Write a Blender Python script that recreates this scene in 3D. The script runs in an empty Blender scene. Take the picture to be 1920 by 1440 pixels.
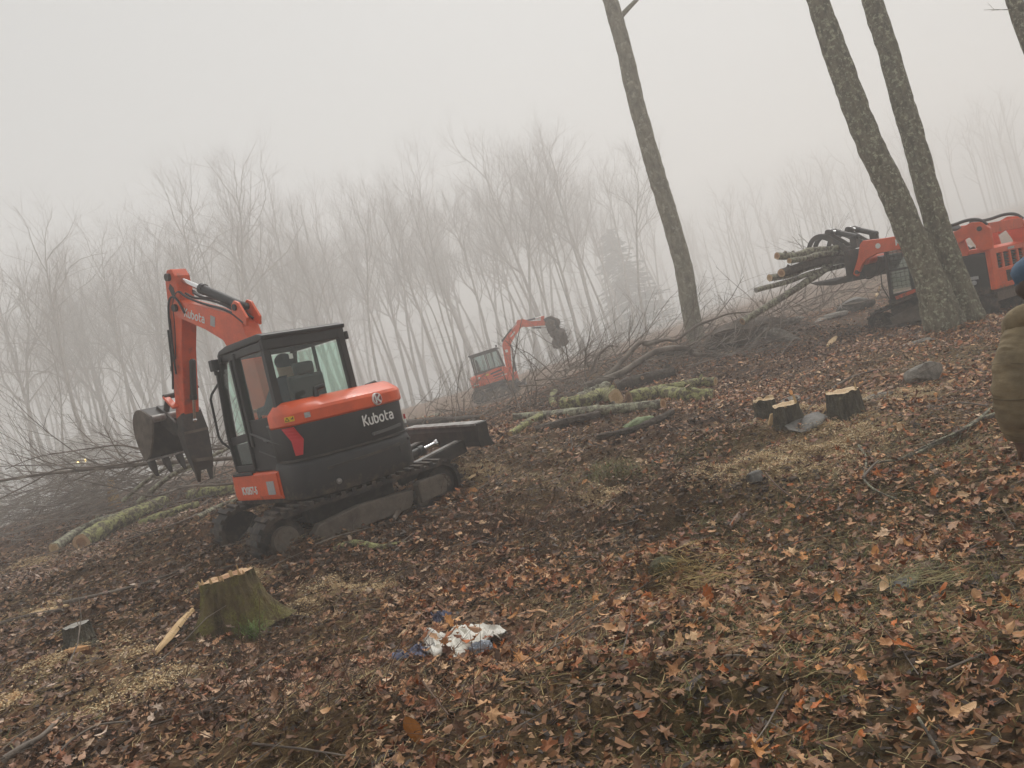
import bpy, bmesh, math, random
import numpy as np
from mathutils import Vector, Matrix, noise as mnoise

random.seed(7)
rng = np.random.default_rng(11)
S = bpy.context.scene
COL = S.collection
rad = math.radians
PI = math.pi

# ------------------------------------------------------------------ camera
EYE = Vector((0, 0, 1.55))
ROLL, PITCH, FPX = rad(16.0), rad(-0.87), 1442.0
FWD = Vector((0, math.cos(PITCH), math.sin(PITCH)))
R0 = Vector((1, 0, 0)); U0 = R0.cross(FWD)
CR = R0 * math.cos(ROLL) - U0 * math.sin(ROLL)
CU = R0 * math.sin(ROLL) + U0 * math.cos(ROLL)
cam_d = bpy.data.cameras.new('camera')
cam = bpy.data.objects.new('camera', cam_d); COL.objects.link(cam)
cam_d.sensor_width = 36.0
cam_d.lens = 36.0 * FPX / 1920.0
cam_d.clip_start = 0.05; cam_d.clip_end = 2000.0
cam.matrix_world = Matrix(((CR.x, CU.x, -FWD.x, EYE.x), (CR.y, CU.y, -FWD.y, EYE.y),
                           (CR.z, CU.z, -FWD.z, EYE.z), (0, 0, 0, 1)))
S.camera = cam

# ------------------------------------------------------------------ sky and light (thick overcast)
SUN_EL, SUN_ROT = rad(54), rad(25)
W = bpy.data.worlds.new('World'); S.world = W; W.use_nodes = True
wn, wl = W.node_tree.nodes, W.node_tree.links
wn.clear()
w_out = wn.new('ShaderNodeOutputWorld'); w_bg = wn.new('ShaderNodeBackground')
w_sky = wn.new('ShaderNodeTexSky'); w_sky.sky_type = 'NISHITA'; w_sky.sun_disc = False
w_sky.sun_elevation = SUN_EL; w_sky.sun_rotation = SUN_ROT
w_sky.air_density = 1.0; w_sky.dust_density = 6.0; w_sky.ozone_density = 0.6
w_hs = wn.new('ShaderNodeHueSaturation'); w_hs.inputs['Saturation'].default_value = 0.12
w_mix = wn.new('ShaderNodeMixRGB'); w_mix.inputs['Fac'].default_value = 0.90
w_mix.inputs['Color2'].default_value = (2.75, 2.79, 2.78, 1)          # the closed cloud layer
wl.new(w_sky.outputs['Color'], w_hs.inputs['Color'])
wl.new(w_hs.outputs['Color'], w_mix.inputs['Color1'])
wl.new(w_mix.outputs['Color'], w_bg.inputs['Color'])
w_bg.inputs['Strength'].default_value = 0.10
wl.new(w_bg.outputs['Background'], w_out.inputs['Surface'])
sun_d = bpy.data.lights.new('sun', 'SUN'); sun_d.energy = 1.5; sun_d.angle = rad(40); sun_d.color = (1, .965, .91)
sun = bpy.data.objects.new('sun', sun_d); COL.objects.link(sun)
_sd = Vector((math.sin(SUN_ROT) * math.cos(SUN_EL), math.cos(SUN_ROT) * math.cos(SUN_EL), math.sin(SUN_EL)))
sun.rotation_euler = _sd.to_track_quat('Z', 'Y').to_euler()
sun.location = (0, 0, 30)
S.view_settings.view_transform = 'Standard'
S.view_settings.look = 'None'
S.view_settings.exposure = 0.97
S.view_settings.gamma = 1.0
S.view_settings.use_curve_mapping = False
S.cycles.volume_bounces = 6
S.cycles.max_bounces = 8
S.cycles.transparent_max_bounces = 16
S.cycles.use_denoising = True
HAZE_DENSITY = 0.0085

# ------------------------------------------------------------------ pixel <-> world
def P(px, py, d):
    return EYE + (FWD + CR * ((px - 960) / FPX) - CU * ((py - 720) / FPX)) * d
def proj(p):
    v = Vector(p) - EYE; d = v.dot(FWD)
    return 960 + FPX * v.dot(CR) / d, 720 - FPX * v.dot(CU) / d, d

# ------------------------------------------------------------------ noise
def _hash(ix, iy, seed):
    h = (ix.astype(np.int64) * 374761393 + iy.astype(np.int64) * 668265263 + seed * 974634777) & 0xffffffff
    h = ((h ^ (h >> 13)) * 1274126177) & 0xffffffff
    return ((h ^ (h >> 16)) & 0xffff) / 65535.0
def vnoise(x, y, seed=0):
    x = np.asarray(x, float); y = np.asarray(y, float)
    ix = np.floor(x); iy = np.floor(y); fx = x - ix; fy = y - iy
    ux = fx * fx * fx * (fx * (fx * 6 - 15) + 10); uy = fy * fy * fy * (fy * (fy * 6 - 15) + 10)
    a = _hash(ix, iy, seed); b = _hash(ix + 1, iy, seed); c = _hash(ix, iy + 1, seed); d = _hash(ix + 1, iy + 1, seed)
    return (a + (b - a) * ux) * (1 - uy) + (c + (d - c) * ux) * uy - 0.5
def fbm(x, y, seed=0, o=3):
    s = 0; a = 1.0
    for i in range(o):
        s = s + a * vnoise(np.asarray(x) * 2 ** i + 17.3 * i, np.asarray(y) * 2 ** i - 9.1 * i, seed + i); a *= .5
    return s

# ------------------------------------------------------------------ terrain height
_cp = []
for px, py, d in [(960, 1440, 3.0), (300, 1440, 3.6), (1600, 1440, 2.7), (870, 1205, 5.0), (450, 1180, 6.5), (150, 1200, 6.6),
                  (100, 1320, 5.0), (1300, 1130, 5.0), (1650, 1010, 5.6), (1250, 930, 8.0), (1590, 785, 9.0), (1740, 712, 10.5),
                  (530, 1040, 8.6), (850, 915, 10.0), (680, 985, 9.2), (640, 890, 11.5), (1000, 830, 11.5), (1200, 752, 14), (1340, 735, 14.5), (960, 800, 14),
                  (160, 1030, 13.5), (370, 945, 15.5), (20, 1010, 17), (1800, 608, 15.2), (1650, 617, 18.3), (1500, 650, 18),
                  (1305, 655, 22), (1100, 690, 25), (930, 750, 37), (930, 760, 31), (920, 775, 25), (1000, 742, 31), (880, 770, 31), (800, 785, 24), (1550, 575, 26), (1630, 565, 28), (1880, 590, 16.5)]:
    _cp.append(tuple(P(px, py, d)))
for x, y, z in [(-9, 0, .1), (9, 0, -.1), (0, -9, 0), (-20, -5, .3), (20, -5, -.2), (-30, 30, .95), (-60, 60, .8), (0, 60, .95), (30, 50, 1.3),
                (60, 60, 1.5), (-120, 60, .5), (0, 120, .8), (-80, 140, .5), (90, 130, 4.0), (130, 60, 3.0), (0, 250, 1), (-250, 100, 0.5),
                (250, 120, 7), (-250, -30, .5), (250, -30, .5), (160, 250, 9), (-160, 250, .5), (28, 22, .1), (24, 12, -.1)]:
    _cp.append((x, y, z))
_cp = np.array(_cp)
def _tpsk(r2): return 0.5 * r2 * np.log(r2 + 1e-9)
_n = len(_cp)
_K = _tpsk(((_cp[:, None, :2] - _cp[None, :, :2]) ** 2).sum(-1)) + np.eye(_n) * 0.6
_Pm = np.concatenate([np.ones((_n, 1)), _cp[:, :2]], 1)
_A = np.block([[_K, _Pm], [_Pm.T, np.zeros((3, 3))]])
_tps = np.linalg.solve(_A, np.concatenate([_cp[:, 2], np.zeros(3)]))
def g_smooth(x, y):
    x = np.asarray(x, float); y = np.asarray(y, float)
    s = _tps[_n] + _tps[_n + 1] * x + _tps[_n + 2] * y
    for i in range(_n):
        s = s + _tps[i] * _tpsk((x - _cp[i, 0]) ** 2 + (y - _cp[i, 1]) ** 2)
    return s
def _ground_hit(fn, px, py):
    d = FWD + CR * ((px - 960) / FPX) - CU * ((py - 720) / FPX)
    t0 = 1.5; prev = None
    ts = np.geomspace(1.5, 120, 900)
    pts = np.array(EYE)[None] + ts[:, None] * np.array(d)[None]
    dz = pts[:, 2] - fn(pts[:, 0], pts[:, 1])
    k = np.argmax(dz < 0)
    if dz[k] >= 0 or ts[k] > 34: return Vector(pts[int(np.searchsorted(ts, 27))])
    if k == 0: return Vector(pts[0])
    f = dz[k - 1] / (dz[k - 1] - dz[k] + 1e-12)
    return Vector(pts[k - 1] + (pts[k] - pts[k - 1]) * f)

# local mounds and hollows of the churned hillside: pixel, radius (m), height (m)
MOUNDS = []
for px, py, r, h in [(500, 1062, .25, .05), (590, 1050, .18, .04), (880, 925, .22, .05), (410, 1050, .3, .06), (1285, 935, .55, .20), (1430, 915, .6, .22), (1265, 1075, .33, .16), (1160, 885, .5, .14), (1195, 1000, .5, -.12),
                     (960, 950, .7, .16), (1300, 1180, .35, .10), (1190, 870, .6, -.12), (700, 1150, .5, .10), (1690, 1100, .3, .08),
                     (1390, 1290, .35, .09), (1200, 1400, .35, -.08), (560, 1420, .35, -.07), (620, 1330, .5, .08), (440, 1180, .55, .06),
                     (330, 1040, .8, -.10), (200, 1090, .7, .10), (1350, 830, .8, .12), (1480, 820, .4, .08), (870, 870, .9, .10),
                     (1430, 640, 1.5, .45), (1330, 700, 1.6, .2), (1150, 705, 1.6, .2), (1240, 660, 2.0, .3), (600, 1060, .7, .12),
                     (1760, 900, .6, .07), (1550, 940, .5, .08), (1820, 1250, .5, .08), (1000, 1330, .4, .09), (250, 1360, .5, .07)]:
    q = _ground_hit(g_smooth, px, py)
    MOUNDS.append((q.x, q.y, r, h))
CHURN = []   # bare churned soil: pixel, radius
for px, py, r in [(300, 1030, 1.8), (560, 1050, 1.6), (120, 1090, 1.6), (700, 1020, 1.5), (880, 880, 2.0), (1000, 860, 1.8), (1240, 930, 1.0),
                  (1400, 900, .8), (1100, 800, 2.0), (450, 980, 2.0), (1200, 1400, .45), (1000, 1000, 1.1), (760, 960, 1.5), (1060, 920, 1.2),
                  (1300, 690, 4), (1150, 720, 3.5), (1180, 1010, .7), (1160, 1330, .5), (240, 1160, 1.0), (1330, 800, 1.4), (650, 1130, .9),
                  (560, 1420, .3), (1290, 1400, .3), (1500, 640, 4), (800, 800, 4), (950, 780, 3), (200, 980, 3.5)]:
    q = _ground_hit(g_smooth, px, py)
    CHURN.append((q.x, q.y, r))
def churn(x, y):
    s = np.zeros(np.shape(x))
    for cx, cy, r in CHURN:
        s = np.maximum(s, np.exp(-(((x - cx) ** 2 + (y - cy) ** 2) / r ** 2) ** 1.5))
    return np.clip(s + .35 * fbm(np.asarray(x) * .9, np.asarray(y) * .9, 91), 0, 1)
def g(x, y):
    x = np.asarray(x, float); y = np.asarray(y, float)
    z = g_smooth(x, y)
    for cx, cy, r, h in MOUNDS:
        z = z + h * np.exp(-((x - cx) ** 2 + (y - cy) ** 2) / r ** 2)
    dist = np.sqrt(x * x + y * y)
    c = churn(x, y)
    fine = np.clip(1.3 - dist / 30, 0, 1)
    z = z + (.10 * fbm(x * .55, y * .55, 3, 2)) * np.clip(1.5 - dist / 60, .3, 1)
    z = z + fine * (.045 + .05 * c) * fbm(x * 2.3, y * 2.3, 5, 2)
    z = z + fine * (.022 + .085 * c) * fbm(x * 7, y * 7, 8, 3)
    return z
def gz(x, y): return float(g(np.array([x]), np.array([y]))[0])
def G(px, py): return _ground_hit(g, px, py)

# ------------------------------------------------------------------ object helpers
def tag(o, label=None, cat=None, group=None, kind=None):
    if label: o['label'] = label
    if cat: o['category'] = cat
    if group: o['group'] = group
    if kind: o['kind'] = kind
    return o
def empty(name, loc=(0, 0, 0), M=None):
    o = bpy.data.objects.new(name, None); COL.objects.link(o)
    o.empty_display_size = .3
    if M is not None: o.matrix_world = M
    else: o.location = loc
    return o
def dup(o, parent=None):
    c = o.copy(); COL.objects.link(c)
    if parent is not None: c.parent = parent
    for ch in o.children: dup(ch, c)
    return c
def frame_of(d, up=Vector((0, 0, 1))):
    d = d.normalized()
    if abs(d.dot(up)) > .97: up = Vector((1, 0, 0))
    s = d.cross(up).normalized()
    return s, s.cross(d).normalized()

class MB:
    """collects shapes, links them as one mesh object"""
    def __init__(self): self.v = []; self.f = []; self.m = []; self.a = []
    def add(self, vs, fs, mat=0, at=None):
        b = len(self.v)
        self.v += [tuple(p) for p in vs]
        self.f += [tuple(i + b for i in q) for q in fs]
        self.m += [mat] * len(fs)
        self.a += list(at) if at is not None else [1.0] * len(vs)
    def box(self, c, s, R=None, mat=0):
        c = Vector(c); h = Vector(s) * .5
        vs = [Vector((x * h.x, y * h.y, z * h.z)) for x in (-1, 1) for y in (-1, 1) for z in (-1, 1)]
        vs = [c + (R @ p if R is not None else p) for p in vs]
        self.add(vs, [(0, 1, 3, 2), (4, 6, 7, 5), (0, 4, 5, 1), (2, 3, 7, 6), (0, 2, 6, 4), (1, 5, 7, 3)], mat)
        return self
    def bar(self, p0, p1, w, h, up=Vector((0, 0, 1)), mat=0):
        p0 = Vector(p0); p1 = Vector(p1); d = p1 - p0
        s, u = frame_of(d, Vector(up))
        R = Matrix((s, d.normalized(), u)).transposed()
        return self.box((p0 + p1) / 2, (w, d.length, h), R, mat)
    def tube(self, pts, rs, n=8, caps=True, mat=0, capmat=None, wob=0.0, seed=0, ring=False):
        pts = [Vector(p) for p in pts]
        if not hasattr(rs, '__len__'): rs = [rs] * len(pts)
        vs = []; fs = []; k = len(pts)
        up = Vector((0, 0, 1)); s = None
        for i, p in enumerate(pts):
            d = (pts[min(i + 1, k - 1)] - pts[max(i - 1, 0)])
            if d.length < 1e-9: d = Vector((0, 0, 1))
            d.normalize()
            if s is None: s, u = frame_of(d)
            else:
                s = (s - d * s.dot(d))
                if s.length < 1e-6: s, u = frame_of(d)
                s.normalize(); u = s.cross(d)
            for j in range(n):
                a = 2 * PI * j / n
                r = rs[i]
                if wob: r *= 1 + wob * (mnoise.noise(Vector((math.cos(a) * 1.7, math.sin(a) * 1.7, i * .45 + seed * 7.7))) + .5 * mnoise.noise(Vector((math.cos(a) * 4, math.sin(a) * 4, i * 1.1 + seed * 3.1))))
                vs.append(p + (s * math.cos(a) + u * math.sin(a)) * r)
        for i in range(k - 1):
            for j in range(n):
                j2 = (j + 1) % n
                fs.append((i * n + j, i * n + j2, (i + 1) * n + j2, (i + 1) * n + j))
        self.add(vs, fs, mat)
        if caps:
            cm = mat if capmat is None else capmat
            for e, base in ((0, 0), (1, (k - 1) * n)):
                rim = [vs[base + j] for j in range(n)]
                c = sum((Vector(q) for q in rim), Vector()) / n
                cv = [c]; at = [0.0]
                for fr in ((.33, .66, 1.0) if ring else (1.0,)):
                    cv += [c.lerp(q, fr) for q in rim]; at += [fr] * n
                cf = []
                for j in range(n):
                    j2 = (j + 1) % n
                    t = (0, 1 + j2, 1 + j) if e == 0 else (0, 1 + j, 1 + j2)
                    cf.append(t)
                    for q in range(2 if ring else 0):
                        A, B = 1 + q * n, 1 + (q + 1) * n
                        cf.append((A + j, A + j2, B + j2, B + j) if e == 0 else (A + j2, A + j, B + j, B + j2))
                self.add(cv, cf, cm, at)
        return self
    def cyl(self, p0, p1, r, r1=None, n=14, mat=0): return self.tube([p0, p1], [r, r if r1 is None else r1], n, True, mat)
    def prism(self, poly, axis, lo, hi, mat=0, shrink=None):
        """poly of 2D points extruded along axis x:(y,z) y:(x,z) z:(x,y)"""
        def mk(p, t):
            return {'x': (t, p[0], p[1]), 'y': (p[0], t, p[1]), 'z': (p[0], p[1], t)}[axis]
        n = len(poly)
        vs = [mk(p, lo) for p in poly] + [mk(p, hi) for p in poly]
        fs = [(i, (i + 1) % n, n + (i + 1) % n, n + i) for i in range(n)]
        fs += [tuple(range(n - 1, -1, -1)), tuple(range(n, 2 * n))]
        self.add(vs, fs, mat); return self
    def loft(self, rings, caps=True, closed=True, mat=0):
        n = len(rings[0]); vs = [p for r in rings for p in r]; fs = []
        for i in range(len(rings) - 1):
            for j in range(n if closed else n - 1):
                j2 = (j + 1) % n
                fs.append((i * n + j, i * n + j2, (i + 1) * n + j2, (i + 1) * n + j))
        if caps: fs += [tuple(range(n - 1, -1, -1)), tuple(range((len(rings) - 1) * n, len(rings) * n))]
        self.add(vs, fs, mat); return self
    def blob(self, c, s, nu=10, nv=7, wob=.0, seed=0, mat=0, flat=None):
        c = Vector(c); vs = []; fs = []
        for i in range(nv + 1):
            th = PI * i / nv
            for j in range(nu):
                ph = 2 * PI * j / nu
                q = Vector((math.sin(th) * math.cos(ph), math.sin(th) * math.sin(ph), math.cos(th)))
                k = 1 + wob * (mnoise.noise(q * 1.6 + Vector((seed, seed * .7, 0))) + .5 * mnoise.noise(q * 4 + Vector((seed, 0, 0))))
                vs.append(c + Vector((q.x * s[0], q.y * s[1], q.z * s[2])) * k)
        for i in range(nv):
            for j in range(nu):
                j2 = (j + 1) % nu
                fs.append((i * nu + j, (i + 1) * nu + j, (i + 1) * nu + j2, i * nu + j2))
        self.add(vs, fs, mat); return self
    def build(self, name, mats, parent=None, M=None, smooth=None, bevel=0, seg=2, ring=False, weld=False):
        me = bpy.data.meshes.new(name)
        vs = [M @ Vector(p) for p in self.v] if M is not None else self.v
        me.from_pydata([tuple(p) for p in vs], [], self.f)
        for mt in (mats if isinstance(mats, (list, tuple)) else [mats]): me.materials.append(mt)
        if isinstance(mats, (list, tuple)): me.polygons.foreach_set('material_index', self.m)
        if ring:
            at = me.attributes.new('ring', 'FLOAT', 'POINT'); at.data.foreach_set('value', self.a)
        me.update()
        bm = bmesh.new(); bm.from_mesh(me)
        if weld: bmesh.ops.remove_doubles(bm, verts=bm.verts, dist=1e-5)
        bmesh.ops.recalc_face_normals(bm, faces=bm.faces)
        if bevel:
            eds = [e for e in bm.edges if len(e.link_faces) == 2 and e.calc_face_angle(0) > .5]
            bmesh.ops.bevel(bm, geom=eds, offset=bevel, segments=seg, profile=.6, affect='EDGES', clamp_overlap=True)
        bm.to_mesh(me); bm.free()
        if smooth is not None:
            me.polygons.foreach_set('use_smooth', [True] * len(me.polygons))
            me.set_sharp_from_angle(angle=rad(smooth))
        o = bpy.data.objects.new(name, me); COL.objects.link(o)
        if parent is not None: o.parent = parent
        return o

def np_mesh(name, verts, faces, mats, attrs=None, colors=None, smooth=False):
    """verts (N,3), faces (F,3 or 4) numpy -> object"""
    me = bpy.data.meshes.new(name)
    nf, k = faces.shape
    me.vertices.add(len(verts)); me.vertices.foreach_set('co', np.ascontiguousarray(verts, np.float32).ravel())
    me.loops.add(nf * k); me.loops.foreach_set('vertex_index', np.ascontiguousarray(faces, np.int32).ravel())
    me.polygons.add(nf); me.polygons.foreach_set('loop_start', np.arange(0, nf * k, k, dtype=np.int32))
    for mt in (mats if isinstance(mats, (list, tuple)) else [mats]): me.materials.append(mt)
    if smooth: me.polygons.foreach_set('use_smooth', np.ones(nf, bool))
    for nm, arr in (attrs or {}).items():
        a = me.attributes.new(nm, 'FLOAT', 'POINT'); a.data.foreach_set('value', np.ascontiguousarray(arr, np.float32))
    for nm, arr in (colors or {}).items():
        a = me.attributes.new(nm, 'FLOAT_COLOR', 'POINT')
        c4 = np.concatenate([arr, np.ones((len(arr), 1))], 1) if arr.shape[1] == 3 else arr
        a.data.foreach_set('color', np.ascontiguousarray(c4, np.float32).ravel())
    me.update(calc_edges=True); me.validate()
    o = bpy.data.objects.new(name, me); COL.objects.link(o)
    return o

# ------------------------------------------------------------------ materials
def _nt(name):
    m = bpy.data.materials.new(name); m.use_nodes = True
    nt = m.node_tree; b = nt.nodes['Principled BSDF']
    return m, nt, b
def _coords(nt, kind='Object', scale=(1, 1, 1)):
    tc = nt.nodes.new('ShaderNodeTexCoord'); mp = nt.nodes.new('ShaderNodeMapping')
    mp.inputs['Scale'].default_value = scale
    nt.links.new(tc.outputs[kind], mp.inputs['Vector'])
    return mp.outputs['Vector']
def _noise(nt, vec, scale, detail=4, rough=.6):
    n = nt.nodes.new('ShaderNodeTexNoise'); n.inputs['Scale'].default_value = scale
    n.inputs['Detail'].default_value = detail; n.inputs['Roughness'].default_value = rough
    nt.links.new(vec, n.inputs['Vector']); return n.outputs['Fac']
def _ramp(nt, fac, stops, interp='LINEAR'):
    r = nt.nodes.new('ShaderNodeValToRGB'); r.color_ramp.interpolation = interp
    el = r.color_ramp.elements
    while len(el) < len(stops): el.new(.5)
    for e, (p, c) in zip(el, stops):
        e.position = p; e.color = (*c, 1) if len(c) == 3 else c
    nt.links.new(fac, r.inputs['Fac']); return r.outputs['Color']
def _mixc(nt, fac, a, b, mode='MIX'):
    n = nt.nodes.new('ShaderNodeMixRGB'); n.blend_type = mode
    for s, v in ((n.inputs['Fac'], fac), (n.inputs['Color1'], a), (n.inputs['Color2'], b)):
        if isinstance(v, (int, float)): s.default_value = v
        elif isinstance(v, tuple): s.default_value = (*v, 1)
        else: nt.links.new(v, s)
    return n.outputs['Color']
def _math(nt, op, a, b=0.0):
    n = nt.nodes.new('ShaderNodeMath'); n.operation = op
    for s, v in zip(n.inputs, (a, b)):
        if isinstance(v, (int, float)): s.default_value = v
        else: nt.links.new(v, s)
    return n.outputs[0]
def _bump(nt, b, h, strength=.4, dist=.02):
    n = nt.nodes.new('ShaderNodeBump'); n.inputs['Strength'].default_value = strength; n.inputs['Distance'].default_value = dist
    nt.links.new(h, n.inputs['Height']); nt.links.new(n.outputs['Normal'], b.inputs['Normal'])
def mat(name, c, rough=.6, metal=0.0, c2=None, ns=6.0, lo=.4, hi=.65, bump=0, bs=40, bd=.01, spec=.5, coat=0, rvar=0, stretch=(1, 1, 1)):
    m, nt, b = _nt(name)
    v = _coords(nt, scale=stretch)
    if c2 is not None:
        f = _noise(nt, v, ns, 6, .65)
        nt.links.new(_ramp(nt, f, [(lo, c), (hi, c2)]), b.inputs['Base Color'])
    else: b.inputs['Base Color'].default_value = (*c, 1)
    if rvar:
        f = _noise(nt, v, ns * 2.3, 4)
        nt.links.new(_math(nt, 'ADD', _math(nt, 'MULTIPLY', f, rvar), rough - rvar / 2), b.inputs['Roughness'])
    else: b.inputs['Roughness'].default_value = rough
    b.inputs['Metallic'].default_value = metal
    b.inputs['Specular IOR Level'].default_value = spec
    b.inputs['Coat Weight'].default_value = coat
    if bump: _bump(nt, b, _noise(nt, v, bs, 6, .65), bump, bd)
    return m
def mat_attr(name, attr, rough=.55, spec=.4, ns=30, var=.5, trans=0.0):
    """colour of each leaf or blade comes from an attribute, with a blotchy grain on top"""
    m, nt, b = _nt(name)
    a = nt.nodes.new('ShaderNodeAttribute'); a.attribute_name = attr
    f = _noise(nt, _coords(nt), ns, 3)
    k = _ramp(nt, f, [(.3, (1 - var,) * 3), (.7, (1 + var * .4,) * 3)])
    nt.links.new(_mixc(nt, 1.0, a.outputs['Color'], k, 'MULTIPLY'), b.inputs['Base Color'])
    b.inputs['Roughness'].default_value = rough; b.inputs['Specular IOR Level'].default_value = spec
    return m
def mat_bark(name, dark, light, moss, moss_lo=.5, moss_hi=.62, stretch=(1, 1, .25), scale=9, bump=.7, ms=3.0):
    m, nt, b = _nt(name)
    v = _coords(nt, scale=stretch); v2 = _coords(nt)
    f = _noise(nt, v, scale, 8, .7)
    c = _ramp(nt, f, [(.36, dark), (.62, light)])
    mf = _ramp(nt, _noise(nt, v2, ms, 9, .72), [(moss_lo, (0, 0, 0)), (moss_hi, (1, 1, 1))])
    fine = _ramp(nt, _noise(nt, v2, 60, 3), [(.3, tuple(x * .55 for x in moss)), (.7, tuple(min(1, x * 1.35) for x in moss))])
    nt.links.new(_mixc(nt, mf, c, fine), b.inputs['Base Color'])
    b.inputs['Roughness'].default_value = .8; b.inputs['Specular IOR Level'].default_value = .3
    h = _math(nt, 'ADD', f, _math(nt, 'MULTIPLY', _noise(nt, v2, 45, 4), .35))
    _bump(nt, b, h, bump, .05)
    return m

def make_soil():
    m, nt, b = _nt('soil_and_litter')
    v = _coords(nt)
    at = nt.nodes.new('ShaderNodeAttribute'); at.attribute_name = 'churn'
    big = _noise(nt, v, 1.1, 6, .65)
    soil = _ramp(nt, _noise(nt, v, 9, 8, .72), [(.34, (.030, .014, .007)), (.5, (.10, .050, .024)), (.70, (.24, .13, .063))])
    vo = nt.nodes.new('ShaderNodeTexVoronoi'); vo.inputs['Scale'].default_value = 11; vo.inputs['Randomness'].default_value = 1
    nt.links.new(v, vo.inputs['Vector'])
    sep = nt.nodes.new('ShaderNodeSeparateColor'); nt.links.new(vo.outputs['Color'], sep.inputs['Color'])
    litter = _ramp(nt, sep.outputs[0], [(.0, (.05, .027, .016)), (.35, (.13, .064, .034)), (.6, (.21, .105, .056)), (.82, (.30, .17, .098)), (1, (.42, .27, .17))])
    straw = _ramp(nt, _noise(nt, v, 22, 6, .7), [(.4, (.05, .034, .014)), (.65, (.16, .12, .045))])
    lit2 = _mixc(nt, _ramp(nt, big, [(.52, (0, 0, 0)), (.66, (.7, .7, .7))]), litter, straw)
    fac = _math(nt, 'MULTIPLY', at.outputs['Fac'], 1.0)
    nz = _math(nt, 'ADD', fac, _math(nt, 'MULTIPLY', _math(nt, 'SUBTRACT', _noise(nt, v, 5, 6, .7), .5), 1.4))
    f2 = _ramp(nt, nz, [(.25, (0, 0, 0)), (.6, (1, 1, 1))])
    st = nt.nodes.new('ShaderNodeAttribute'); st.attribute_name = 'straw'
    gr_ = nt.nodes.new('ShaderNodeAttribute'); gr_.attribute_name = 'green'
    strawc = _ramp(nt, _noise(nt, v, 34, 6, .75), [(.38, (.065, .040, .015)), (.55, (.21, .135, .048)), (.7, (.38, .26, .10))])
    greenc = _ramp(nt, _noise(nt, v, 30, 6, .75), [(.38, (.045, .036, .011)), (.55, (.13, .11, .032)), (.7, (.25, .21, .065))])
    cc = _mixc(nt, f2, lit2, soil)
    cc = _mixc(nt, _math(nt, 'MULTIPLY', st.outputs['Fac'], .75), cc, strawc)
    cc = _mixc(nt, _math(nt, 'MULTIPLY', gr_.outputs['Fac'], .5), cc, greenc)
    du = nt.nodes.new('ShaderNodeAttribute'); du.attribute_name = 'dust'
    dustc = _ramp(nt, _noise(nt, v, 50, 5, .7), [(.35, (.22, .14, .07)), (.6, (.50, .36, .19)), (.75, (.62, .48, .29))])
    dm = _ramp(nt, _math(nt, 'ADD', _math(nt, 'MULTIPLY', du.outputs['Fac'], 1.0), _math(nt, 'MULTIPLY', _math(nt, 'SUBTRACT', _noise(nt, v, 12, 6, .7), .5), 1.3)), [(.38, (0, 0, 0)), (.62, (1, 1, 1))])
    cc = _mixc(nt, dm, cc, dustc)
    nt.links.new(cc, b.inputs['Base Color'])
    b.inputs['Roughness'].default_value = .8; b.inputs['Specular IOR Level'].default_value = .18
    h = _math(nt, 'ADD', _noise(nt, v, 45, 9, .8), _math(nt, 'MULTIPLY', _noise(nt, v, 8, 4), .8))
    _bump(nt, b, h, 1.0, .07)
    return m
def make_cutwood(name, heart, sap, rim):
    m, nt, b = _nt(name)
    at = nt.nodes.new('ShaderNodeAttribute'); at.attribute_name = 'ring'
    v = _coords(nt)
    r = _math(nt, 'ADD', at.outputs['Fac'], _math(nt, 'MULTIPLY', _math(nt, 'SUBTRACT', _noise(nt, v, 14, 3), .5), .22))
    base = _ramp(nt, r, [(0, heart), (.5, heart), (.66, sap), (.95, sap), (1, rim)])
    rings = _math(nt, 'SINE', _math(nt, 'MULTIPLY', r, 42.0))
    k = _ramp(nt, _math(nt, 'ADD', _math(nt, 'MULTIPLY', rings, .5), .5), [(0, (.8, .8, .8)), (1, (1.05, 1.05, 1.05))])
    sp = _ramp(nt, _noise(nt, v, 60, 4), [(.3, (.7, .7, .7)), (.7, (1.1, 1.1, 1.1))])
    nt.links.new(_mixc(nt, 1, _mixc(nt, 1, base, k, 'MULTIPLY'), sp, 'MULTIPLY'), b.inputs['Base Color'])
    b.inputs['Roughness'].default_value = .7
    _bump(nt, b, _noise(nt, v, 70, 4), .5, .01)
    return m
def make_glass(name, tint, clear=.86):
    m = bpy.data.materials.new(name); m.use_nodes = True; nt = m.node_tree; nt.nodes.clear()
    out = nt.nodes.new('ShaderNodeOutputMaterial'); tr = nt.nodes.new('ShaderNodeBsdfTransparent'); gl = nt.nodes.new('ShaderNodeBsdfGlossy')
    tr.inputs['Color'].default_value = (*tint, 1); gl.inputs['Roughness'].default_value = .06
    mx = nt.nodes.new('ShaderNodeMixShader'); fr = nt.nodes.new('ShaderNodeLayerWeight'); fr.inputs['Blend'].default_value = .5
    fac = _math(nt, 'ADD', _math(nt, 'MULTIPLY', _math(nt, 'POWER', fr.outputs['Facing'], 4.0), .55), .035)
    nt.links.new(fac, mx.inputs['Fac']); nt.links.new(tr.outputs[0], mx.inputs[1]); nt.links.new(gl.outputs[0], mx.inputs[2])
    nt.links.new(mx.outputs[0], out.inputs['Surface'])
    return m
def make_emit(name, c, s):
    m, nt, b = _nt(name)
    b.inputs['Base Color'].default_value = (*c, 1); b.inputs['Emission Color'].default_value = (*c, 1); b.inputs['Emission Strength'].default_value = s
    return m

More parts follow.
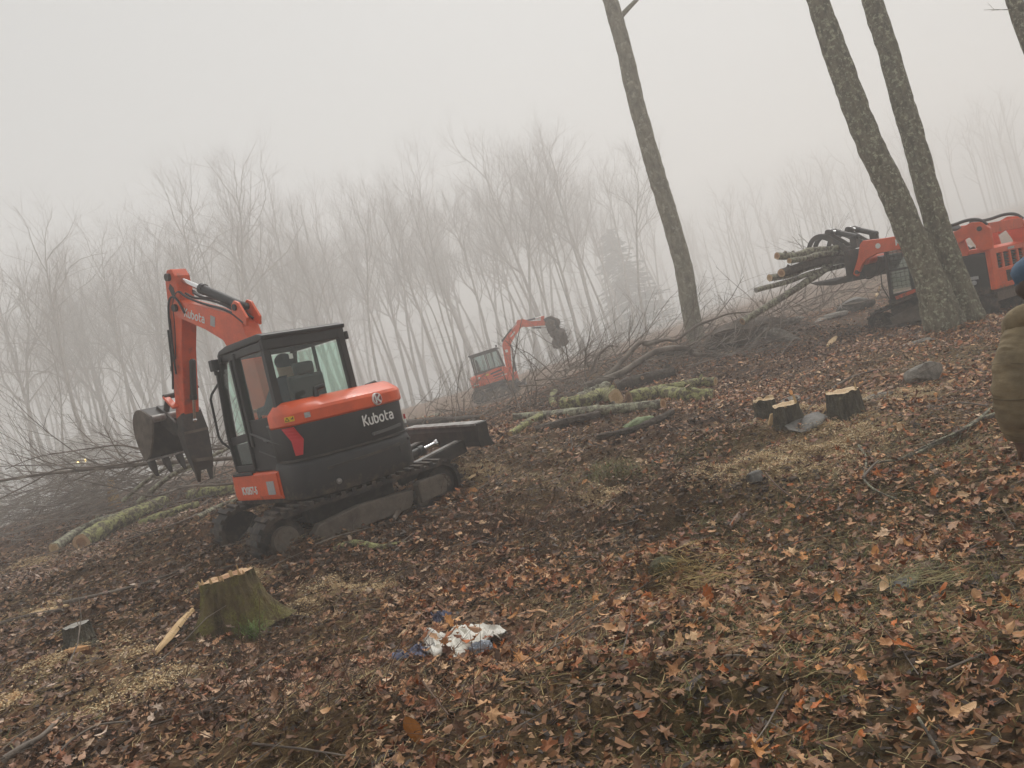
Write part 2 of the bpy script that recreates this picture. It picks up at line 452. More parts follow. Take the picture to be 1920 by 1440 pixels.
SOIL = make_soil()
ORANGE = mat('orange_paint', (.80, .100, .012), .38, c2=(.70, .085, .014), ns=3, coat=.25, rvar=.15)
ORANGE_DIRTY = mat('dusty_orange_paint', (.70, .085, .014), .5, c2=(.33, .07, .03), ns=5, lo=.52, hi=.75, rvar=.2)
RED_MARK = mat('red_marking', (.55, .012, .018), .4)
BLACK = mat('black_plastic', (.014, .014, .016), .5, c2=(.022, .021, .021), ns=4, rvar=.2)
BLACK_TRIM = mat('black_frame', (.012, .012, .013), .42, c2=(.02, .02, .02), ns=5, rvar=.15)
GREY_TRIM = mat('grey_trim', (.10, .10, .10), .5)
IRON = mat('dark_iron', (.028, .025, .023), .55, c2=(.075, .058, .045), ns=5, lo=.45, hi=.7, bump=.2, bs=30)
IRON_WORN = mat('worn_steel', (.38, .37, .36), .45, .2, c2=(.16, .14, .125), ns=7, rvar=.2)
MUDDY = mat('mud_caked_steel', (.15, .125, .10), .85, c2=(.07, .052, .04), ns=6, lo=.4, hi=.7, bump=.4, bs=35)
RUBBER = mat('muddy_rubber', (.018, .015, .013), .75, c2=(.10, .072, .052), ns=5, lo=.46, hi=.64, bump=.4, bs=30)
MUD = mat('wet_mud', (.05, .033, .022), .75, c2=(.13, .09, .06), ns=6, bump=.8, bs=20, bd=.03)
CHROME = mat('chrome_rod', (.75, .75, .75), .2, 1.0)
GLASS = make_glass('tinted_glass', (.90, .97, .94))
GLASS_FAR = make_glass('clear_glass', (.80, .86, .85))
def add_mud(m, top, soft=.5, amount=1.0):
    nt = m.node_tree; b = nt.nodes['Principled BSDF']
    src = b.inputs['Base Color'].links[0].from_socket if b.inputs['Base Color'].is_linked else tuple(b.inputs['Base Color'].default_value)[:3]
    tc = nt.nodes.new('ShaderNodeTexCoord'); sx = nt.nodes.new('ShaderNodeSeparateXYZ'); nt.links.new(tc.outputs['Object'], sx.inputs[0])
    v = _coords(nt)
    low = _math(nt, 'MULTIPLY', _math(nt, 'SUBTRACT', top, sx.outputs['Z']), soft)
    n1 = _math(nt, 'ADD', _noise(nt, v, 7, 8, .75), _math(nt, 'MULTIPLY', low, 1.0))
    f = _ramp(nt, n1, [(.60, (0, 0, 0)), (.78, (amount,) * 3)])
    mud = _ramp(nt, _noise(nt, v, 20, 5), [(.3, (.06, .042, .03)), (.7, (.14, .105, .075))])
    # fine grime and rubbed patches over the whole panel
    gr = _ramp(nt, _noise(nt, v, 3.5, 9, .7), [(.36, (.80, .80, .80)), (.60, (1.08, 1.08, 1.08))])
    c = _mixc(nt, .7, src, gr, 'MULTIPLY')
    nt.links.new(_mixc(nt, f, c, mud), b.inputs['Base Color'])
add_mud(ORANGE, .75, 1.0); add_mud(ORANGE_DIRTY, 1.2, .25); add_mud(BLACK, .82, 1.0); add_mud(IRON, .8, .2, .8); add_mud(MUDDY, .5, .3)
WHITE_PRINT = mat('white_print', (.78, .78, .76), .5)
YELLOW = mat('yellow_sticker', (.80, .50, .02), .5)
GREY_STICK = mat('grey_sticker', (.34, .35, .36), .5, c2=(.5, .5, .5), ns=60)
BARK_LOG = mat_bark('lichen_log_bark', (.07, .058, .046), (.23, .20, .16), (.42, .42, .29), .46, .57, (1, 1, 1), 16, 1.0, 10)
BARK_GREEN = mat_bark('green_mossy_bark', (.07, .055, .036), (.20, .17, .11), (.40, .40, .17), .45, .56, (1, 1, 1), 18, 1.0, 9.0)
BARK_DARK = mat_bark('dark_wet_bark', (.035, .027, .021), (.11, .085, .066), (.10, .105, .06), .60, .75, (1, 1, 1), 14, .8, 3.0)
BARK_TREE = mat_bark('lichened_trunk_bark', (.085, .077, .054), (.25, .228, .16), (.48, .48, .35), .53, .60, (1, 1, .4), 13, 1.0, 13)
BARK_MID = mat_bark('grey_trunk_bark', (.16, .145, .108), (.32, .292, .22), (.45, .43, .34), .54, .63, (1, 1, .4), 9, 1.0, 6.0)
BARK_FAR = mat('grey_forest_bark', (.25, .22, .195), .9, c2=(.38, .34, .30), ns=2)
TWIG = mat('twig_bark', (.10, .078, .062), .8, c2=(.25, .21, .17), ns=3)
TWIG_RED = mat('briar_stem', (.075, .036, .024), .7, c2=(.16, .10, .06), ns=3)
STUMP_MOSS = mat_bark('mossy_stump_bark', (.05, .038, .020), (.17, .13, .06), (.19, .175, .045), .46, .62, (1, 1, .35), 8, .9, 4.0)
STUMP_DARK = mat_bark('dark_stump_bark', (.038, .034, .026), (.12, .108, .08), (.20, .20, .13), .56, .66, (1, 1, .4), 12, .9, 6.0)
CUT_FRESH = make_cutwood('fresh_cut_wood', (.55, .36, .18), (.68, .50, .29), (.30, .16, .08))
CUT_ORANGE = make_cutwood('orange_cut_wood', (.40, .20, .09), (.62, .40, .22), (.24, .12, .06))
CUT_BROWN = make_cutwood('weathered_cut_wood', (.22, .12, .065), (.42, .27, .15), (.14, .08, .05))
CUT_GREY = make_cutwood('grey_old_cut', (.30, .28, .24), (.38, .36, .32), (.14, .12, .10))
WOOD_SPLIT = mat('split_wood', (.50, .33, .16), .75, c2=(.62, .44, .24), ns=8, bump=.4, bs=30)
SAWDUST = mat_attr('sawdust_flakes', 'tint', .85, .2, 60, .3)
STONE = mat('lichened_stone', (.11, .098, .082), .8, c2=(.28, .255, .22), ns=9, bump=.5, bs=25, bd=.02)
STONE_DARK = mat('wet_dark_stone', (.06, .055, .048), .65, c2=(.15, .14, .125), ns=10, bump=.5, bs=25)
LEAF = mat_attr('dead_leaf', 'tint', .5, .22, 45, .4)
BLADE = mat_attr('grass_blade', 'tint', .6, .35, 30, .25)
BIT = mat_attr('litter_bits', 'tint', .6, .4, 30, .3)
WHITE_CLOTH = mat('soiled_white_cloth', (.74, .72, .66), .85, c2=(.50, .47, .40), ns=6, lo=.5, hi=.72, bump=.5, bs=18)
NAVY_CLOTH = mat('navy_cloth', (.05, .056, .10), .85, c2=(.12, .13, .20), ns=9, bump=.4, bs=25)
COAT = mat('olive_brown_coat', (.24, .185, .105), .9, c2=(.13, .098, .055), ns=5, lo=.40, hi=.70)
def _crumple(m):
    nt = m.node_tree; b = nt.nodes['Principled BSDF']; v = _coords(nt, scale=(1, 1, 1.9))
    h = _math(nt, 'ADD', _noise(nt, v, 9, 3, .5), _math(nt, 'MULTIPLY', _noise(nt, _coords(nt), 260, 2), .05))
    _bump(nt, b, h, .6, .02)
_crumple(COAT)
DENIM = mat('blue_denim_cap', (.042, .085, .145), .85, c2=(.075, .13, .20), ns=7, bump=.3, bs=60)
GLOVE = mat('brown_glove', (.11, .055, .032), .6, c2=(.16, .09, .055), ns=8)
SKIN = mat('skin', (.50, .30, .22), .5)
HAIR = mat('brown_hair', (.05, .03, .02), .6)
NAVY_JACKET = mat('navy_jacket', (.022, .030, .050), .85, c2=(.036, .045, .068), ns=5)
PINE = mat('pine_needles', (.03, .045, .028), .8, c2=(.05, .065, .04), ns=3)
HOUSE = mat('pale_siding', (.42, .41, .40), .8)
ROOFING = mat('pale_roofing', (.62, .61, .58), .8)
LAMP = make_emit('lit_lamp', (1, .72, .25), 4.5)

# ------------------------------------------------------------------ haze
hz = MB(); hz.box((0, 110, 22.75), (540, 300, 54.5))
haze = hz.build('haze', mat('tmp', (1, 1, 1)))
haze.data.materials.clear()
hm = bpy.data.materials.new('pale_fog'); hm.use_nodes = True; hm.node_tree.nodes.clear()
ho = hm.node_tree.nodes.new('ShaderNodeOutputMaterial'); hv = hm.node_tree.nodes.new('ShaderNodeVolumePrincipled')
hv.inputs['Color'].default_value = (.985, .983, .975, 1); hv.inputs['Density'].default_value = HAZE_DENSITY; hv.inputs['Anisotropy'].default_value = .25
hm.node_tree.links.new(hv.outputs[0], ho.inputs['Volume'])
haze.data.materials.append(hm)
tag(haze, kind='stuff')
# ================================================================== GROUND
def zone(x, y, pts):
    s = np.zeros(len(x))
    for px, py, r in pts:
        q = G(px, py); s = np.maximum(s, np.exp(-(((x - q.x) ** 2 + (y - q.y) ** 2) / r ** 2)))
    return s
GREENZ = [(1560, 1060, .5), (1820, 980, .7), (1380, 1330, .35), (1300, 850, .5), (1450, 960, .5), (1880, 1180, .5), (1640, 1130, .4), (1160, 885, .5), (1500, 990, 1.2), (1720, 860, 1.2), (1830, 900, 1.2), (1650, 1000, .9), (1400, 870, .5), (1460, 1190, .8), (1600, 1160, .9), (480, 1195, .22), (1850, 1050, .9), (1700, 1270, .5)]
SAWZ = [(170, 1215, .35), (100, 1250, .35), (250, 1225, .3), (60, 1155, .45), (60, 1060, .6), (620, 1105, .35), (560, 1140, .25), (700, 1110, .3), (1600, 795, .7), (1520, 770, .6), (1680, 745, .8), (1560, 840, .7), (1440, 860, .9), (900, 885, .4), (20, 1320, .35), (250, 1300, .5), (470, 1075, .3), (1130, 930, .3)]
STRAWZ = [(1280, 1090, .45), (1160, 1060, .6), (1430, 1250, .8), (1340, 1190, .6), (1100, 1120, .5), (1640, 1220, .9), (640, 1340, .7), (900, 1360, .7), (1400, 810, .5), (1580, 940, .8), (880, 880, .8), (1000, 900, .8), (1780, 1180, .8), (1250, 1440, .5), (640, 1200, .5), (1750, 680, 2.0), (560, 1150, .4)]
def _axis(lo, hi, c0, c1, fine, grow):
    a = list(np.arange(c0, c1, fine)); s = fine; x = c1
    while x < hi: a.append(x); s = min(s * grow, 6); x += s
    a.append(hi); s = fine; x = c0; b = []
    while x > lo:
        s = min(s * grow, 6); x -= s; b.append(max(x, lo))
    return np.array(sorted(set(b)) + a)
gx = _axis(-250, 250, -4.5, 5.5, .055, 1.05)
gy = _axis(-30, 250, 2.4, 8.5, .046, 1.035)
X, Y = np.meshgrid(gx, gy)
Z = g(X.ravel(), Y.ravel())
nx, ny = len(gx), len(gy)
ii = (np.arange(ny - 1)[:, None] * nx + np.arange(nx - 1)[None]).ravel()
ground = np_mesh('ground', np.stack([X.ravel(), Y.ravel(), Z], 1), np.stack([ii, ii + 1, ii + nx + 1, ii + nx], 1), SOIL,
                 attrs={'churn': churn(X.ravel(), Y.ravel()), 'straw': np.clip(zone(X.ravel(), Y.ravel(), STRAWZ) + .9 * fbm(X.ravel() * 1.3, Y.ravel() * 1.3, 61, 3), 0, 1), 'dust': np.clip(zone(X.ravel(), Y.ravel(), SAWZ), 0, 1), 'green': np.clip(zone(X.ravel(), Y.ravel(), GREENZ) * (.9 + 2 * fbm(X.ravel() * 2.2, Y.ravel() * 2.2, 81, 3)), 0, 1)}, smooth=True)
tag(ground, kind='structure')
print('ground', nx, ny)

# ================================================================== BRANCHING
def limb_path(p, d, L, n, wig, trop, rg):
    pts = [Vector(p)]; d = Vector(d).normalized(); st = L / n
    for i in range(n):
        d = (d + Vector((rg.gauss(0, wig), rg.gauss(0, wig), rg.gauss(0, wig) + trop))).normalized()
        pts.append(pts[-1] + d * st)
    return pts
def side_dir(d, ang, rg, updamp=0):
    s, u = frame_of(d); a = rg.uniform(0, 2 * PI)
    q = d * math.cos(ang) + (s * math.cos(a) + u * math.sin(a)) * math.sin(ang)
    q.z += updamp
    return q.normalized()
def along(pts, t):
    f = t * (len(pts) - 1); i = min(int(f), len(pts) - 2)
    return pts[i].lerp(pts[i + 1], f - i), (pts[i + 1] - pts[i]).normalized()
def branch(mb, p, d, L, r, lev, rg, kids, wig=.16, trop=.05, ang=(.5, 1.0), ns=(5, 4, 3, 3), shrink=.55, tip=.3, t0=.25):
    n = max(3, min(6, int(L / (.5 if lev else .8)) + 2))
    pts = limb_path(p, d, L, n, wig, trop, rg)
    mb.tube(pts, [r * (1 - (1 - tip) * i / n) for i in range(n + 1)], ns[min(lev, len(ns) - 1)], False)
    if lev >= len(kids): return
    for k in range(max(1, int(kids[lev] * rg.uniform(.75, 1.3) + .5))):
        t = t0 + (1 - t0) * rg.random() ** .8
        q, dd = along(pts, t)
        branch(mb, q, side_dir(dd, rg.uniform(*ang), rg, .12 if trop > 0 else 0), L * shrink * rg.uniform(.7, 1.15) * (1.15 - .4 * t), r * (1 - (1 - tip) * t) * .62, lev + 1, rg, kids, wig, trop, ang, ns, shrink, tip, .2)

# ------------------------------------------------------------------ bare forest trees behind the clearing
def tree_meshes(seed, H, fork, rbase, nlimb, spread):
    rg = random.Random(seed)
    tk = MB(); cr = MB()
    n = 12
    pts = limb_path((0, 0, -.6), (rg.gauss(0, .03), rg.gauss(0, .03), 1), H * .76, n, .035, .02, rg)
    rs = [rbase * (1.25 if i == 0 else 1) * (1 - .80 * (i / n)) for i in range(n + 1)]
    tk.tube(pts, rs, 7, True)
    for k in range(nlimb):
        t = fork + (1 - fork) * ((k + rg.random()) / nlimb) ** .9
        q, d = along(pts, min(t, .995))
        L = H * rg.uniform(.24, .40) * (1.25 - .55 * t)
        branch(cr, q, side_dir(d, rg.uniform(.35, spread), rg, .15), L, rbase * (1 - .8 * t) * rg.uniform(.5, .75), 0, rg, (6, 5, 4), .19, .055, (.4, .95), (4, 3, 3, 3), .54, .28, .15)
    for k in range(3):      # leaders that carry the top on
        branch(cr, pts[-1], side_dir(Vector((0, 0, 1)), rg.uniform(.1, .4), rg, .3), H * rg.uniform(.18, .26), rbase * .2, 0, rg, (6, 5, 4), .16, .06, (.4, .9), (4, 3, 3, 3), .56, .28, .1)
    # a few dead stubs lower down
    for k in range(rg.randint(2, 5)):
        q, d = along(pts, rg.uniform(.2, fork))
        branch(cr, q, side_dir(d, rg.uniform(.8, 1.4), rg), rg.uniform(.8, 2.6), rbase * .14, 1, rg, (1, 3, 3), .2, .02)
    return tk, cr
TREE_KIND = []
for sd, H, fork, rb, nl, sp in [(1, 22, .50, .20, 12, .85), (2, 24, .58, .22, 11, .8), (3, 20, .48, .17, 11, .95), (4, 23, .62, .18, 10, .7),
                                (5, 21, .55, .15, 10, .75), (6, 25, .46, .25, 12, .85), (7, 23, .66, .13, 7, .6)]:
    tk, cr = tree_meshes(sd, H, fork, rb, nl, sp)
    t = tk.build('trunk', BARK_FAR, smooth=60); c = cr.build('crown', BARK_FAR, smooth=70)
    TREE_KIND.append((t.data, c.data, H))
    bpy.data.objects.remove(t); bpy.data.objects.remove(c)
def place_tree(x, y, kind, H, rz, label, group=None, lean=(0, 0)):
    td, cd, h0 = TREE_KIND[kind]
    r = empty('bare_tree', (x, y, gz(x, y) - .1)); s = H / h0
    r.rotation_euler = (lean[0], lean[1], rz); r.scale = (s, s, s)
    for nm, d in (('trunk', td), ('crown', cd)):
        o = bpy.data.objects.new(nm, d); COL.objects.link(o); o.parent = r
    tag(r, label, 'tree', group)
    return r
rt = random.Random(5)
def tree_px(px, d, H, kind, label, group=None, lean=-.05):
    q = P(px, 802 - .287 * (px - 594), d)
    return place_tree(q.x, q.y, kind, H, rt.uniform(0, 6.28), label, group, (rt.gauss(0, .02), lean + rt.gauss(0, .02)))
# the ones that can be told apart
tree_px(1128, 99.12, 33.63, 5, 'tallest bare tree of the wood, standing clear above the crowns right of the digging excavator')
tree_px(862, 89.68, 22.42, 3, 'slender bare tree with a leaning trunk directly behind the far excavator cab')
tree_px(185, 61.36, 25.96, 0, 'dark bare tree with the thickest trunk beside the small yellow lights')
tree_px(70, 66.08, 24.19, 2, 'crooked bare tree rising from the brush at the left edge of the clearing')
tree_px(120, 54.28, 15.34, 4, 'thin dark sapling crossing in front of the thick trunks above the brush pile', lean=-.12)
tree_px(262, 77.88, 25.96, 4, 'straight bare tree between the small yellow lights and the excavator bucket')
tree_px(330, 82.6, 28.91, 1, 'forked bare tree just behind the raised bucket of the near excavator')
tree_px(545, 89.68, 31.86, 5, 'broad crowned bare tree rising above the arm cylinder of the near excavator')
tree_px(720, 87.32, 28.32, 3, 'bare tree with upright limbs just right of the near excavator cab roof')
tree_px(1035, 106.2, 29.5, 1, 'bare tree with twin stems right above the far excavator arm')
# the many that nothing tells apart
NALIKE = 0
for k in range(420):
    px = rt.uniform(-260, 1290); d = rt.uniform(88, 160)
    if px < 500: d = rt.uniform(76, 150)
    if rt.random() > (1.0 if px < 1000 else .75): continue
    H = (rt.uniform(26, 34) if px < 1100 else rt.uniform(23, 30)) * (1 + max(0, d - 88) / 280)
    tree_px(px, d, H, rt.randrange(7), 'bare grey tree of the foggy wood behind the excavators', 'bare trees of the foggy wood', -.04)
    NALIKE += 1
    if NALIKE >= 185: break
# undergrowth saplings at the edge of the wood
fw = MB(); rg = random.Random(31)
for k in range(70):
    px = rg.uniform(-200, 1260); d = rg.uniform(66, 120)
    q = P(px, 802 - .287 * (px - 594), d)
    branch(fw, (q.x, q.y, gz(q.x, q.y) - .1), (rg.gauss(-.06, .12), rg.gauss(0, .1), 1), rg.uniform(3, 7), rg.uniform(.03, .06), 0, rg, (6, 3, 2), .09, .05, (.35, .8), (4, 3, 3), .45)
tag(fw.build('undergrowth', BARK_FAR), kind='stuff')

# a far slope whose wood reads as one mass in the fog
far = []
fd = MB(); rg = random.Random(77)
def far_tree(mb, x, y, z, H, rg):
    mb.tube([(x, y, z - 1), (x + rg.gauss(0, .3), y, z + H * .5), (x + rg.gauss(0, .6), y, z + H * .85)], [.3, .2, .07], 4, False)
    for i in range(6):
        t = rg.uniform(.3, .85)
        branch(mb, (x, y, z + H * t), side_dir(Vector((0, 0, 1)), rg.uniform(.3, .9), rg, .1), H * rg.uniform(.18, .32), .12, 0, rg, (4, 2), .14, .06, (.35, .9), (3, 3, 3), .62)
for k in range(160):
    px = rg.uniform(-420, 1300) if rg.random() < .22 else rg.uniform(1230, 2350); d = rg.uniform(180, 242)
    q = P(px, 802 - .287 * (px - 594), d)
    far_tree(fd, q.x, q.y, gz(q.x, q.y), rg.uniform(21, 29) + max(0, (px - 1500)) * .008, rg)
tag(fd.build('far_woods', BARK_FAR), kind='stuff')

# conifer hidden in the fog left of the middle trunk
pr = random.Random(8)
q = P(1205, 802 - .287 * (1205 - 594), 150)
con = empty('conifer', (q.x, q.y, gz(q.x, q.y) - .1))
t = MB(); t.tube([(0, 0, -.5), (0, 0, 6), (.1, 0, 12.5)], [.22, .14, .03], 7); t.build('trunk', BARK_FAR, con, smooth=60)
c = MB()
for i in range(60):
    z = 1.2 + 11 * (i / 60); L = 3.2 * (1 - i / 61) ** .8 + .3
    for k in range(6):
        a = pr.uniform(0, 6.28); l = L * pr.uniform(.45, 1.15)
        p0 = Vector((0, 0, z + pr.uniform(-.3, .3))); d = Vector((math.cos(a), math.sin(a), pr.uniform(-.25, .1)))
        pts = limb_path(p0, d, l, 4, .08, -.04, pr)
        c.tube(pts, [.04, .035, .03, .02, .01], 3, False)
        for j in range(int(16 * l / 2) + 5):
            qq, dd = along(pts, pr.uniform(.15, 1)); s, u = frame_of(dd)
            e = qq + (dd * .25 + s * pr.choice((-1, 1)) * pr.uniform(.12, .4) + Vector((0, 0, pr.uniform(-.22, .04))))
            w = Vector((0, 0, .05)) + dd * .05
            c.add([qq - w, qq + w, e + w * .5, e - w * .5], [(0, 1, 2, 3)])
c.build('crown', PINE, con)
tag(con, 'dark pyramid shaped conifer blurred by fog just left of the middle trunk', 'tree')
con.rotation_euler = (0, -.06, 0); con.scale = (2.5, 2.5, 1.75)

# ------------------------------------------------------------------ standing trunks in the clearing
def trunk_tree(name, path, rs, material, label, n=18, limbs=(), seed=1, flare=1.5, crown=True):
    """path: world points from the ground up"""
    rg = random.Random(seed)
    base = Vector(path[0]); r = empty(name, base)
    pts = [Vector(p) - base for p in path]
    pts = [pts[0] + (pts[0] - pts[1]).normalized() * .55] + pts; rs = [rs[0]] + list(rs)
    # resample smoothly
    fine = []; fr = []
    K = 9
    for i in range(len(pts) - 1):
        a, b, cc, d = pts[max(i - 1, 0)], pts[i], pts[i + 1], pts[min(i + 2, len(pts) - 1)]
        for j in range(K):
            t = j / K
            fine.append(.5 * ((2 * b) + (cc - a) * t + (2 * a - 5 * b + 4 * cc - d) * t * t + (3 * b - a - 3 * cc + d) * t ** 3))
            fr.append(rs[i] + (rs[i + 1] - rs[i]) * t)
    fine.append(pts[-1]); fr.append(rs[-1])
    fr = [q * (1 + (flare - 1) * math.exp(-max(0, p.z + .1) / .35)) for q, p in zip(fr, fine)]
    m = MB(); m.tube(fine, fr, 26, True, wob=.10, seed=seed)
    m.build('trunk', material, r, smooth=60)
    for nm, p0, d, L, rr, kids in limbs:
        b = MB(); branch(b, Vector(p0) - base, d, L, rr, 0, rg, kids, .12, .05, (.4, .9), (8, 5, 4, 3), .5, .35)
        b.build(nm, material, r, smooth=60)
    if crown:
        c = MB(); top = fine[-1]; dd = (fine[-1] - fine[-4]).normalized()
        for k in range(6):
            branch(c, top - dd * rg.uniform(0, 1.5), side_dir(dd, rg.uniform(.2, .8), rg, .2), rg.uniform(3, 5.5), fr[-1] * .6, 0, rg, (5, 4, 3), .12, .07, (.4, .8), (6, 4, 3, 3), .5)
        c.build('crown', BARK_FAR, r, smooth=60)
    tag(r, label, 'tree')
    return r
def px_path(lst, d): return [P(x, y, d) for x, y in lst]
d = 22.0
pp = px_path([(1313, 662), (1296, 590), (1281, 500), (1256, 410), (1232, 330), (1213, 265), (1190, 180), (1172, 100), (1150, 20), (1128, -60), (1100, -200), (1068, -330)], d)
trunk_tree('bare_tree', pp, [.262, .255, .252, .25, .245, .24, .235, .225, .215, .205, .18, .13], BARK_MID,
           'single tall grey trunk standing alone between the log pile and the loader', seed=3, flare=1.18,
           limbs=[('limb', P(1163, 32, d), P(1192, -6, d) - P(1163, 32, d), 1.6, .08, (2, 3))])
d = 15.2
pp = px_path([(1765, 590), (1742, 520), (1703, 430), (1672, 355), (1640, 290), (1607, 210), (1578, 130), (1553, 60), (1530, -10), (1500, -110), (1450, -290)], d)
trunk_tree('bare_tree', pp, [.33, .28, .265, .255, .25, .24, .23, .215, .20, .18, .14], BARK_TREE,
           'thick lichened trunk leaning furthest left in front of the orange loader', seed=5, flare=1.16)
pp = px_path([(1812, 590), (1790, 520), (1760, 430), (1734, 340), (1710, 250), (1686, 170), (1664, 90), (1638, 10), (1622, -60), (1590, -200), (1560, -330)], d + .25)
trunk_tree('bare_tree', pp, [.29, .245, .23, .22, .21, .20, .195, .19, .18, .155, .12], BARK_TREE,
           'slimmer lichened trunk growing from the same foot behind the thick leaning one', seed=6, flare=1.16)
d = 13.0
pp = px_path([(2120, 520), (2050, 350), (1985, 200), (1935, 90), (1905, 10), (1880, -70), (1830, -230)], d)
pp[0].z = gz(pp[0].x, pp[0].y) - .05
tt = trunk_tree('bare_tree', pp, [.24, .18, .155, .135, .125, .11, .09], BARK_TREE, 'dark trunk cutting the upper right corner of the picture with thin twigs', seed=9, flare=1.3,
           limbs=[('limb', P(1893, 18, d), Vector((-1, .1, .15)), .4, .008, (3, 2))])

# far pale house with two lit lamps
q = P(172, 868, 74)
h = empty('house', (q.x, q.y, gz(q.x, q.y))); h.rotation_euler = (0, 0, .35)
hz0 = q.z - h.location.z
b = MB(); b.box((0, 0, hz0 / 2), (7.0, 5, abs(hz0) + 2.2)); b.build('wall', HOUSE, h)
b = MB(); zt = hz0 / 2 + abs(hz0) / 2 + 1.1
b.prism([(-3.9, zt), (3.9, zt), (3.9, zt + .12), (0, zt + 1.7), (-3.9, zt + .12)], 'y', -2.9, 2.9); b.build('roof', ROOFING, h)
bpy.context.view_layer.update()
hi = h.matrix_world.inverted()
for px, py in ((146, 866), (160, 863)):
    a0, a1 = hi @ P(px, py, 60), hi @ P(px, py, 80)
    o = a0.lerp(a1, (-2.56 - a0.y) / (a1.y - a0.y))
    l = MB(); l.blob((0, 0, 0), (.07, .07, .09), 8, 6); lo = l.build('lamp', LAMP, h); lo.location = o
tag(h, 'pale house lost in fog with two small yellow lamps behind the left trunks', 'house')
# ================================================================== MACHINES
def pose(pos, yaw, pit, rol):
    return Matrix.Translation(pos) @ Matrix.Rotation(rad(yaw), 4, 'Z') @ Matrix.Rotation(rad(pit), 4, 'X') @ Matrix.Rotation(rad(rol), 4, 'Y')
def font_mesh(name, text, size, origin, u, v, material, parent, depth=.003, bold=0.0, xs=1.0, M=None):
    cu = bpy.data.curves.new(name, 'FONT'); cu.body = text; cu.size = size; cu.extrude = depth; cu.offset = bold; cu.resolution_u = 3
    cu.align_x = 'CENTER'; cu.align_y = 'CENTER'
    t = bpy.data.objects.new('tmp_text', cu); COL.objects.link(t)
    bpy.context.view_layer.update()
    me = bpy.data.meshes.new_from_object(t.evaluated_get(bpy.context.evaluated_depsgraph_get()))
    bpy.data.objects.remove(t)
    u = Vector(u).normalized(); v = Vector(v).normalized(); n = u.cross(v).normalized()
    T = Matrix(((u.x * xs, v.x, n.x, origin[0]), (u.y * xs, v.y, n.y, origin[1]), (u.z * xs, v.z, n.z, origin[2]), (0, 0, 0, 1)))
    me.transform(M @ T if M is not None else T)
    me.materials.clear(); me.materials.append(material)
    o = bpy.data.objects.new(name, me); COL.objects.link(o); o.parent = parent
    return o
# round stroke lettering with the stencil gaps of the maker's word mark: unit square polylines
STROKES = {
    'K': (.66, [[(.06, 1), (.06, .62)], [(.06, .50), (.06, 0)], [(.60, 1), (.22, .54)], [(.22, .46), (.64, 0)]]),
    'u': (.62, [[(.06, .68), (.06, .22), (.14, .07), (.27, .0), (.38, .0)], [(.53, .68), (.53, .0)]]),
    'b': (.64, [[(.06, 1), (.06, .30), (.11, .08), (.28, .0), (.46, .07), (.56, .24), (.56, .44), (.46, .61), (.30, .68), (.20, .66)]]),
    'o': (.66, [[(.34, .68), (.16, .62), (.06, .44), (.06, .24), (.16, .06), (.30, .0)], [(.40, .0), (.54, .08), (.60, .26), (.60, .46), (.50, .62), (.42, .67)]]),
    't': (.50, [[(.14, .96), (.14, .24), (.20, .07), (.36, .0)], [(.26, .64), (.46, .64)]]),
    'a': (.62, [[(.10, .62), (.30, .68), (.46, .62), (.54, .46), (.54, .0)], [(.42, .02), (.22, .0), (.08, .10), (.07, .24), (.16, .36), (.40, .38)]])}
def stroke_text(name, text, h, origin, u, v, material, parent, w=.15, M=None, gap=.13):
    u = Vector(u).normalized(); v = Vector(v).normalized(); n = u.cross(v).normalized()
    tot = sum(STROKES[c][0] + gap for c in text) - gap
    x = -tot / 2; m = MB(); k = 0; o = Vector(origin)
    for c in text:
        wd, lines = STROKES[c]
        for ln in lines:
            for (ax, ay), (bx, by) in zip(ln[:-1], ln[1:]):
                a = o + u * (ax + x) * h + v * (ay - .5) * h; b = o + u * (bx + x) * h + v * (by - .5) * h
                d = (b - a).normalized(); a -= d * w * h * .32; b += d * w * h * .32
                m.bar(a + n * (.0015 + .00012 * (k % 9)), b + n * (.0015 + .00012 * (k % 9)), w * h, .003, n); k += 1
        x += wd + gap
    return m.build(name, material, parent, M)

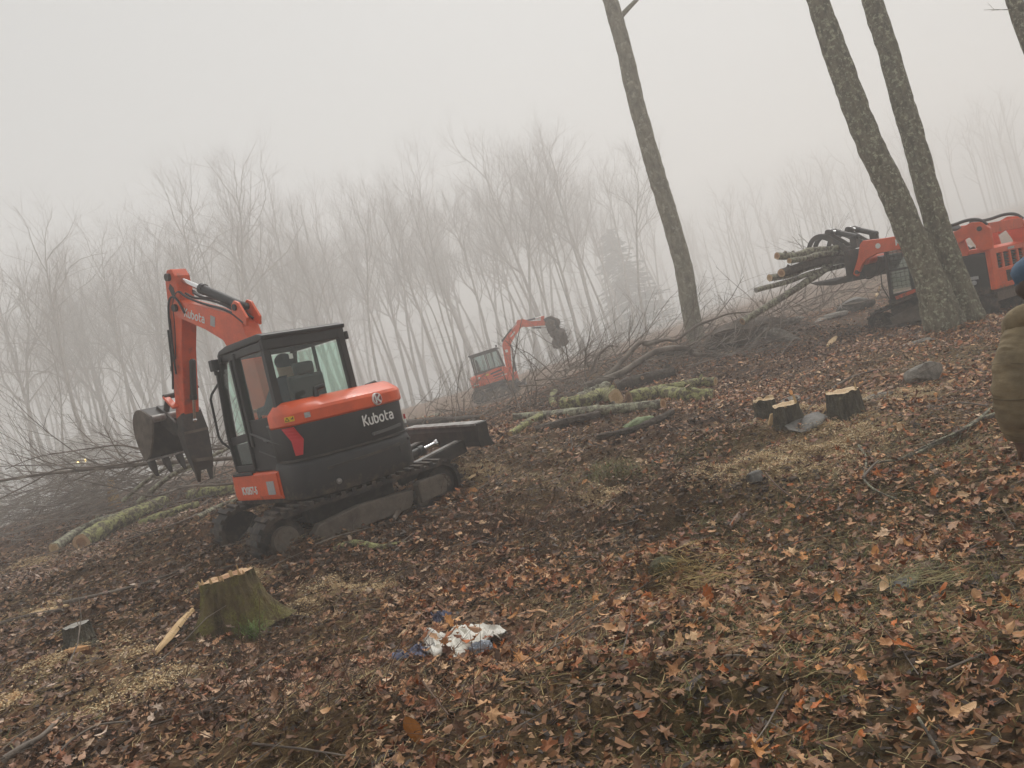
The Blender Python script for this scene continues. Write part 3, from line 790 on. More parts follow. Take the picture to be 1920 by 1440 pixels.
def track_set(root, M, y0, y1, circles=((-1.0, .33, .30), (1.0, .31, .28)), lug=.14, side=-1, plates=(), hub_r=.2, name='track'):
    """one rubber crawler wrapped round its wheels (x, z, r), with frame plates, wheels and rollers; M places it inside the machine"""
    N = 60; dirs = [(math.cos(2 * PI * k / N), math.sin(2 * PI * k / N)) for k in range(N)]
    sup = [max(circles, key=lambda c: c[0] * d[0] + c[1] * d[1] + c[2]) for d in dirs]
    def pt(k, t):
        k %= N; c, d = sup[k], dirs[k]
        return c[0] + d[0] * (c[2] + t), c[1] + d[1] * (c[2] + t)
    th = .045; m = MB(); vs = []; fs = []
    for k in range(N):
        i_, o_ = pt(k, 0), pt(k, th)
        vs += [(i_[0], y0, i_[1]), (o_[0], y0, o_[1]), (o_[0], y1, o_[1]), (i_[0], y1, i_[1])]
    for k in range(N):
        a, b = 4 * k, 4 * ((k + 1) % N)
        for j in range(4):
            j2 = (j + 1) % 4
            fs.append((a + j, b + j, b + j2, a + j2))
    m.add(vs, fs)
    acc = 0
    for k in range(N):
        p, q = pt(k, th + .014), pt(k + 1, th + .014); L = math.hypot(q[0] - p[0], q[1] - p[1]); s = 0
        d = Vector((q[0] - p[0], 0, q[1] - p[1]))
        while L > 1e-6 and acc + (L - s) >= lug:
            s += lug - acc; acc = 0; t = min(s / L, 1)
            c = (p[0] + (q[0] - p[0]) * t, p[1] + (q[1] - p[1]) * t)
            m.bar(Vector((c[0], y0 - .008, c[1])), Vector((c[0], y1 + .008, c[1])), .055, .045, Vector((-d.z, 0, d.x)).normalized())
        acc += max(L - s, 0)
    tr = m.build(name, RUBBER, root, M, smooth=35)
    sg = -1 if side < 0 else 1
    yo = y0 if side < 0 else y1
    for i, (x, z, r) in enumerate(circles):
        w = MB(); w.tube([(x, y0 + .06, z), (x, y1 - .06, z)], [r * .94] * 2, 22, mat=1)
        hr = hub_r if i == 0 else r * .55
        w.tube([(x, yo - sg * .07, z), (x, yo + sg * .012, z)], [hr, hr * .88], 20, mat=0 if i == 0 else 1)
        for k in range(8):
            a = k * PI / 4; cx, cz = x + hr * .6 * math.cos(a), z + hr * .6 * math.sin(a)
            w.tube([(cx, yo + sg * .012, cz), (cx, yo + sg * .028, cz)], [.016] * 2, 6)
        w.build('sprocket' if i == 0 else 'idler_wheel', [MUDDY, RUBBER], tr, M, smooth=40)
    xa, xb = min(c[0] for c in circles), max(c[0] for c in circles)
    zb = min(c[1] - c[2] for c in circles)
    for x in np.linspace(xa + .42 * (xb - xa) / 2, xb - .3 * (xb - xa) / 2, 4):
        w = MB(); w.tube([(x, y0 + .03, zb + .095), (x, y1 - .03, zb + .095)], [.085] * 2, 12); w.build('roller', MUDDY, tr, M, smooth=40)
    for pl in plates:
        f = MB(); f.prism(pl, 'y', min(yo + sg * .02, yo - sg * .12), max(yo + sg * .02, yo - sg * .12))
        f.build('track_frame', MUDDY, tr, M, bevel=.014)
    return tr

def plan_loft(mb, levels, mat=0):
    """levels: (outline [(x,y)...], z)"""
    mb.loft([[(x, y, z) for x, y in o] for o, z in levels], mat=mat)
def arc_outline(xl, xr, yf, pts):
    return [(xl, yf)] + pts + [(xr, yf)]
def smooth_poly(pts, it=2):
    for _ in range(it):
        q = [pts[0]]
        for a, b in zip(pts[:-1], pts[1:]):
            q += [(a[0] * .75 + b[0] * .25, a[1] * .75 + b[1] * .25), (a[0] * .25 + b[0] * .75, a[1] * .25 + b[1] * .75)]
        pts = q + [pts[-1]]
    return pts
def inset(o, d, c=(0, 0)):
    n = len(o); r = []
    for i in range(n):
        p, q, s = o[i - 1], o[i], o[(i + 1) % n]
        tx, ty = s[0] - p[0], s[1] - p[1]; l = math.hypot(tx, ty) + 1e-9
        r.append((q[0] - ty / l * d, q[1] + tx / l * d))
    return r
def plate(mb, quad, th, mat=0):
    """thin slab from a planar polygon"""
    q = [Vector(p) for p in quad]; n = (q[1] - q[0]).cross(q[2] - q[0]).normalized() * th / 2
    k = len(q)
    mb.add([p - n for p in q] + [p + n for p in q], [tuple(range(k - 1, -1, -1)), tuple(range(k, 2 * k))] + [(i, (i + 1) % k, k + (i + 1) % k, k + i) for i in range(k)], mat)
    return mb
def hydraulic(root, a, b, r, frac=.55, name='cylinder', M=None, rod=None):
    a = Vector(a); b = Vector(b); c = a.lerp(b, frac)
    m = MB(); m.cyl(a, c, r, n=14); m.cyl(c - (b - a).normalized() * .04, c + (b - a).normalized() * .03, r * 1.18, n=14)
    m.blob(a, (r * 1.1,) * 3, 8, 6)
    o = m.build(name, BLACK if rod is None else rod, root, M, smooth=40)
    k = MB(); k.cyl(c, b, r * .55, n=12); k.blob(b, (r * .9,) * 3, 8, 6)
    k.build('rod', CHROME, o if root.parent is None else root, M, smooth=40)
    return o

# ------------------------------------------------------------------ the near excavator
X1_POS, X1_YAW, X1_PIT, X1_ROL = Vector((-2.72, 10.0, .22)), 46, 3.5, 1.5
M1 = pose(X1_POS, X1_YAW, X1_PIT, X1_ROL)
x1 = empty('excavator', M=M1)
tag(x1, 'near orange and black excavator seen from behind with its bucket hanging out front', 'excavator')
Mu = M1.inverted() @ pose(Vector((-2.57, 9.75, .25)), 35, 4.0, -1.5)
_pl = ([(-.70, .13), (.52, .12), (.58, .2), (.60, .32), (-.1, .38), (-.62, .34), (-.70, .26)], [(.68, .12), (1.04, .14), (1.09, .25), (1.04, .37), (.72, .38), (.68, .34)])
_cc = ((-1.0, .30, .245), (1.04, .265, .205))
track_set(x1, Mu, -.98, -.58, circles=_cc, side=-1, plates=_pl, hub_r=.165, lug=.13)
track_set(x1, Mu, .58, .98, circles=_cc, side=1, plates=_pl, hub_r=.165, lug=.13)
u = MB(); u.box((0, 0, .42), (1.1, 1.2, .26)); u.prism([(-.9, .36), (.9, .36), (.6, .56), (-.6, .56)], 'y', -.3, .3)
u.tube([(0, 0, .5), (0, 0, .66)], [.46, .46], 24)
u.build('undercarriage', IRON, x1, Mu, bevel=.015)
# dozer blade on the uphill end of the tracks
bl = MB()
prof = [(1.68, .52), (1.88, .49), (1.83, .55), (1.79, .62), (1.79, .72), (1.83, .80), (1.74, .80), (1.71, .72), (1.70, .58)]
bl.prism(prof, 'y', -.98, .98)
bl.prism([(1.69, .51), (1.91, .48), (1.86, .60), (1.87, .81), (1.72, .81), (1.68, .62)], 'y', -1.0, -.965); bl.prism([(1.69, .51), (1.91, .48), (1.86, .60), (1.87, .81), (1.72, .81), (1.68, .62)], 'y', .965, 1.0)
blade = bl.build('blade', IRON, x1, Mu, bevel=.008)
e = MB(); e.box((1.775, 0, .806), (.17, 1.94, .03)); e.build('blade_edge', IRON_WORN, blade, Mu)
for s in (-1, 1):
    a = MB(); a.bar((.70, s * .46, .40), (1.70, s * .56, .53), .13, .17); a.build('blade_arm', IRON, blade, Mu, bevel=.01)
    a = MB(); a.bar((.72, s * .465, .497), (1.62, s * .55, .616), .11, .02); a.build('arm_top', IRON_WORN, blade, Mu)
hydraulic(blade, (.6, 0, .50), (1.62, 0, .60), .06, .75, 'blade_cylinder', Mu)

# rotating deck
side_l = [(-.92, .54), (-.93, -.60)]
rear_arc = smooth_poly([(-.93, -.62), (-.93, -.98), (-.74, -1.16), (-.40, -1.26), (.0, -1.28), (.40, -1.20), (.70, -1.04), (.83, -.80), (.85, -.5)], 2)
outl = [(-.60, .3)] + [(-.93, -.55)] + rear_arc + [(.85, .25)]
d_ = MB(); d_.prism([(-.90, .54), (-.90, -.6), (-.7, -1.05), (.6, -.95), (.82, -.5), (.82, .95), (.3, 1.05), (-.2, .7)], 'z', .60, .665); d_.build('deck', BLACK, x1, bevel=.01)
w = MB()
plan_loft(w, [(inset(outl, .06), .60), (inset(outl, .012), .635), (outl, .70), (outl, 1.0), (inset(outl, .02), 1.055), (inset(outl, .05), 1.075)])
cw = w.build('counterweight', BLACK, x1, smooth=40)
# recessed swoops, a lifting eye and a grab pocket on the counterweight
def wrap(frac, z, out=.0):
    i = frac * (len(rear_arc) - 1); k = min(int(i), len(rear_arc) - 2); f = i - k
    p, q = rear_arc[k], rear_arc[k + 1]
    tx, ty = q[0] - p[0], q[1] - p[1]; l = math.hypot(tx, ty); nn = Vector((ty / l, -tx / l, 0))
    if nn.dot(Vector((p[0] * .3, p[1], 0))) < 0: nn = -nn
    return Vector((p[0] + tx * f, p[1] + ty * f, z)) + nn * out, Vector((tx / l, ty / l, 0)), nn
def wrap_strip(mb, f0, f1, zfun, h, out, n=14, th=.012):
    for i in range(n):
        fa, fb = f0 + (f1 - f0) * i / n, f0 + (f1 - f0) * (i + 1) / n
        a, _, na = wrap(fa, 0, out); b, _, nb = wrap(fb, 0, out)
        za, zb = zfun((fa - f0) / (f1 - f0)), zfun((fb - f0) / (f1 - f0))
        ha = h(((fa - f0) / (f1 - f0))) if callable(h) else h; hb = h(((fb - f0) / (f1 - f0))) if callable(h) else h
        vs = []
        for p, nn, z, hh in ((a, na, za, ha), (b, nb, zb, hb)):
            for zz, oo in ((z, -.01), (z, th), (z + hh, th), (z + hh, -.01)):
                vs.append(Vector((p.x, p.y, zz)) + nn * oo)
        mb.add(vs, [(0, 1, 5, 4), (1, 2, 6, 5), (2, 3, 7, 6), (3, 0, 4, 7), (0, 3, 2, 1), (4, 5, 6, 7)])
for a_ in ((.30, .62, lambda t: .90 + .035 * t, .03, .0, 12, .016), (.70, .90, lambda t: .955 - .02 * t, .03, .0, 10, .016), (.05, .97, lambda t: 1.062, .022, -.012, 26, .014)):
    s_ = MB(); wrap_strip(s_, *a_); s_.build('rib', IRON, cw, smooth=40)
s_ = MB(); wrap_strip(s_, .615, .69, lambda t: .84 + .05 * t, .075, 0, 6, .006); s_.build('pocket', IRON, cw)
p_, t_, n_ = wrap(.33, .74, .015); b_ = MB(); b_.blob(p_, (.035, .03, .035), 10, 8); b_.build('eye_bolt', IRON_WORN, cw, smooth=60)
# black engine cover, upper band
uo = inset(outl, .045)
w = MB(); plan_loft(w, [(uo, 1.06), (inset(outl, .03), 1.10), (inset(outl, .02), 1.46), (inset(outl, .03), 1.50)])
ec = w.build('engine_cover', BLACK, x1, smooth=40)
s_ = MB(); wrap_strip(s_, .10, .97, lambda t: 1.478, .02, -.012, 26, .014); s_.build('grey_seam', GREY_TRIM, ec, smooth=40)
for f0, f1, flip in ((.125, .235, 0), (.85, .955, 1)):
    s_ = MB()
    # chevron shaped red light: two slanted strips
    k = 5
    for i in range(2):
        z0, z1 = (1.455, 1.30) if i == 0 else (1.30, 1.13)
        for j in range(4):
            ta, tb = j / 4, (j + 1) / 4
            zz0, zz1 = z0 + (z1 - z0) * ta, z0 + (z1 - z0) * tb
            def lim(t):
                if i == 0: lo, hi = .0 + .38 * t, .62 + .33 * t
                else: lo, hi = .38 + .05 * t, .95 - .18 * t
                return (lo, hi) if not flip else (lo, hi)
            for (qa, qb) in (((lim(ta)[0], lim(ta)[1])), ((lim(tb)[0], lim(tb)[1]))),:
                vs = []
                for fr, z in ((qa[0], zz0), (qa[1], zz0), (qb[1], zz1), (qb[0], zz1)):
                    p, _, nn = wrap(f0 + (f1 - f0) * fr, z, -.008); vs.append(p + nn * .0)
                    vs.append(p + nn * .014)
                s_.add([vs[0], vs[2], vs[4], vs[6], vs[1], vs[3], vs[5], vs[7]], [(0, 1, 2, 3), (4, 7, 6, 5), (0, 4, 5, 1), (1, 5, 6, 2), (2, 6, 7, 3), (3, 7, 4, 0)])
    s_.build('red_light', RED_MARK, ec)
s_ = MB(); wrap_strip(s_, .50, .66, lambda t: 1.135 + .02 * t, .035, -.01, 8, .02); s_.build('grab_handle', GREY_TRIM, ec, smooth=40)
p_, t_, n_ = wrap(.535, 1.335, -.004)
stroke_text('maker_lettering', 'Kubota', .115, p_ + n_ * .012, t_, Vector((0, 0, 1)), WHITE_PRINT, ec, .17)
for f_, z_, ww, hh, mt in ((.735, 1.19, .055, .075, WHITE_PRINT), (.775, 1.24, .075, .10, RED_MARK)):
    p_, t_, n_ = wrap(f_, z_, .002); b_ = MB(); R = Matrix((t_, n_, Vector((0, 0, 1)))).transposed(); b_.box(p_, (ww * .7, .02, hh * .7), R); b_.build('sticker', mt, ec)
# orange hood
ho_ = [(-.90, -.80)] + [p for p in inset(outl, -.012) if p[1] < -.62] + [(.86, -.1), (.30, -.1), (.30, -.82)]
h1 = [(x * .985, y * .985) for x, y in ho_]
h2 = [(x * .90 - .03, (y + .8) * .62 - .8) for x, y in ho_]
h3 = [(x * .84 - .03, (y + .8) * .40 - .8) for x, y in ho_]
w = MB(); plan_loft(w, [(h1, 1.465), (ho_, 1.485), (ho_, 1.60), (h1, 1.635), (h2, 1.72), (h3, 1.745)])
hood = w.build('hood', ORANGE, x1, smooth=28)
def onarc(f, z, o): return wrap(f, z, o)
p_, t_, n_ = onarc(.545, 1.55, .022); c_ = MB(); R = n_
c_.tube([p_ - n_ * .02, p_ + n_ * .012], [.075, .072], 24); em = c_.build('emblem', WHITE_PRINT, hood, smooth=40)
c_ = MB(); c_.tube([p_, p_ + n_ * .016], [.062, .062], 24); c_.build('emblem_disc', mat('emblem_red', (.25, .03, .03), .4), hood, smooth=40)
c_ = MB()
for a, b in (((-.038, .045), (-.038, -.045)), ((.035, .045), (-.012, .0)), ((-.012, .0), (.04, -.045)), ((-.045, .0), (.01, .0))):
    pa = p_ + t_ * a[0] + Vector((0, 0, a[1])) + n_ * .018; pb = p_ + t_ * b[0] + Vector((0, 0, b[1])) + n_ * .018
    c_.bar(pa, pb, .022, .006, n_)
c_.build('emblem_sign', WHITE_PRINT, hood)
for f_, z_, ww, hh, mt, tx in ((.185, 1.548, .115, .058, YELLOW, 1), (.268, 1.555, .065, .06, GREY_STICK, 0)):
    p_, t_, n_ = onarc(f_, z_, .014); b_ = MB(); R = Matrix((t_, n_, Vector((0, 0, 1)))).transposed(); b_.box(p_, (ww, .012, hh), R)
    so = b_.build('sticker', mt, hood)
    if tx:
        k_ = MB(); q_ = p_ - t_ * .025 + n_ * .007
        for a, b in (((-.024, -.018), (.024, -.018)), ((-.024, -.018), (0, .022)), ((.024, -.018), (0, .022))):
            k_.bar(q_ + t_ * a[0] + Vector((0, 0, a[1])), q_ + t_ * b[0] + Vector((0, 0, b[1])), .006, .003, n_)
        q_ = p_ + t_ * .035 + n_ * .007
        k_.box(q_, (.03, .003, .012), R); k_.box(q_ + t_ * .012 + Vector((0, 0, .012)), (.008, .003, .02), R)
        k_.build('warning_sign', BLACK, hood)
p_, t_, n_ = onarc(.86, 1.59, -.03); b_ = MB(); R = Matrix((t_, n_, Vector((0, 0, 1)))).transposed(); b_.box(p_, (.09, .02, .05), R); b_.build('sticker', YELLOW, hood)
b_ = MB(); b_.cyl((-.47, -1.0, 1.60), (-.47, -1.0, 1.80), .035); b_.cyl((-.47, -1.0, 1.60), (-.47, -1.0, 1.645), .06); b_.tube([(-.47, -1.0, 1.79), (-.47, -1.0, 1.82), (-.36, -1.02, 1.84)], [.034, .034, .03], 10)
b_.build('exhaust_stub', BLACK_TRIM, hood, smooth=40)
b_ = MB(); b_.tube([(.36, -.75, 1.66), (.40, -.78, 1.74), (.58, -.72, 1.76), (.74, -.62, 1.70), (.80, -.55, 1.60)], .018, 8); b_.build('grab_rail', BLACK_TRIM, hood, smooth=50)
# side tank on the right
b_ = MB(); b_.prism([(-.1, .66), (.95, .66), (1.0, 1.0), (.8, 1.35), (-.1, 1.45)], 'x', .32, .84); b_.build('side_tank', ORANGE, x1, bevel=.03)
# orange step panel, left front
sp = MB(); sp.prism([(-.60, .655), (.53, .655), (.57, .72), (.56, .99), (-.60, .99)], 'x', -.945, -.55)
spn = sp.build('step_panel', ORANGE, x1, bevel=.02)
b_ = MB(); b_.box((-.93, .25, .985), (.06, .5, .035)); b_.build('tread_strip', BLACK, spn, bevel=.008)
b_ = MB(); b_.prism([(-.58, .70), (-.12, .70), (.02, .97), (-.58, .97)], 'x', -.962, -.94); b_.build('lip', ORANGE, spn, bevel=.008)
b_ = MB(); b_.box((-.964, -.40, .80), (.006, .17, .16)); b_.build('reflector', GREY_STICK, spn)
font_mesh('model_number', 'KX057-5', .135, (-.9475, .17, .775), (0, -1, 0), (0, 0, 1), WHITE_PRINT, spn, .003, .003, .78)

# cab
cab = MB()
XL, XR, YR, YF = -.88, .24, -.82, .46
cab.box(((XL + XR) / 2, (YR + YF) / 2, 1.03), (XR - XL, YF - YR, .06))
def post(a, b, w=.07, h=.07): cab.bar(a, b, w, h, Vector((1, 0, 0)))
post((XL + .03, YR + .03, 1.0), (XL + .05, YR + .08, 2.52), .085, .085)
post((XR - .03, YR + .03, 1.0), (XR - .05, YR + .06, 2.52), .085, .085)
cab.tube([(XL + .04, YF, 1.0), (XL + .04, YF + .05, 1.45), (XL + .05, YF - .01, 2.05), (XL + .06, YF - .10, 2.36), (XL + .07, YF - .22, 2.50)], [.055] * 5, 8)
cab.tube([(XR - .04, YF, 1.0), (XR - .04, YF + .05, 1.45), (XR - .05, YF - .01, 2.05), (XR - .06, YF - .10, 2.36), (XR - .07, YF - .22, 2.50)], [.05] * 5, 8)
post((XL + .02, -.08, 1.3), (XL + .04, -.05, 2.45), .06, .10)           # door post
cab.bar((XL + .02, YR, 1.58), (XL + .02, -.08, 1.58), .05, .08); cab.bar((XL + .02, -.1, 1.44), (XL + .02, YF + .04, 1.40), .05, .10)
cab.bar((XL + .03, YR + .06, 2.43), (XL + .06, YF - .16, 2.43), .07, .10); cab.bar((XR - .03, YR + .06, 2.43), (XR - .06, YF - .16, 2.43), .07, .10)
cab.bar((XL, YR + .05, 2.44), (XR, YR + .05, 2.44), .06, .13); cab.bar((XL, YF - .15, 2.44), (XR, YF - .15, 2.44), .06, .10)
cab.bar((XL, YF + .03, 1.2), (XR, YF + .03, 1.2), .05, .30)
cabo = cab.build('cab', BLACK_TRIM, x1, bevel=.012)
b_ = MB(); b_.prism([(YR - .01, 2.495), (YF - .12, 2.47), (YF - .2, 2.53), (YF - .40, 2.565), (YR + .1, 2.575), (YR - .02, 2.545)], 'x', XL - .01, XR + .01)
b_.build('roof', BLACK_TRIM, cabo, bevel=.018)
b_ = MB(); plate(b_, [(XL + .02, YR + .0, 1.0), (XR, YR + .0, 1.0), (XR - .01, YR + .02, 1.70), (XL + .03, YR + .02, 1.66)], .04); b_.build('rear_panel', BLACK, cabo)
b_ = MB(); plate(b_, [(XL + .0, YR, 1.0), (XL + .0, -.05, 1.0), (XL + .01, -.06, 1.6), (XL + .01, YR + .02, 1.6)], .03); b_.build('side_panel', BLACK, cabo)
door = MB(); door.bar((XL - .01, .02, 1.05), (XL - .01, YF + .0, 1.05), .035, .08); door.bar((XL - .01, -.02, 1.02), (XL - .005, .0, 2.38), .035, .06, Vector((1, 0, 0)))
door.bar((XL - .01, YF - .01, 1.02), (XL - .01, YF + .03, 1.5), .035, .06, Vector((1, 0, 0))); door.bar((XL - .01, YF + .03, 1.5), (XL - .0, YF - .06, 2.3), .035, .06, Vector((1, 0, 0)))
dro = door.build('door', BLACK_TRIM, cabo, bevel=.008)
def pane(name, quad, parent, th=.006, mt=None):
    m_ = MB(); plate(m_, quad, th); return m_.build(name, mt or GLASS, parent)
pane('window', [(XL + .005, .03, 1.50), (XL + .005, YF + .01, 1.50), (XL + .015, YF - .07, 2.34), (XL + .015, .03, 2.38)], cabo)
pane('window', [(XL + .005, .04, 1.10), (XL + .005, YF - .02, 1.10), (XL + .005, YF + .01, 1.36), (XL + .005, .04, 1.38)], cabo)
pane('window', [(XL + .02, YR + .09, 1.63), (XL + .02, -.12, 1.63), (XL + .035, -.12, 2.38), (XL + .035, YR + .12, 2.38)], cabo)
pane('rear_window', [(XL + .09, YR + .02, 1.71), (XR - .08, YR + .02, 1.73), (XR - .09, YR + .05, 2.37), (XL + .10, YR + .05, 2.37)], cabo)
pane('windscreen', [(XL + .09, YF + .02, 1.38), (XR - .09, YF + .02, 1.38), (XR - .10, YF - .08, 2.38), (XL + .10, YF - .08, 2.38)], cabo)
pane('window', [(XR - .02, YR + .1, 1.5), (XR - .02, YF - .02, 1.5), (XR - .04, YF - .12, 2.36), (XR - .04, YR + .12, 2.36)], cabo)
b_ = MB(); b_.bar((XR - .03, -.12, 1.45), (XR - .045, -.12, 2.4), .03, .04, Vector((1, 0, 0))); b_.build('window_bar', BLACK_TRIM, cabo)
b_ = MB(); b_.tube([(XL - .01, YF - .03, 2.16), (XL - .09, YF + .06, 2.04), (XL - .10, YF + .10, 1.98), (XL - .10, YF + .12, 1.50), (XL - .08, YF + .10, 1.42), (XL + .0, YF + .0, 1.28)], .016, 8)
b_.build('hand_rail', BLACK_TRIM, cabo, smooth=60)
b_ = MB(); b_.box((XL - .03, YF - .06, 2.38), (.10, .09, .14)); b_.box((XL - .03, YF - .06, 2.29), (.04, .04, .07)); b_.build('work_light', BLACK, cabo, bevel=.012)
b_ = MB(); b_.box((XR + .03, YR + .05, 2.40), (.04, .08, .10)); b_.build('corner_lamp', BLACK, cabo, bevel=.01)
b_ = MB(); b_.box((-.33, -.35, 1.38), (.5, .5, .14)); b_.box((-.33, -.62, 1.72), (.46, .12, .62)); b_.box((-.33, -.63, 2.10), (.26, .10, .16)); b_.box((-.33, -.35, 1.2), (.3, .3, .3))
b_.build('seat', BLACK, cabo, bevel=.04)
b_ = MB(); b_.box((XR - .12, .0, 1.45), (.16, .7, .5)); b_.box((-.62, -.1, 1.5), (.14, .5, .12)); b_.tube([(-.62, .12, 1.5), (-.6, .16, 1.72)], [.02, .03], 8); b_.tube([(-.06, .12, 1.5), (-.06, .16, 1.72)], [.02, .03], 8); b_.build('console', BLACK, cabo, bevel=.02)
b_ = MB(); b_.cyl((XL - .02, -.60, 1.50), (XL - .02, -.52, 1.505), .018); b_.cyl((XL - .02, -.45, 1.34), (XL - .02, -.37, 1.36), .012); b_.build('latch', GREY_TRIM, cabo)
b_ = MB(); b_.tube([(XL - .012, YR + .05, 1.27), (XL - .02, -.5, 1.34), (XL - .02, -.1, 1.46)], .012, 6); b_.tube([(XL - .012, -.62, 1.12), (XL - .015, -.2, 1.24)], .008, 6); b_.build('panel_seam', GREY_TRIM, cabo)
b_ = MB(); b_.box((XL + .34, YR + .047, 2.26), (.05, .003, .06)); b_.build('sticker', WHITE_PRINT, cabo)

# boom, arm, bucket and thumb
Mb = Matrix.Rotation(rad(6), 4, 'Z')
BX = -.05
m_ = MB(); m_.box((BX, .82, .92), (.34, .5, .5)); m_.cyl((BX, .95, .60), (BX, .95, 1.2), .13, n=16); m_.build('swing_bracket', ORANGE_DIRTY, x1, Mb, bevel=.03)
bp = [(.62, .92), (.60, 1.4), (.63, 2.1), (.68, 2.62), (.74, 2.90), (.92, 3.06), (1.5, 3.27), (2.16, 3.53), (2.30, 3.50), (2.33, 3.38), (2.24, 3.28), (1.62, 2.98), (1.26, 2.76), (1.14, 2.52), (1.08, 2.1), (.98, 1.3), (.90, .90), (.76, .82)]
m_ = MB(); m_.prism(bp, 'x', BX - .125, BX + .125)
boom = m_.build('boom', ORANGE, x1, Mb, bevel=.018)
for s in (-1, 1):
    m_ = MB(); m_.prism([(.66, 2.84), (.92, 3.02), (.90, 3.17), (.82, 3.22), (.74, 3.18), (.62, 2.95)], 'x', BX + s * .10 - .02, BX + s * .10 + .02); m_.build('lug', ORANGE, boom, Mb, bevel=.008)
    for (yy, zz) in ((.98, 2.32), (.96, 2.02)):
        m_ = MB(); m_.cyl((BX + s * .12, yy, zz), (BX + s * .155, yy, zz), .035, n=12); m_.build('pin', CHROME, boom, Mb, smooth=40)
m_ = MB(); m_.cyl((BX - .14, .82, 3.13), (BX + .14, .82, 3.13), .045, n=12); m_.build('pin', IRON, boom, Mb, smooth=40)
hydraulic(x1, (BX, .84, 3.14), (BX, 2.23, 3.86), .068, .58, 'arm_cylinder', M=Mb)
hydraulic(x1, (BX, 1.18, 1.0), (BX, 1.22, 2.42), .06, .55, 'boom_cylinder', M=Mb)
hn = Vector((-1, 0, 0))
dv = Vector((0, 1.5 - 2.16, 3.12 - 3.40)).normalized()
nu = hn.cross(dv)
if nu.z < 0: nu = -nu
stroke_text('maker_lettering', 'Kubota', .115, Vector((BX - .127, 1.80, 3.22)), dv, dv.cross(Vector((1, 0, 0))) if dv.cross(Vector((1, 0, 0))).z > 0 else -dv.cross(Vector((1, 0, 0))), WHITE_PRINT, boom, .17, Mb)
m_ = MB(); m_.bar((BX - .127, 1.42, 2.99), (BX - .127, 1.36, 3.12), .11, .004, hn); m_.build('sticker', GREY_STICK, boom, Mb)
for off, pts in ((0, [(.72, 2.9), (1.0, 3.13), (1.5, 3.31), (1.95, 3.52), (2.1, 3.66), (2.3, 3.52), (2.36, 3.2), (2.56, 2.72)]), (1, [(.74, 2.95), (1.1, 3.22), (1.6, 3.42), (1.8, 3.46), (2.0, 3.58)])):
    for s in (-1, 1):
        m_ = MB(); m_.tube([(BX + s * (.06 + .05 * (1 - off)), y_, z_) for y_, z_ in smooth_poly(pts, 2)], .017, 7); m_.build('hose', BLACK, boom, Mb, smooth=60)
m_ = MB(); m_.tube([(BX - .145, y_, z_) for y_, z_ in smooth_poly([(2.0, 3.30), (2.12, 3.56), (2.30, 3.60), (2.42, 3.4), (2.50, 3.05), (2.62, 2.7)], 2)], .016, 7); m_.build('hose', BLACK, boom, Mb, smooth=60)
ap = [(2.08, 3.86), (2.14, 3.97), (2.24, 3.98), (2.34, 3.90), (2.42, 3.55), (2.52, 3.2), (2.72, 2.6), (2.95, 1.82), (2.95, 1.68), (2.86, 1.62), (2.76, 1.68), (2.60, 2.1), (2.36, 2.8), (2.16, 3.22), (2.08, 3.5)]
m_ = MB(); m_.prism(ap, 'x', BX - .12, BX + .12)
arm = m_.build('arm', ORANGE_DIRTY, x1, Mb, bevel=.016)
m_ = MB(); m_.prism([(2.17, 3.5), (2.26, 3.62), (2.30, 3.72), (2.24, 3.78), (2.17, 3.70)], 'x', BX - .124, BX + .124); m_.build('slot', IRON, arm, Mb)
for zz in (3.42, 3.87):
    m_ = MB(); m_.cyl((BX - .17, 2.22, zz), (BX + .17, 2.22, zz), .055, n=14); m_.build('pin', IRON, arm, Mb, smooth=40)
hydraulic(arm, (BX, 2.55, 3.42), (BX, 3.02, 2.22), .05, .68, 'bucket_cylinder', M=Mb)
for s in (-1, 1):
    m_ = MB(); m_.bar((BX + s * .16, 3.02, 2.22), (BX + s * .16, 2.80, 2.02), .035, .10, Vector((1, 0, 0))); m_.build('link', ORANGE, arm, Mb, bevel=.01)
    m_ = MB(); m_.bar((BX + s * .11, 3.02, 2.22), (BX + s * .11, 3.26, 1.92), .035, .09, Vector((1, 0, 0))); m_.build('link', IRON, arm, Mb, bevel=.01)
m_ = MB(); m_.cyl((BX - .19, 3.02, 2.22), (BX + .19, 3.02, 2.22), .04, n=12); m_.build('pin', IRON, arm, Mb, smooth=40)
for dx, pts in ((-.16, [(2.40, 3.3), (2.50, 2.9), (2.58, 2.5)]), (.16, [(2.44, 3.3), (2.62, 2.8), (2.70, 2.4), (2.62, 2.25)]), (-.165, [(2.5, 3.15), (2.62, 2.6), (2.75, 2.3)])):
    m_ = MB(); m_.tube([(BX + dx, y_, z_) for y_, z_ in smooth_poly(pts, 2)], .016, 7); m_.build('hose', BLACK, arm, Mb, smooth=60)
# bucket: curved shell between two side plates, mouth towards the machine
bk = [(3.08, 1.98), (3.35, 2.12), (3.62, 2.20), (3.86, 2.14), (4.0, 1.98), (4.04, 1.78), (4.0, 1.58), (3.90, 1.40), (3.80, 1.30)]
bk = [(3.08 + (y_ - 3.08) * .66, 1.32 + (z_ - 1.30) * .90) for y_, z_ in bk]
bw0, bw1 = BX - .40, BX + .38
m_ = MB(); sp_ = smooth_poly(bk, 2)
inn = [(y_ + (3.3 - y_) * .06, z_ + (1.7 - z_) * .06) for y_, z_ in sp_]
m_.prism(sp_ + inn[::-1], 'x', bw0, bw1)
bucket = m_.build('bucket', IRON, x1, Mb, smooth=35)
for xx in (bw0, bw1):
    m_ = MB(); m_.prism(sp_ + [(3.40, 1.40), (3.22, 1.62), (3.10, 1.84)], 'x', xx - .014, xx + .014); m_.build('side_plate', MUDDY if xx == bw0 else IRON, bucket, Mb)
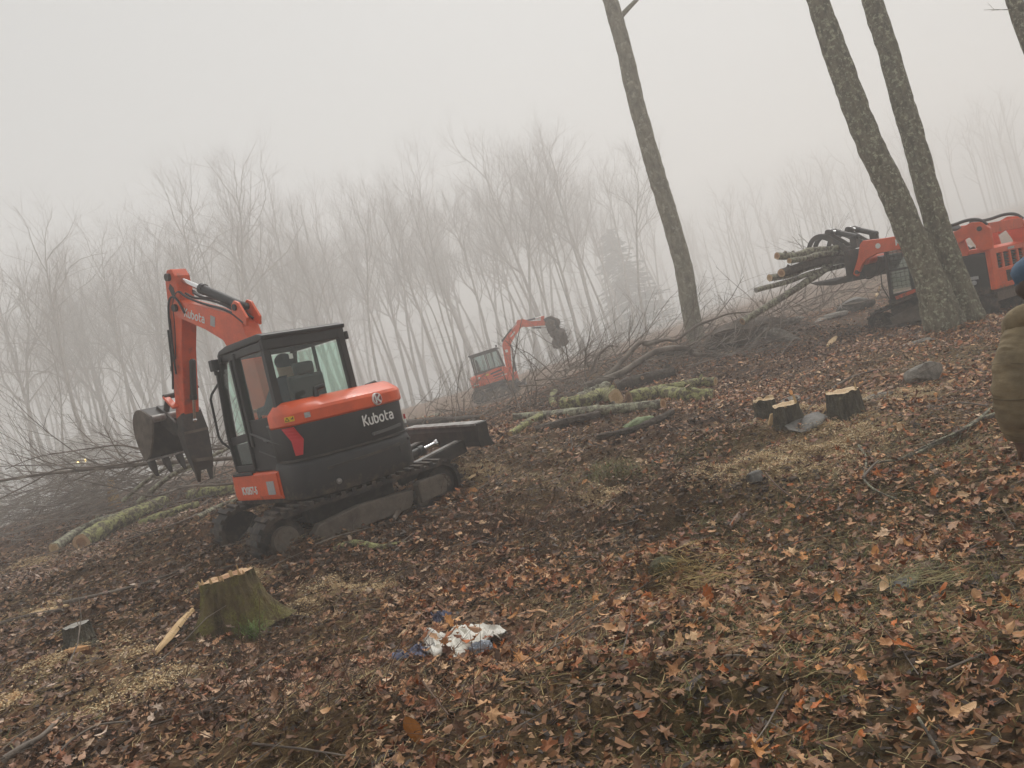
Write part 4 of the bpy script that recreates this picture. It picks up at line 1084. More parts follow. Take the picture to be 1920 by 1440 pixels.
m_ = MB(); m_.cyl((bw0, 3.12, 1.93), (bw1, 3.12, 1.93), .055, n=12); m_.build('top_beam', IRON_WORN, bucket, Mb, smooth=40)
for s in (-1, 1):
    m_ = MB(); m_.prism([(2.82, 1.60), (2.98, 1.62), (3.3, 1.84), (3.40, 2.0), (3.28, 2.12), (3.16, 2.04), (2.84, 1.78)], 'x', BX + s * .17 - .022, BX + s * .17 + .022); m_.build('ear', IRON, bucket, Mb, bevel=.006)
m_ = MB(); m_.bar((bw0, 3.54, 1.33), (bw1, 3.54, 1.33), .14, .03); m_.build('lip', IRON_WORN, bucket, Mb)
for k in range(4):
    xx = bw0 + .05 + (bw1 - bw0 - .1) * k / 3
    m_ = MB(); m_.loft([[(xx - .05, 3.50, 1.38), (xx + .05, 3.50, 1.38), (xx + .05, 3.58, 1.36), (xx - .05, 3.58, 1.36)], [(xx - .045, 3.46, 1.22), (xx + .045, 3.46, 1.22), (xx + .045, 3.52, 1.2), (xx - .045, 3.52, 1.2)], [(xx - .02, 3.42, 1.07), (xx + .02, 3.42, 1.07), (xx + .02, 3.44, 1.07), (xx - .02, 3.44, 1.07)]])
    m_.build('tooth', IRON, bucket, Mb, bevel=.004)
# thumb: tapering box arm with two prongs
m_ = MB(); m_.loft([[(BX - .16, 2.68, 1.92), (BX + .16, 2.68, 1.92), (BX + .16, 2.86, 1.86), (BX - .16, 2.86, 1.86)],
                   [(BX - .21, 2.66, 1.62), (BX + .19, 2.66, 1.62), (BX + .19, 2.84, 1.62), (BX - .21, 2.84, 1.62)],
                   [(BX - .19, 2.66, 1.25), (BX + .17, 2.66, 1.25), (BX + .17, 2.80, 1.28), (BX - .19, 2.80, 1.28)],
                   [(BX - .16, 2.68, 1.02), (BX + .14, 2.68, 1.02), (BX + .14, 2.75, 1.04), (BX - .16, 2.75, 1.04)]])
thumb = m_.build('thumb', IRON, x1, Mb, bevel=.012)
for xx in (BX - .11, BX + .09):
    m_ = MB(); m_.loft([[(xx - .045, 2.68, 1.06), (xx + .045, 2.68, 1.06), (xx + .045, 2.74, 1.06), (xx - .045, 2.74, 1.06)], [(xx - .02, 2.71, .86), (xx + .02, 2.71, .86), (xx + .02, 2.74, .86), (xx - .02, 2.74, .86)]]); m_.build('prong', IRON, thumb, Mb, bevel=.004)
m_ = MB(); m_.bar((BX - .2, 2.655, 1.62), (BX + .18, 2.655, 1.62), .03, .04); m_.bar((BX - .17, 2.655, 1.2), (BX + .15, 2.655, 1.16), .03, .05); m_.build('cross_rib', MUDDY, thumb, Mb)
hydraulic(thumb, (BX, 2.34, 2.62), (BX, 2.66, 1.78), .045, .6, 'thumb_cylinder', M=Mb)
# ================================================================== FAR EXCAVATOR (faces right, its right flank towards us)
M2 = pose(Vector((-.78, 37.0, .56)), -93, 1.0, 0)
x2 = empty('excavator', M=M2)
tag(x2, 'far small orange excavator in the fog, facing right with its arm raised', 'excavator')
RZ = Matrix.Rotation(rad(90), 4, 'Z')
for y0, y1, sd in ((-.9, -.56, -1), (.56, .9, 1)):
    track_set(x2, RZ, y0, y1, circles=((-.85, .30, .27), (.85, .29, .26)), side=sd, hub_r=.17, plates=([(-.55, .17), (.55, .17), (.55, .4), (-.55, .4)],))
m_ = MB(); m_.box((0, 0, .42), (1.1, 1.0, .25)); m_.cyl((0, 0, .5), (0, 0, .62), .42, n=20); m_.build('undercarriage', IRON, x2, bevel=.01)
m_ = MB(); m_.prism([(1.35, .12), (1.5, .1), (1.44, .3), (1.5, .5), (1.38, .5)], 'x', -.9, .9); bl = m_.build('blade', IRON, x2, bevel=.01)
for s in (-1, 1):
    m_ = MB(); m_.bar((s * .4, .5, .36), (s * .45, 1.38, .3), .1, .12); m_.build('blade_arm', IRON, bl)
m_ = MB(); m_.prism([(-.85, -.95), (.85, -.95), (.85, .8), (.5, 1.0), (-.5, 1.0), (-.85, .5)], 'z', .60, .74); m_.build('deck', BLACK, x2, bevel=.02)
o2 = [(-.86, -.3)] + smooth_poly([(-.86, -.5), (-.86, -.85), (-.5, -1.05), (0, -1.12), (.5, -1.05), (.88, -.85), (.88, -.5)], 2) + [(.88, -.3)]
m_ = MB(); plan_loft(m_, [(inset(o2, .04), .745), (o2, .80), (o2, 1.18), (inset(o2, .06), 1.27), (inset(o2, .14), 1.30)]); cw2 = m_.build('counterweight', ORANGE, x2, smooth=40)
m_ = MB(); m_.prism([(-.32, .75), (-.32, 1.30), (.3, 1.36), (.72, 1.34), (.92, 1.16), (1.02, .80), (.98, .50), (.70, .40), (.62, .75)], 'x', .12, .87); sc = m_.build('side_cover', ORANGE, x2, bevel=.03)
for (ya, za, yb, zb, hh) in ((.0, 1.16, .55, 1.22, .07), (.1, 1.03, .62, 1.07, .05), (.1, .92, .62, .94, .03)):
    m_ = MB(); m_.bar((.873, ya, za), (.873, yb, zb), .012, hh); m_.build('vent', BLACK, sc)
for (yy, zz, a_, b_2, mt) in ((-.16, 1.18, .16, .09, YELLOW), (.62, .96, .26, .04, WHITE_PRINT), (-.78, .86, .26, .05, WHITE_PRINT)):
    m_ = MB(); m_.box((.892, yy, zz), (.01, a_, b_2)); m_.build('sticker', mt, sc if mt is YELLOW or yy > 0 else cw2)
m_ = MB(); m_.cyl((.86, -.56, 1.14), (.895, -.56, 1.14), .06, n=14); m_.build('emblem', WHITE_PRINT, cw2)
m_ = MB(); m_.tube([(.88, -.35, .95)] * 2, [.1, .1], 4) if False else m_.cyl((.865, -.42, .98), (.89, -.42, .98), .11, n=14); m_.build('round_cover', ORANGE_DIRTY, cw2)
cb = MB(); XL2, XR2, YR2, YF2 = -.86, .04, -.80, .62
for xx in (XL2, XR2):
    cb.bar((xx, YR2, .75), (xx, YR2 + .06, 2.24), .07, .07, Vector((1, 0, 0))); cb.bar((xx, YF2, .75), (xx, YF2 + .04, 1.3), .06, .06, Vector((1, 0, 0))); cb.bar((xx, YF2 + .04, 1.3), (xx, YF2 - .08, 2.22), .06, .06, Vector((1, 0, 0)))
    cb.bar((xx, -.08, 1.2), (xx, -.08, 2.24), .05, .07, Vector((1, 0, 0))); cb.bar((xx, YR2, 2.22), (xx, YF2 - .06, 2.22), .06, .08); cb.bar((xx, YR2, 1.36), (xx, YF2, 1.36), .05, .14)
for yy, zz in ((YR2 + .04, 2.22), (YF2 - .08, 2.22), (YR2, 1.36), (YF2, 1.0)): cb.bar((XL2, yy, zz), (XR2, yy, zz), .06, .09)
cab2 = cb.build('cab', BLACK_TRIM, x2, bevel=.012)
m_ = MB(); m_.prism([(YR2 - .06, 2.255), (YF2 - .02, 2.255), (YF2 + .06, 2.22), (YF2 + .04, 2.29), (YF2 - .1, 2.33), (YR2 - .04, 2.31)], 'x', XL2 - .03, XR2 + .03); m_.build('roof', BLACK_TRIM, cab2, bevel=.015)
m_ = MB(); m_.box((XR2, YF2 - .03, 2.38), (.12, .08, .1)); m_.build('work_light', BLACK, cab2, bevel=.01)
m_ = MB(); m_.box((XR2 - .01, (YR2 - .1) / 2, 1.05), (.03, .66, .55)); m_.box((XR2 - .01, .28, 1.05), (.03, .64, .55)); m_.build('side_panel', BLACK, cab2)
for xx in (XR2, XL2):
    pane('window', [(xx, YR2 + .1, 1.44), (xx, -.13, 1.44), (xx, -.13, 2.18), (xx, YR2 + .12, 2.18)], cab2, mt=GLASS_FAR)
    pane('window', [(xx, -.03, 1.44), (xx, YF2 - .01, 1.44), (xx, YF2 - .1, 2.18), (xx, -.03, 2.18)], cab2, mt=GLASS_FAR)
m_ = MB(); m_.bar((XR2, .26, 1.42), (XR2, .25, 2.2), .03, .03, Vector((1, 0, 0))); m_.build('window_bar', BLACK_TRIM, cab2)
m_ = MB(); m_.box((-.4, -.35, 1.2), (.5, .5, .14)); m_.box((-.4, -.58, 1.55), (.46, .12, .6)); m_.box((-.4, -.58, 1.92), (.28, .1, .2)); m_.build('seat', BLACK, cab2, bevel=.04)
B2 = .32
m_ = MB(); m_.box((B2, 1.0, .72), (.3, .4, .45)); m_.build('swing_bracket', ORANGE, x2, bevel=.03)
m_ = MB(); m_.prism([(.80, .80), (.78, 1.4), (.90, 2.3), (1.0, 2.48), (1.3, 2.72), (1.95, 3.12), (2.14, 3.08), (2.16, 2.96), (1.62, 2.56), (1.34, 2.28), (1.22, 2.05), (1.06, 1.3), (1.04, .8), (.92, .72)], 'x', B2 - .1, B2 + .1); boom2 = m_.build('boom', ORANGE, x2, bevel=.015)
m_ = MB(); m_.box((B2 + .103, 1.02, 2.0), (.006, .12, .14)); m_.build('sticker', WHITE_PRINT, boom2)
m_ = MB(); m_.bar((B2 + .103, 1.40, 2.58), (B2 + .103, 1.66, 2.76), .004, .06); m_.build('lettering', WHITE_PRINT, boom2)
m_ = MB(); m_.prism([(1.84, 3.10), (1.92, 3.24), (2.2, 3.22), (2.5, 3.02), (3.12, 2.86), (3.22, 2.72), (3.14, 2.62), (2.3, 2.80), (2.05, 2.88), (1.9, 3.0)], 'x', B2 - .09, B2 + .09); arm2 = m_.build('arm', ORANGE, x2, bevel=.015)
m_ = MB(); m_.bar((B2, 3.08, 2.86), (B2, 3.14, 3.08), .16, .09, Vector((1, 0, 0))); m_.build('link', ORANGE, arm2, bevel=.01)
hydraulic(x2, (B2, .98, 2.52), (B2, 1.86, 3.14), .05, .6, 'arm_cylinder')
hydraulic(x2, (B2, 1.14, .86), (B2, 1.30, 2.26), .05, .55, 'boom_cylinder')
hydraulic(arm2, (B2, 2.22, 3.10), (B2, 3.10, 3.06), .045, .6, 'bucket_cylinder')
hydraulic(arm2, (B2, 2.55, 2.68), (B2, 3.10, 2.52), .04, .6, 'thumb_cylinder')
m_ = MB(); bq = smooth_poly([(3.12, 2.9), (3.4, 2.98), (3.7, 2.75), (3.75, 2.4), (3.6, 2.1)], 2); bi = [(a - (a - 3.4) * .08, b - (b - 2.5) * .08) for a, b in bq]
m_.prism(bq + bi[::-1], 'x', B2 - .3, B2 + .3); bk2 = m_.build('bucket', IRON, x2, smooth=40)
for s in (-1, 1):
    m_ = MB(); m_.prism(bq + [(3.3, 2.5)], 'x', B2 + s * .3 - .012, B2 + s * .3 + .012); m_.build('side_plate', IRON, bk2)
for k in range(4):
    m_ = MB(); m_.bar((B2 - .25 + k * .166, 3.6, 2.12), (B2 - .25 + k * .166, 3.5, 1.96), .05, .04, Vector((1, 0, 0))); m_.build('tooth', IRON, bk2)
# the lump of roots and soil it carries
cl = MB(); rg = random.Random(4)
for k in range(26):
    cl.blob((B2 + rg.gauss(0, .2), 3.46 + rg.gauss(0, .12) + .17 * (k / 26), 2.72 - 1.15 * (k / 26)), (.22 + .1 * rg.random(), .22, .24), 9, 7, .5, k)
for k in range(70):
    p0 = Vector((B2 + rg.gauss(0, .25), 3.5 + rg.gauss(0, .15), rg.uniform(1.6, 2.7)))
    branch(cl, p0, (rg.gauss(0, .5), abs(rg.gauss(.4, .5)), rg.gauss(-.3, .5)), rg.uniform(.25, .75), .014, 0, rg, (3, 2), .3, -.05, (.4, 1.2), (3, 3, 3), .5)
rc = cl.build('root_clump', MUD, None, M2, smooth=50)
tag(rc, 'dark clump of roots and wet soil hanging from the far excavator bucket', 'root clump')

# ================================================================== TRACK LOADER (faces left and away)
M3 = pose(Vector((10.07, 17.85, -.12)), 34.4, 4.4, 2.5)
ld = empty('track_loader', M=M3)
tag(ld, 'orange tracked loader behind the two leaning trunks, gripping a bundle of logs', 'loader')
for y0, y1, sd in ((.56, .96, 1), (-.96, -.56, -1)):
    track_set(ld, RZ, y0, y1, circles=((-.72, .74, .22), (-1.12, .30, .26), (1.02, .27, .23)), side=sd, hub_r=.18, plates=([(-.8, .22), (.7, .18), (.75, .36), (-.2, .62), (-.55, .62), (-.9, .4)],))
m_ = MB(); m_.prism([(-1.42, .35), (.9, .30), (.95, .75), (-1.42, .75)], 'x', -.55, .55); m_.build('chassis', BLACK, ld, bevel=.02)
m_ = MB(); m_.prism([(-1.44, .55), (-.5, .60), (-.5, 1.42), (-.9, 1.44), (-1.44, 1.40)], 'x', -.86, .86); eng = m_.build('engine_bay', BLACK, ld, bevel=.03)
m_ = MB(); m_.prism([(-1.5, 1.42), (-.5, 1.46), (-.5, 1.54), (-1.35, 1.53), (-1.56, 1.47)], 'x', -.80, .86); m_.build('hood', ORANGE, ld, bevel=.02)
m_ = MB(); m_.prism([(-1.06, .62), (-.62, .66), (-.62, 1.3), (-.75, 1.42)], 'x', -.90, -.865); m_.build('side_wedge', ORANGE, ld, bevel=.008)
m_ = MB(); m_.box((-.885, -1.12, .93), (.02, .26, .07)); m_.cyl((-.87, -1.15, .83), (-.9, -1.15, .83), .05, n=12); m_.build('sticker', GREY_STICK, eng)
# rear door with louvred openings
rd = MB(); YB = -1.50
def rbox(x0, x1, z0, z1, y0=YB - .05, y1=YB + .05): rd.box(((x0 + x1) / 2, (y0 + y1) / 2, (z0 + z1) / 2), (x1 - x0, y1 - y0, z1 - z0))
cols = [-.60, -.34, -.26, .04, .12, .42, .50, .74]
rbox(-.88, -.60, .62, 1.46); rbox(.74, .92, .62, 1.46)
rbox(-.60, .74, 1.36, 1.46, YB - .048, YB + .048); rbox(-.60, .74, .96, 1.04, YB - .052, YB + .046); rbox(-.60, .74, .62, .72, YB - .048, YB + .048)
for a, b in ((-.34, -.26), (.04, .12), (.42, .50)): rbox(a, b, .70, 1.38, YB - .044, YB + .042)
rbox(-.62, -.3, .72, .97, YB - .042, YB + .04)
rdo = rd.build('rear_door', ORANGE, ld, bevel=.012)
for a, b, z0, z1 in ((-.60, -.34, 1.04, 1.36), (-.26, .04, 1.04, 1.36), (.12, .42, 1.04, 1.36), (.50, .74, 1.04, 1.36), (-.26, .04, .72, .96), (.12, .42, .72, .96), (.5, .74, .72, .96)):
    m_ = MB()
    for k in range(5):
        z = z0 + (z1 - z0) * (k + .5) / 5
        m_.box(((a + b) / 2, YB + .01, z), (b - a - .01, .05, .03), Matrix.Rotation(.6, 3, 'X'))
    m_.box(((a + b) / 2, YB + .035, (z0 + z1) / 2), (b - a - .01, .01, z1 - z0 - .01))
    m_.build('louvre', BLACK, rdo)
m_ = MB(); m_.box((.12, YB - .056, 1.415), (.30, .01, .05)); m_.build('sticker', GREY_STICK, rdo)
# cab
cb = MB()
for s in (-1, 1):
    cb.bar((s * .52, .86, .76), (s * .52, .80, 2.06), .07, .08, Vector((1, 0, 0))); cb.bar((s * .52, -.42, .76), (s * .52, -.36, 2.06), .07, .10, Vector((1, 0, 0)))
    cb.bar((s * .52, -.42, .80), (s * .52, .88, .80), .06, .12); cb.bar((s * .52, -.36, 1.98), (s * .52, .82, 1.98), .06, .20)
    cb.bar((s * .52, .02, .82), (s * .52, .02, 2.0), .06, .10, Vector((1, 0, 0))); cb.box((s * .52, -.2, 1.4), (.05, .36, 1.2))
cb.box((0, .80, 2.0), (1.04, .07, .16)); cb.box((0, -.38, 1.5), (1.04, .06, 1.2)); cb.box((0, .86, .80), (1.04, .07, .14))
cab3 = cb.build('cab', BLACK_TRIM, ld, bevel=.012)
m_ = MB(); m_.prism([(-.46, 2.06), (.86, 2.06), (.93, 2.10), (.82, 2.16), (-.40, 2.16)], 'x', -.58, .58); m_.build('roof', BLACK_TRIM, cab3, bevel=.03)
for s in (-1, 1):
    pane('window', [(s * .52, .07, .98), (s * .52, .82, .98), (s * .52, .80, 1.88), (s * .52, .07, 1.88)], cab3, mt=GLASS_FAR)
g_ = MB()
for k in range(9): g_.bar((-.535, .07, 1.04 + k * .10), (-.535, .81, 1.04 + k * .10), .01, .013)
for k in range(7): g_.bar((-.537, .14 + k * .105, .98), (-.537, .14 + k * .10, 1.88), .01, .010, Vector((1, 0, 0)))
g_.bar((-.54, .05, 1.42), (-.54, .83, 1.42), .03, .05)
tag(g_.build('window_mesh', BLACK_TRIM, cab3), kind='stuff')
pane('windscreen', [(-.47, .865, .90), (.47, .865, .90), (.47, .81, 1.90), (-.47, .81, 1.90)], cab3, mt=GLASS_FAR)
m_ = MB(); m_.bar((-.56, .10, .90), (-.56, .74, .77), .02, .08); m_.build('orange_strip', ORANGE_DIRTY, cab3)
m_ = MB(); m_.box((-.56, .12, .99), (.01, .08, .07)); m_.build('sticker', YELLOW, cab3)
m_ = MB(); m_.tube([(-.55, .86, 1.5), (-.60, .97, 1.42), (-.60, 1.0, 1.1), (-.57, .9, .8), (-.56, .86, .72)], .014, 6); m_.build('hand_rail', BLACK_TRIM, cab3)
m_ = MB(); m_.box((0, -.12, 1.0), (.5, .44, .14)); m_.box((0, -.30, 1.3), (.46, .1, .5)); m_.build('seat', BLACK, cab3, bevel=.03)
# lift arms
side = [(-1.64, 1.90), (-1.50, 2.06), (-1.30, 2.10), (-.95, 1.98), (-.43, 2.12), (.66, 2.20), (1.08, 2.25), (1.17, 2.18), (1.28, 1.88), (1.47, 1.52), (1.38, 1.44), (1.20, 1.70), (1.08, 1.80), (.80, 1.88), (.09, 1.86), (-.60, 1.80), (-1.0, 1.72), (-1.22, 1.82), (-1.32, 1.60), (-1.36, 1.46), (-1.62, 1.46)]
for s in (-1, 1):
    m_ = MB(); m_.prism(side, 'x', s * .88 - .06, s * .88 + .06); la = m_.build('lift_arm', ORANGE, ld, bevel=.02)
    m_ = MB(); m_.prism([(-.62, 1.86), (-1.06, 1.86), (-1.12, 1.5), (-.98, 1.15), (-.70, 1.05), (-.56, 1.4)], 'x', s * .79 - .03, s * .79 + .03); m_.build('link', ORANGE, la, bevel=.02)
    m_ = MB(); m_.tube([(s * .88, y_, z_) for y_, z_ in smooth_poly([(-.5, 2.16), (-.9, 2.12), (-1.2, 2.17), (-1.45, 2.13), (-1.58, 1.98)], 2)], .035, 8); m_.build('hose', BLACK, la, smooth=60)
    for yy, zz in ((-1.45, 1.93), (-.75, 1.95), (1.36, 1.55)):
        m_ = MB(); m_.cyl((s * .88 - .075, yy, zz), (s * .88 + .075, yy, zz), .05, n=12); m_.build('pin', IRON, la, smooth=40)
    hydraulic(la, (s * .74, -.95, .95), (s * .80, -.2, 1.92), .06, .6, 'lift_cylinder')
    if s < 0:
        font_mesh('maker_lettering', 'KUBOTA', .19, (-.943, -.10, 2.0), (0, -1, -.07), (0, -.07, 1), WHITE_PRINT, la, .003, .006, 1.15)
        m_ = MB(); m_.cyl((-.935, .74, 2.05), (-.946, .74, 2.05), .062, n=18); m_.build('round_decal', WHITE_PRINT, la)
m_ = MB(); m_.cyl((-.84, 1.15, 1.78), (.84, 1.15, 1.78), .10, n=14); m_.box((0, -1.52, 1.90), (1.66, .14, .22)); m_.build('cross_tube', ORANGE_DIRTY, ld, bevel=.01)
m_ = MB(); m_.prism([(1.15, 1.40), (1.40, 1.36), (1.55, 1.95), (1.42, 2.08), (1.22, 1.86), (.95, 1.80), (.95, 1.68)], 'x', -.48, .48); m_.build('coupler', IRON, ld, bevel=.02)
m_ = MB(); m_.tube([(-.6, y_, z_) for y_, z_ in smooth_poly([(1.0, 1.7), (1.1, 1.40), (1.3, 1.32), (1.42, 1.44)], 2)], .02, 6); m_.build('hose', BLACK, ld)
# grapple
gr = MB(); gr.box((0, 1.62, 1.72), (1.66, .10, .62)); gr.box((0, 1.60, 2.06), (1.66, .14, .10)); gr.box((0, 1.66, 1.42), (1.66, .16, .10))
grp = gr.build('grapple', IRON, ld, bevel=.012)
for k in range(8):
    xx = -.78 + k * 1.56 / 7
    m_ = MB(); m_.prism([(1.60, 1.36), (2.1, 1.34), (2.55, 1.42), (2.75, 1.52), (2.5, 1.50), (2.0, 1.44), (1.72, 1.52), (1.70, 2.0), (1.60, 2.0)], 'x', xx - .02, xx + .02); m_.build('tine', IRON, grp, bevel=.004)
for xx in (-.45, .45):
    for dx in (-.14, .14):
        m_ = MB(); outer = smooth_poly([(1.66, 2.18), (1.95, 2.44), (2.22, 2.66), (2.50, 2.68), (2.72, 2.52), (2.80, 2.28), (2.76, 2.12)], 2); inner = smooth_poly([(2.71, 2.14), (2.69, 2.34), (2.56, 2.52), (2.40, 2.56), (2.20, 2.48), (1.95, 2.26), (1.74, 2.06)], 2)
        m_.prism(outer + inner, 'x', xx + dx - .022, xx + dx + .022); m_.build('claw', IRON, grp, bevel=.004)
    m_ = MB(); m_.cyl((xx - .18, 2.12, 2.66), (xx + .18, 2.12, 2.66), .07, n=12); m_.cyl((xx - .18, 1.72, 2.16), (xx + .18, 1.72, 2.16), .06, n=12); m_.build('claw_pin', IRON, grp, smooth=40)
    hydraulic(grp, (xx, 1.50, 2.40), (xx, 2.12, 2.68), .065, .72, 'claw_cylinder')
    m_ = MB(); m_.box((xx, 1.56, 2.28), (.16, .16, .30)); m_.build('bracket', IRON, grp, bevel=.01)
# the gripped logs lie across the grapple
I3 = M3.inverted()
def on_plane(M, Minv, px, py, axis, val):
    a, b = Minv @ P(px, py, 5), Minv @ P(px, py, 40)
    return M @ a.lerp(b, (val - a[axis]) / (b[axis] - a[axis]))
def log(name, pts, rs, mats, label, cat='log', group=None, n=18, seed=0, wob=.16, parts=None, sub=9):
    pts = [Vector(p) for p in pts]
    if not hasattr(rs, '__len__'): rs = [rs] * len(pts)
    fine = []; fr = []
    for i in range(len(pts) - 1):
        a, b, c, d = pts[max(i - 1, 0)], pts[i], pts[i + 1], pts[min(i + 2, len(pts) - 1)]
        for j in range(sub):
            t = j / sub
            fine.append(.5 * ((2 * b) + (c - a) * t + (2 * a - 5 * b + 4 * c - d) * t * t + (3 * b - a - 3 * c + d) * t ** 3)); fr.append(rs[i] + (rs[i + 1] - rs[i]) * t)
    fine.append(pts[-1]); fr.append(rs[-1])
    m = MB(); m.tube(fine, fr, n, True, 0, 1, wob, seed, True)
    sg = random.Random(seed * 13 + 1)
    for k in range(sg.randint(1, 3) if fr[0] > .06 else 0):
        i = sg.randrange(3, len(fine) - 2); dd = (fine[i + 1] - fine[i - 1]).normalized(); sdv = side_dir(dd, sg.uniform(.7, 1.3), sg, .6); rr = fr[i] * sg.uniform(.28, .5)
        m.tube([fine[i], fine[i] + sdv * fr[i] * .95, fine[i] + sdv * fr[i] * sg.uniform(1.25, 1.9)], [rr * 1.5, rr * 1.1, rr], 8, True, 0, 1, .2, seed + k, False)
    o = m.build(name, mats, None, smooth=55, ring=True)
    c = fine[0].copy(); o.data.transform(Matrix.Translation(-c)); o.location = c
    tag(o, label, cat, group)
    return o
for i, (e, f, yv, rp, lab, bm, cm) in enumerate([
    ((1457, 480), (1540, 472), 2.15, 6.6, 'topmost short log held in the loader grapple, orange cut end', BARK_LOG, CUT_ORANGE),
    ((1480, 489), (1548, 479), 2.0, 5.2, 'thin log held just under the topmost one in the loader grapple', BARK_LOG, CUT_FRESH),
    ((1465, 512), (1548, 491), 2.1, 8.0, 'thickest dark log in the middle of the bundle in the loader grapple', BARK_DARK, CUT_ORANGE),
    ((1443, 521), (1540, 498), 2.3, 6.6, 'log with a pale round cut end below the thickest one in the loader grapple', BARK_LOG, CUT_FRESH),
    ((1417, 544), (1557, 507), 2.2, 4.6, 'long slim grey pole lowest in the loader grapple bundle', BARK_LOG, CUT_GREY),
    ((1560, 466), (1600, 460), 1.95, 5.0, 'pale barked stick lying on top of the bundle behind the grapple claws', BARK_LOG, BARK_LOG),
    ((1565, 488), (1590, 482), 1.9, 7.0, 'dark log buried deep in the bundle against the grapple frame', BARK_DARK, BARK_DARK)]):
    a = on_plane(M3, I3, *e, 1, yv); b = on_plane(M3, I3, *f, 1, yv)
    b = a + (b - a).normalized() * max(2.6, (b - a).length * 1.6)
    dd = (a - EYE).dot(FWD); r = rp * dd / FPX
    mid = a.lerp(b, .5) + Vector((0, 0, .05))
    log('log', [a, a.lerp(b, .25) + Vector((0, 0, .03 * ((i % 3) - 1))), mid, b], [r, r * 1.03, r * 1.05, r], [bm, cm], lab, seed=20 + i)
a = on_plane(M3, I3, 1392, 603, 1, 2.3); b = on_plane(M3, I3, 1536, 512, 1, 2.2); b = b + (b - a).normalized() * .5
log('log', [a, a.lerp(b, .5) + Vector((0, 0, -.02)), b], [.075, .082, .085], [BARK_LOG, CUT_BROWN], 'long pole hanging down from the loader grapple to the brush', seed=31)

# ================================================================== PEOPLE
def skin_body(name, joints, bones, mats, matof, parent=None, M=None, sub=2):
    names = list(joints); idx = {n: i for i, n in enumerate(names)}
    me = bpy.data.meshes.new(name)
    me.from_pydata([tuple(joints[n][0]) for n in names], [(idx[a], idx[b]) for a, b in bones], [])
    o = bpy.data.objects.new(name, me); COL.objects.link(o)
    sk = o.modifiers.new('skin', 'SKIN'); sk.use_smooth_shade = True
    for n in names:
        r = joints[n][1]; v = me.skin_vertices[0].data[idx[n]]
        v.radius = (r, r) if not hasattr(r, '__len__') else r
        v.use_root = (n == 'pelvis')
    ss = o.modifiers.new('sub', 'SUBSURF'); ss.levels = sub; ss.render_levels = sub
    bpy.context.view_layer.update()
    m2 = bpy.data.meshes.new_from_object(o.evaluated_get(bpy.context.evaluated_depsgraph_get()))
    bpy.data.objects.remove(o)
    pos = [Vector(joints[n][0]) for n in names]
    m2.materials.clear()
    for mt in mats: m2.materials.append(mt)
    for p in m2.polygons:
        c = p.center; k = min(range(len(pos)), key=lambda i: (pos[i] - c).length)
        p.material_index = matof(names[k]); p.use_smooth = True
    if M is not None: m2.transform(M)
    b = bpy.data.objects.new(name, m2); COL.objects.link(b); b.parent = parent
    return b
# driver of the near excavator
T = Vector((-.36, -.36, 0)); V3 = Vector
dj = {'pelvis': (T + V3((0, -.08, 1.52)), .16), 'waist': (T + V3((0, -.06, 1.68)), .165), 'chest': (T + V3((0, .0, 1.90)), .185), 'neck': (T + V3((0, .07, 2.07)), .075), 'head': (T + V3((0, .11, 2.17)), .095), 'crown': (T + V3((0, .10, 2.26)), .085), 'jaw': (T + V3((0, .18, 2.12)), .055),
      'sl': (T + V3((-.21, .0, 1.96)), .095), 'el': (T + V3((-.30, .14, 1.70)), .075), 'wl': (T + V3((-.26, .42, 1.70)), .05), 'hl': (T + V3((-.25, .50, 1.71)), .045),
      'sr': (T + V3((.21, .0, 1.96)), .095), 'er': (T + V3((.30, .14, 1.70)), .075), 'wr': (T + V3((.27, .42, 1.70)), .05), 'hr': (T + V3((.26, .50, 1.71)), .045),
      'tl': (T + V3((-.12, .12, 1.48)), .10), 'kl': (T + V3((-.15, .44, 1.48)), .075), 'al': (T + V3((-.15, .5, 1.14)), .055), 'fl': (T + V3((-.15, .62, 1.08)), .05),
      'tr': (T + V3((.12, .12, 1.48)), .10), 'kr': (T + V3((.15, .44, 1.48)), .075), 'ar': (T + V3((.15, .5, 1.14)), .055), 'fr': (T + V3((.15, .62, 1.08)), .05)}
db = [('pelvis', 'waist'), ('waist', 'chest'), ('chest', 'neck'), ('neck', 'head'), ('head', 'crown'), ('head', 'jaw')]
for s in 'lr': db += [('chest', 's' + s), ('s' + s, 'e' + s), ('e' + s, 'w' + s), ('w' + s, 'h' + s), ('pelvis', 't' + s), ('t' + s, 'k' + s), ('k' + s, 'a' + s), ('a' + s, 'f' + s)]
driver = empty('person', M1 @ (T + V3((0, 0, 1.45))))
MD = Matrix.Translation(-(M1 @ (T + V3((0, 0, 1.45))))) @ M1
skin_body('body', dj, db, [NAVY_JACKET, SKIN, BLACK], lambda n: 1 if n in ('head', 'crown', 'jaw', 'neck', 'hl', 'hr') else (2 if n[0] in 'tkaf' else 0), driver, MD)
h_ = MB(); h_.blob(T + V3((0, .085, 2.245)), (.108, .118, .10), 14, 9); h_.build('cap', NAVY_JACKET, driver, MD, smooth=60)
for s in (-1, 1):
    f_ = MB()
    for k in range(4): f_.tube([T + V3((s * .25 + (k - 1.5) * .018, .50, 1.73)), T + V3((s * .25 + (k - 1.5) * .018, .56, 1.735)), T + V3((s * .25 + (k - 1.5) * .018, .575, 1.70))], [.010, .009, .008], 6)
    f_.tube([T + V3((s * .215, .46, 1.71)), T + V3((s * .20, .50, 1.735)), T + V3((s * .21, .535, 1.74))], [.012, .011, .009], 6); f_.build('fingers', SKIN, driver, MD, smooth=60)
tag(driver, 'person in a dark navy jacket driving, seen from behind through the near excavator cab glass', 'person')

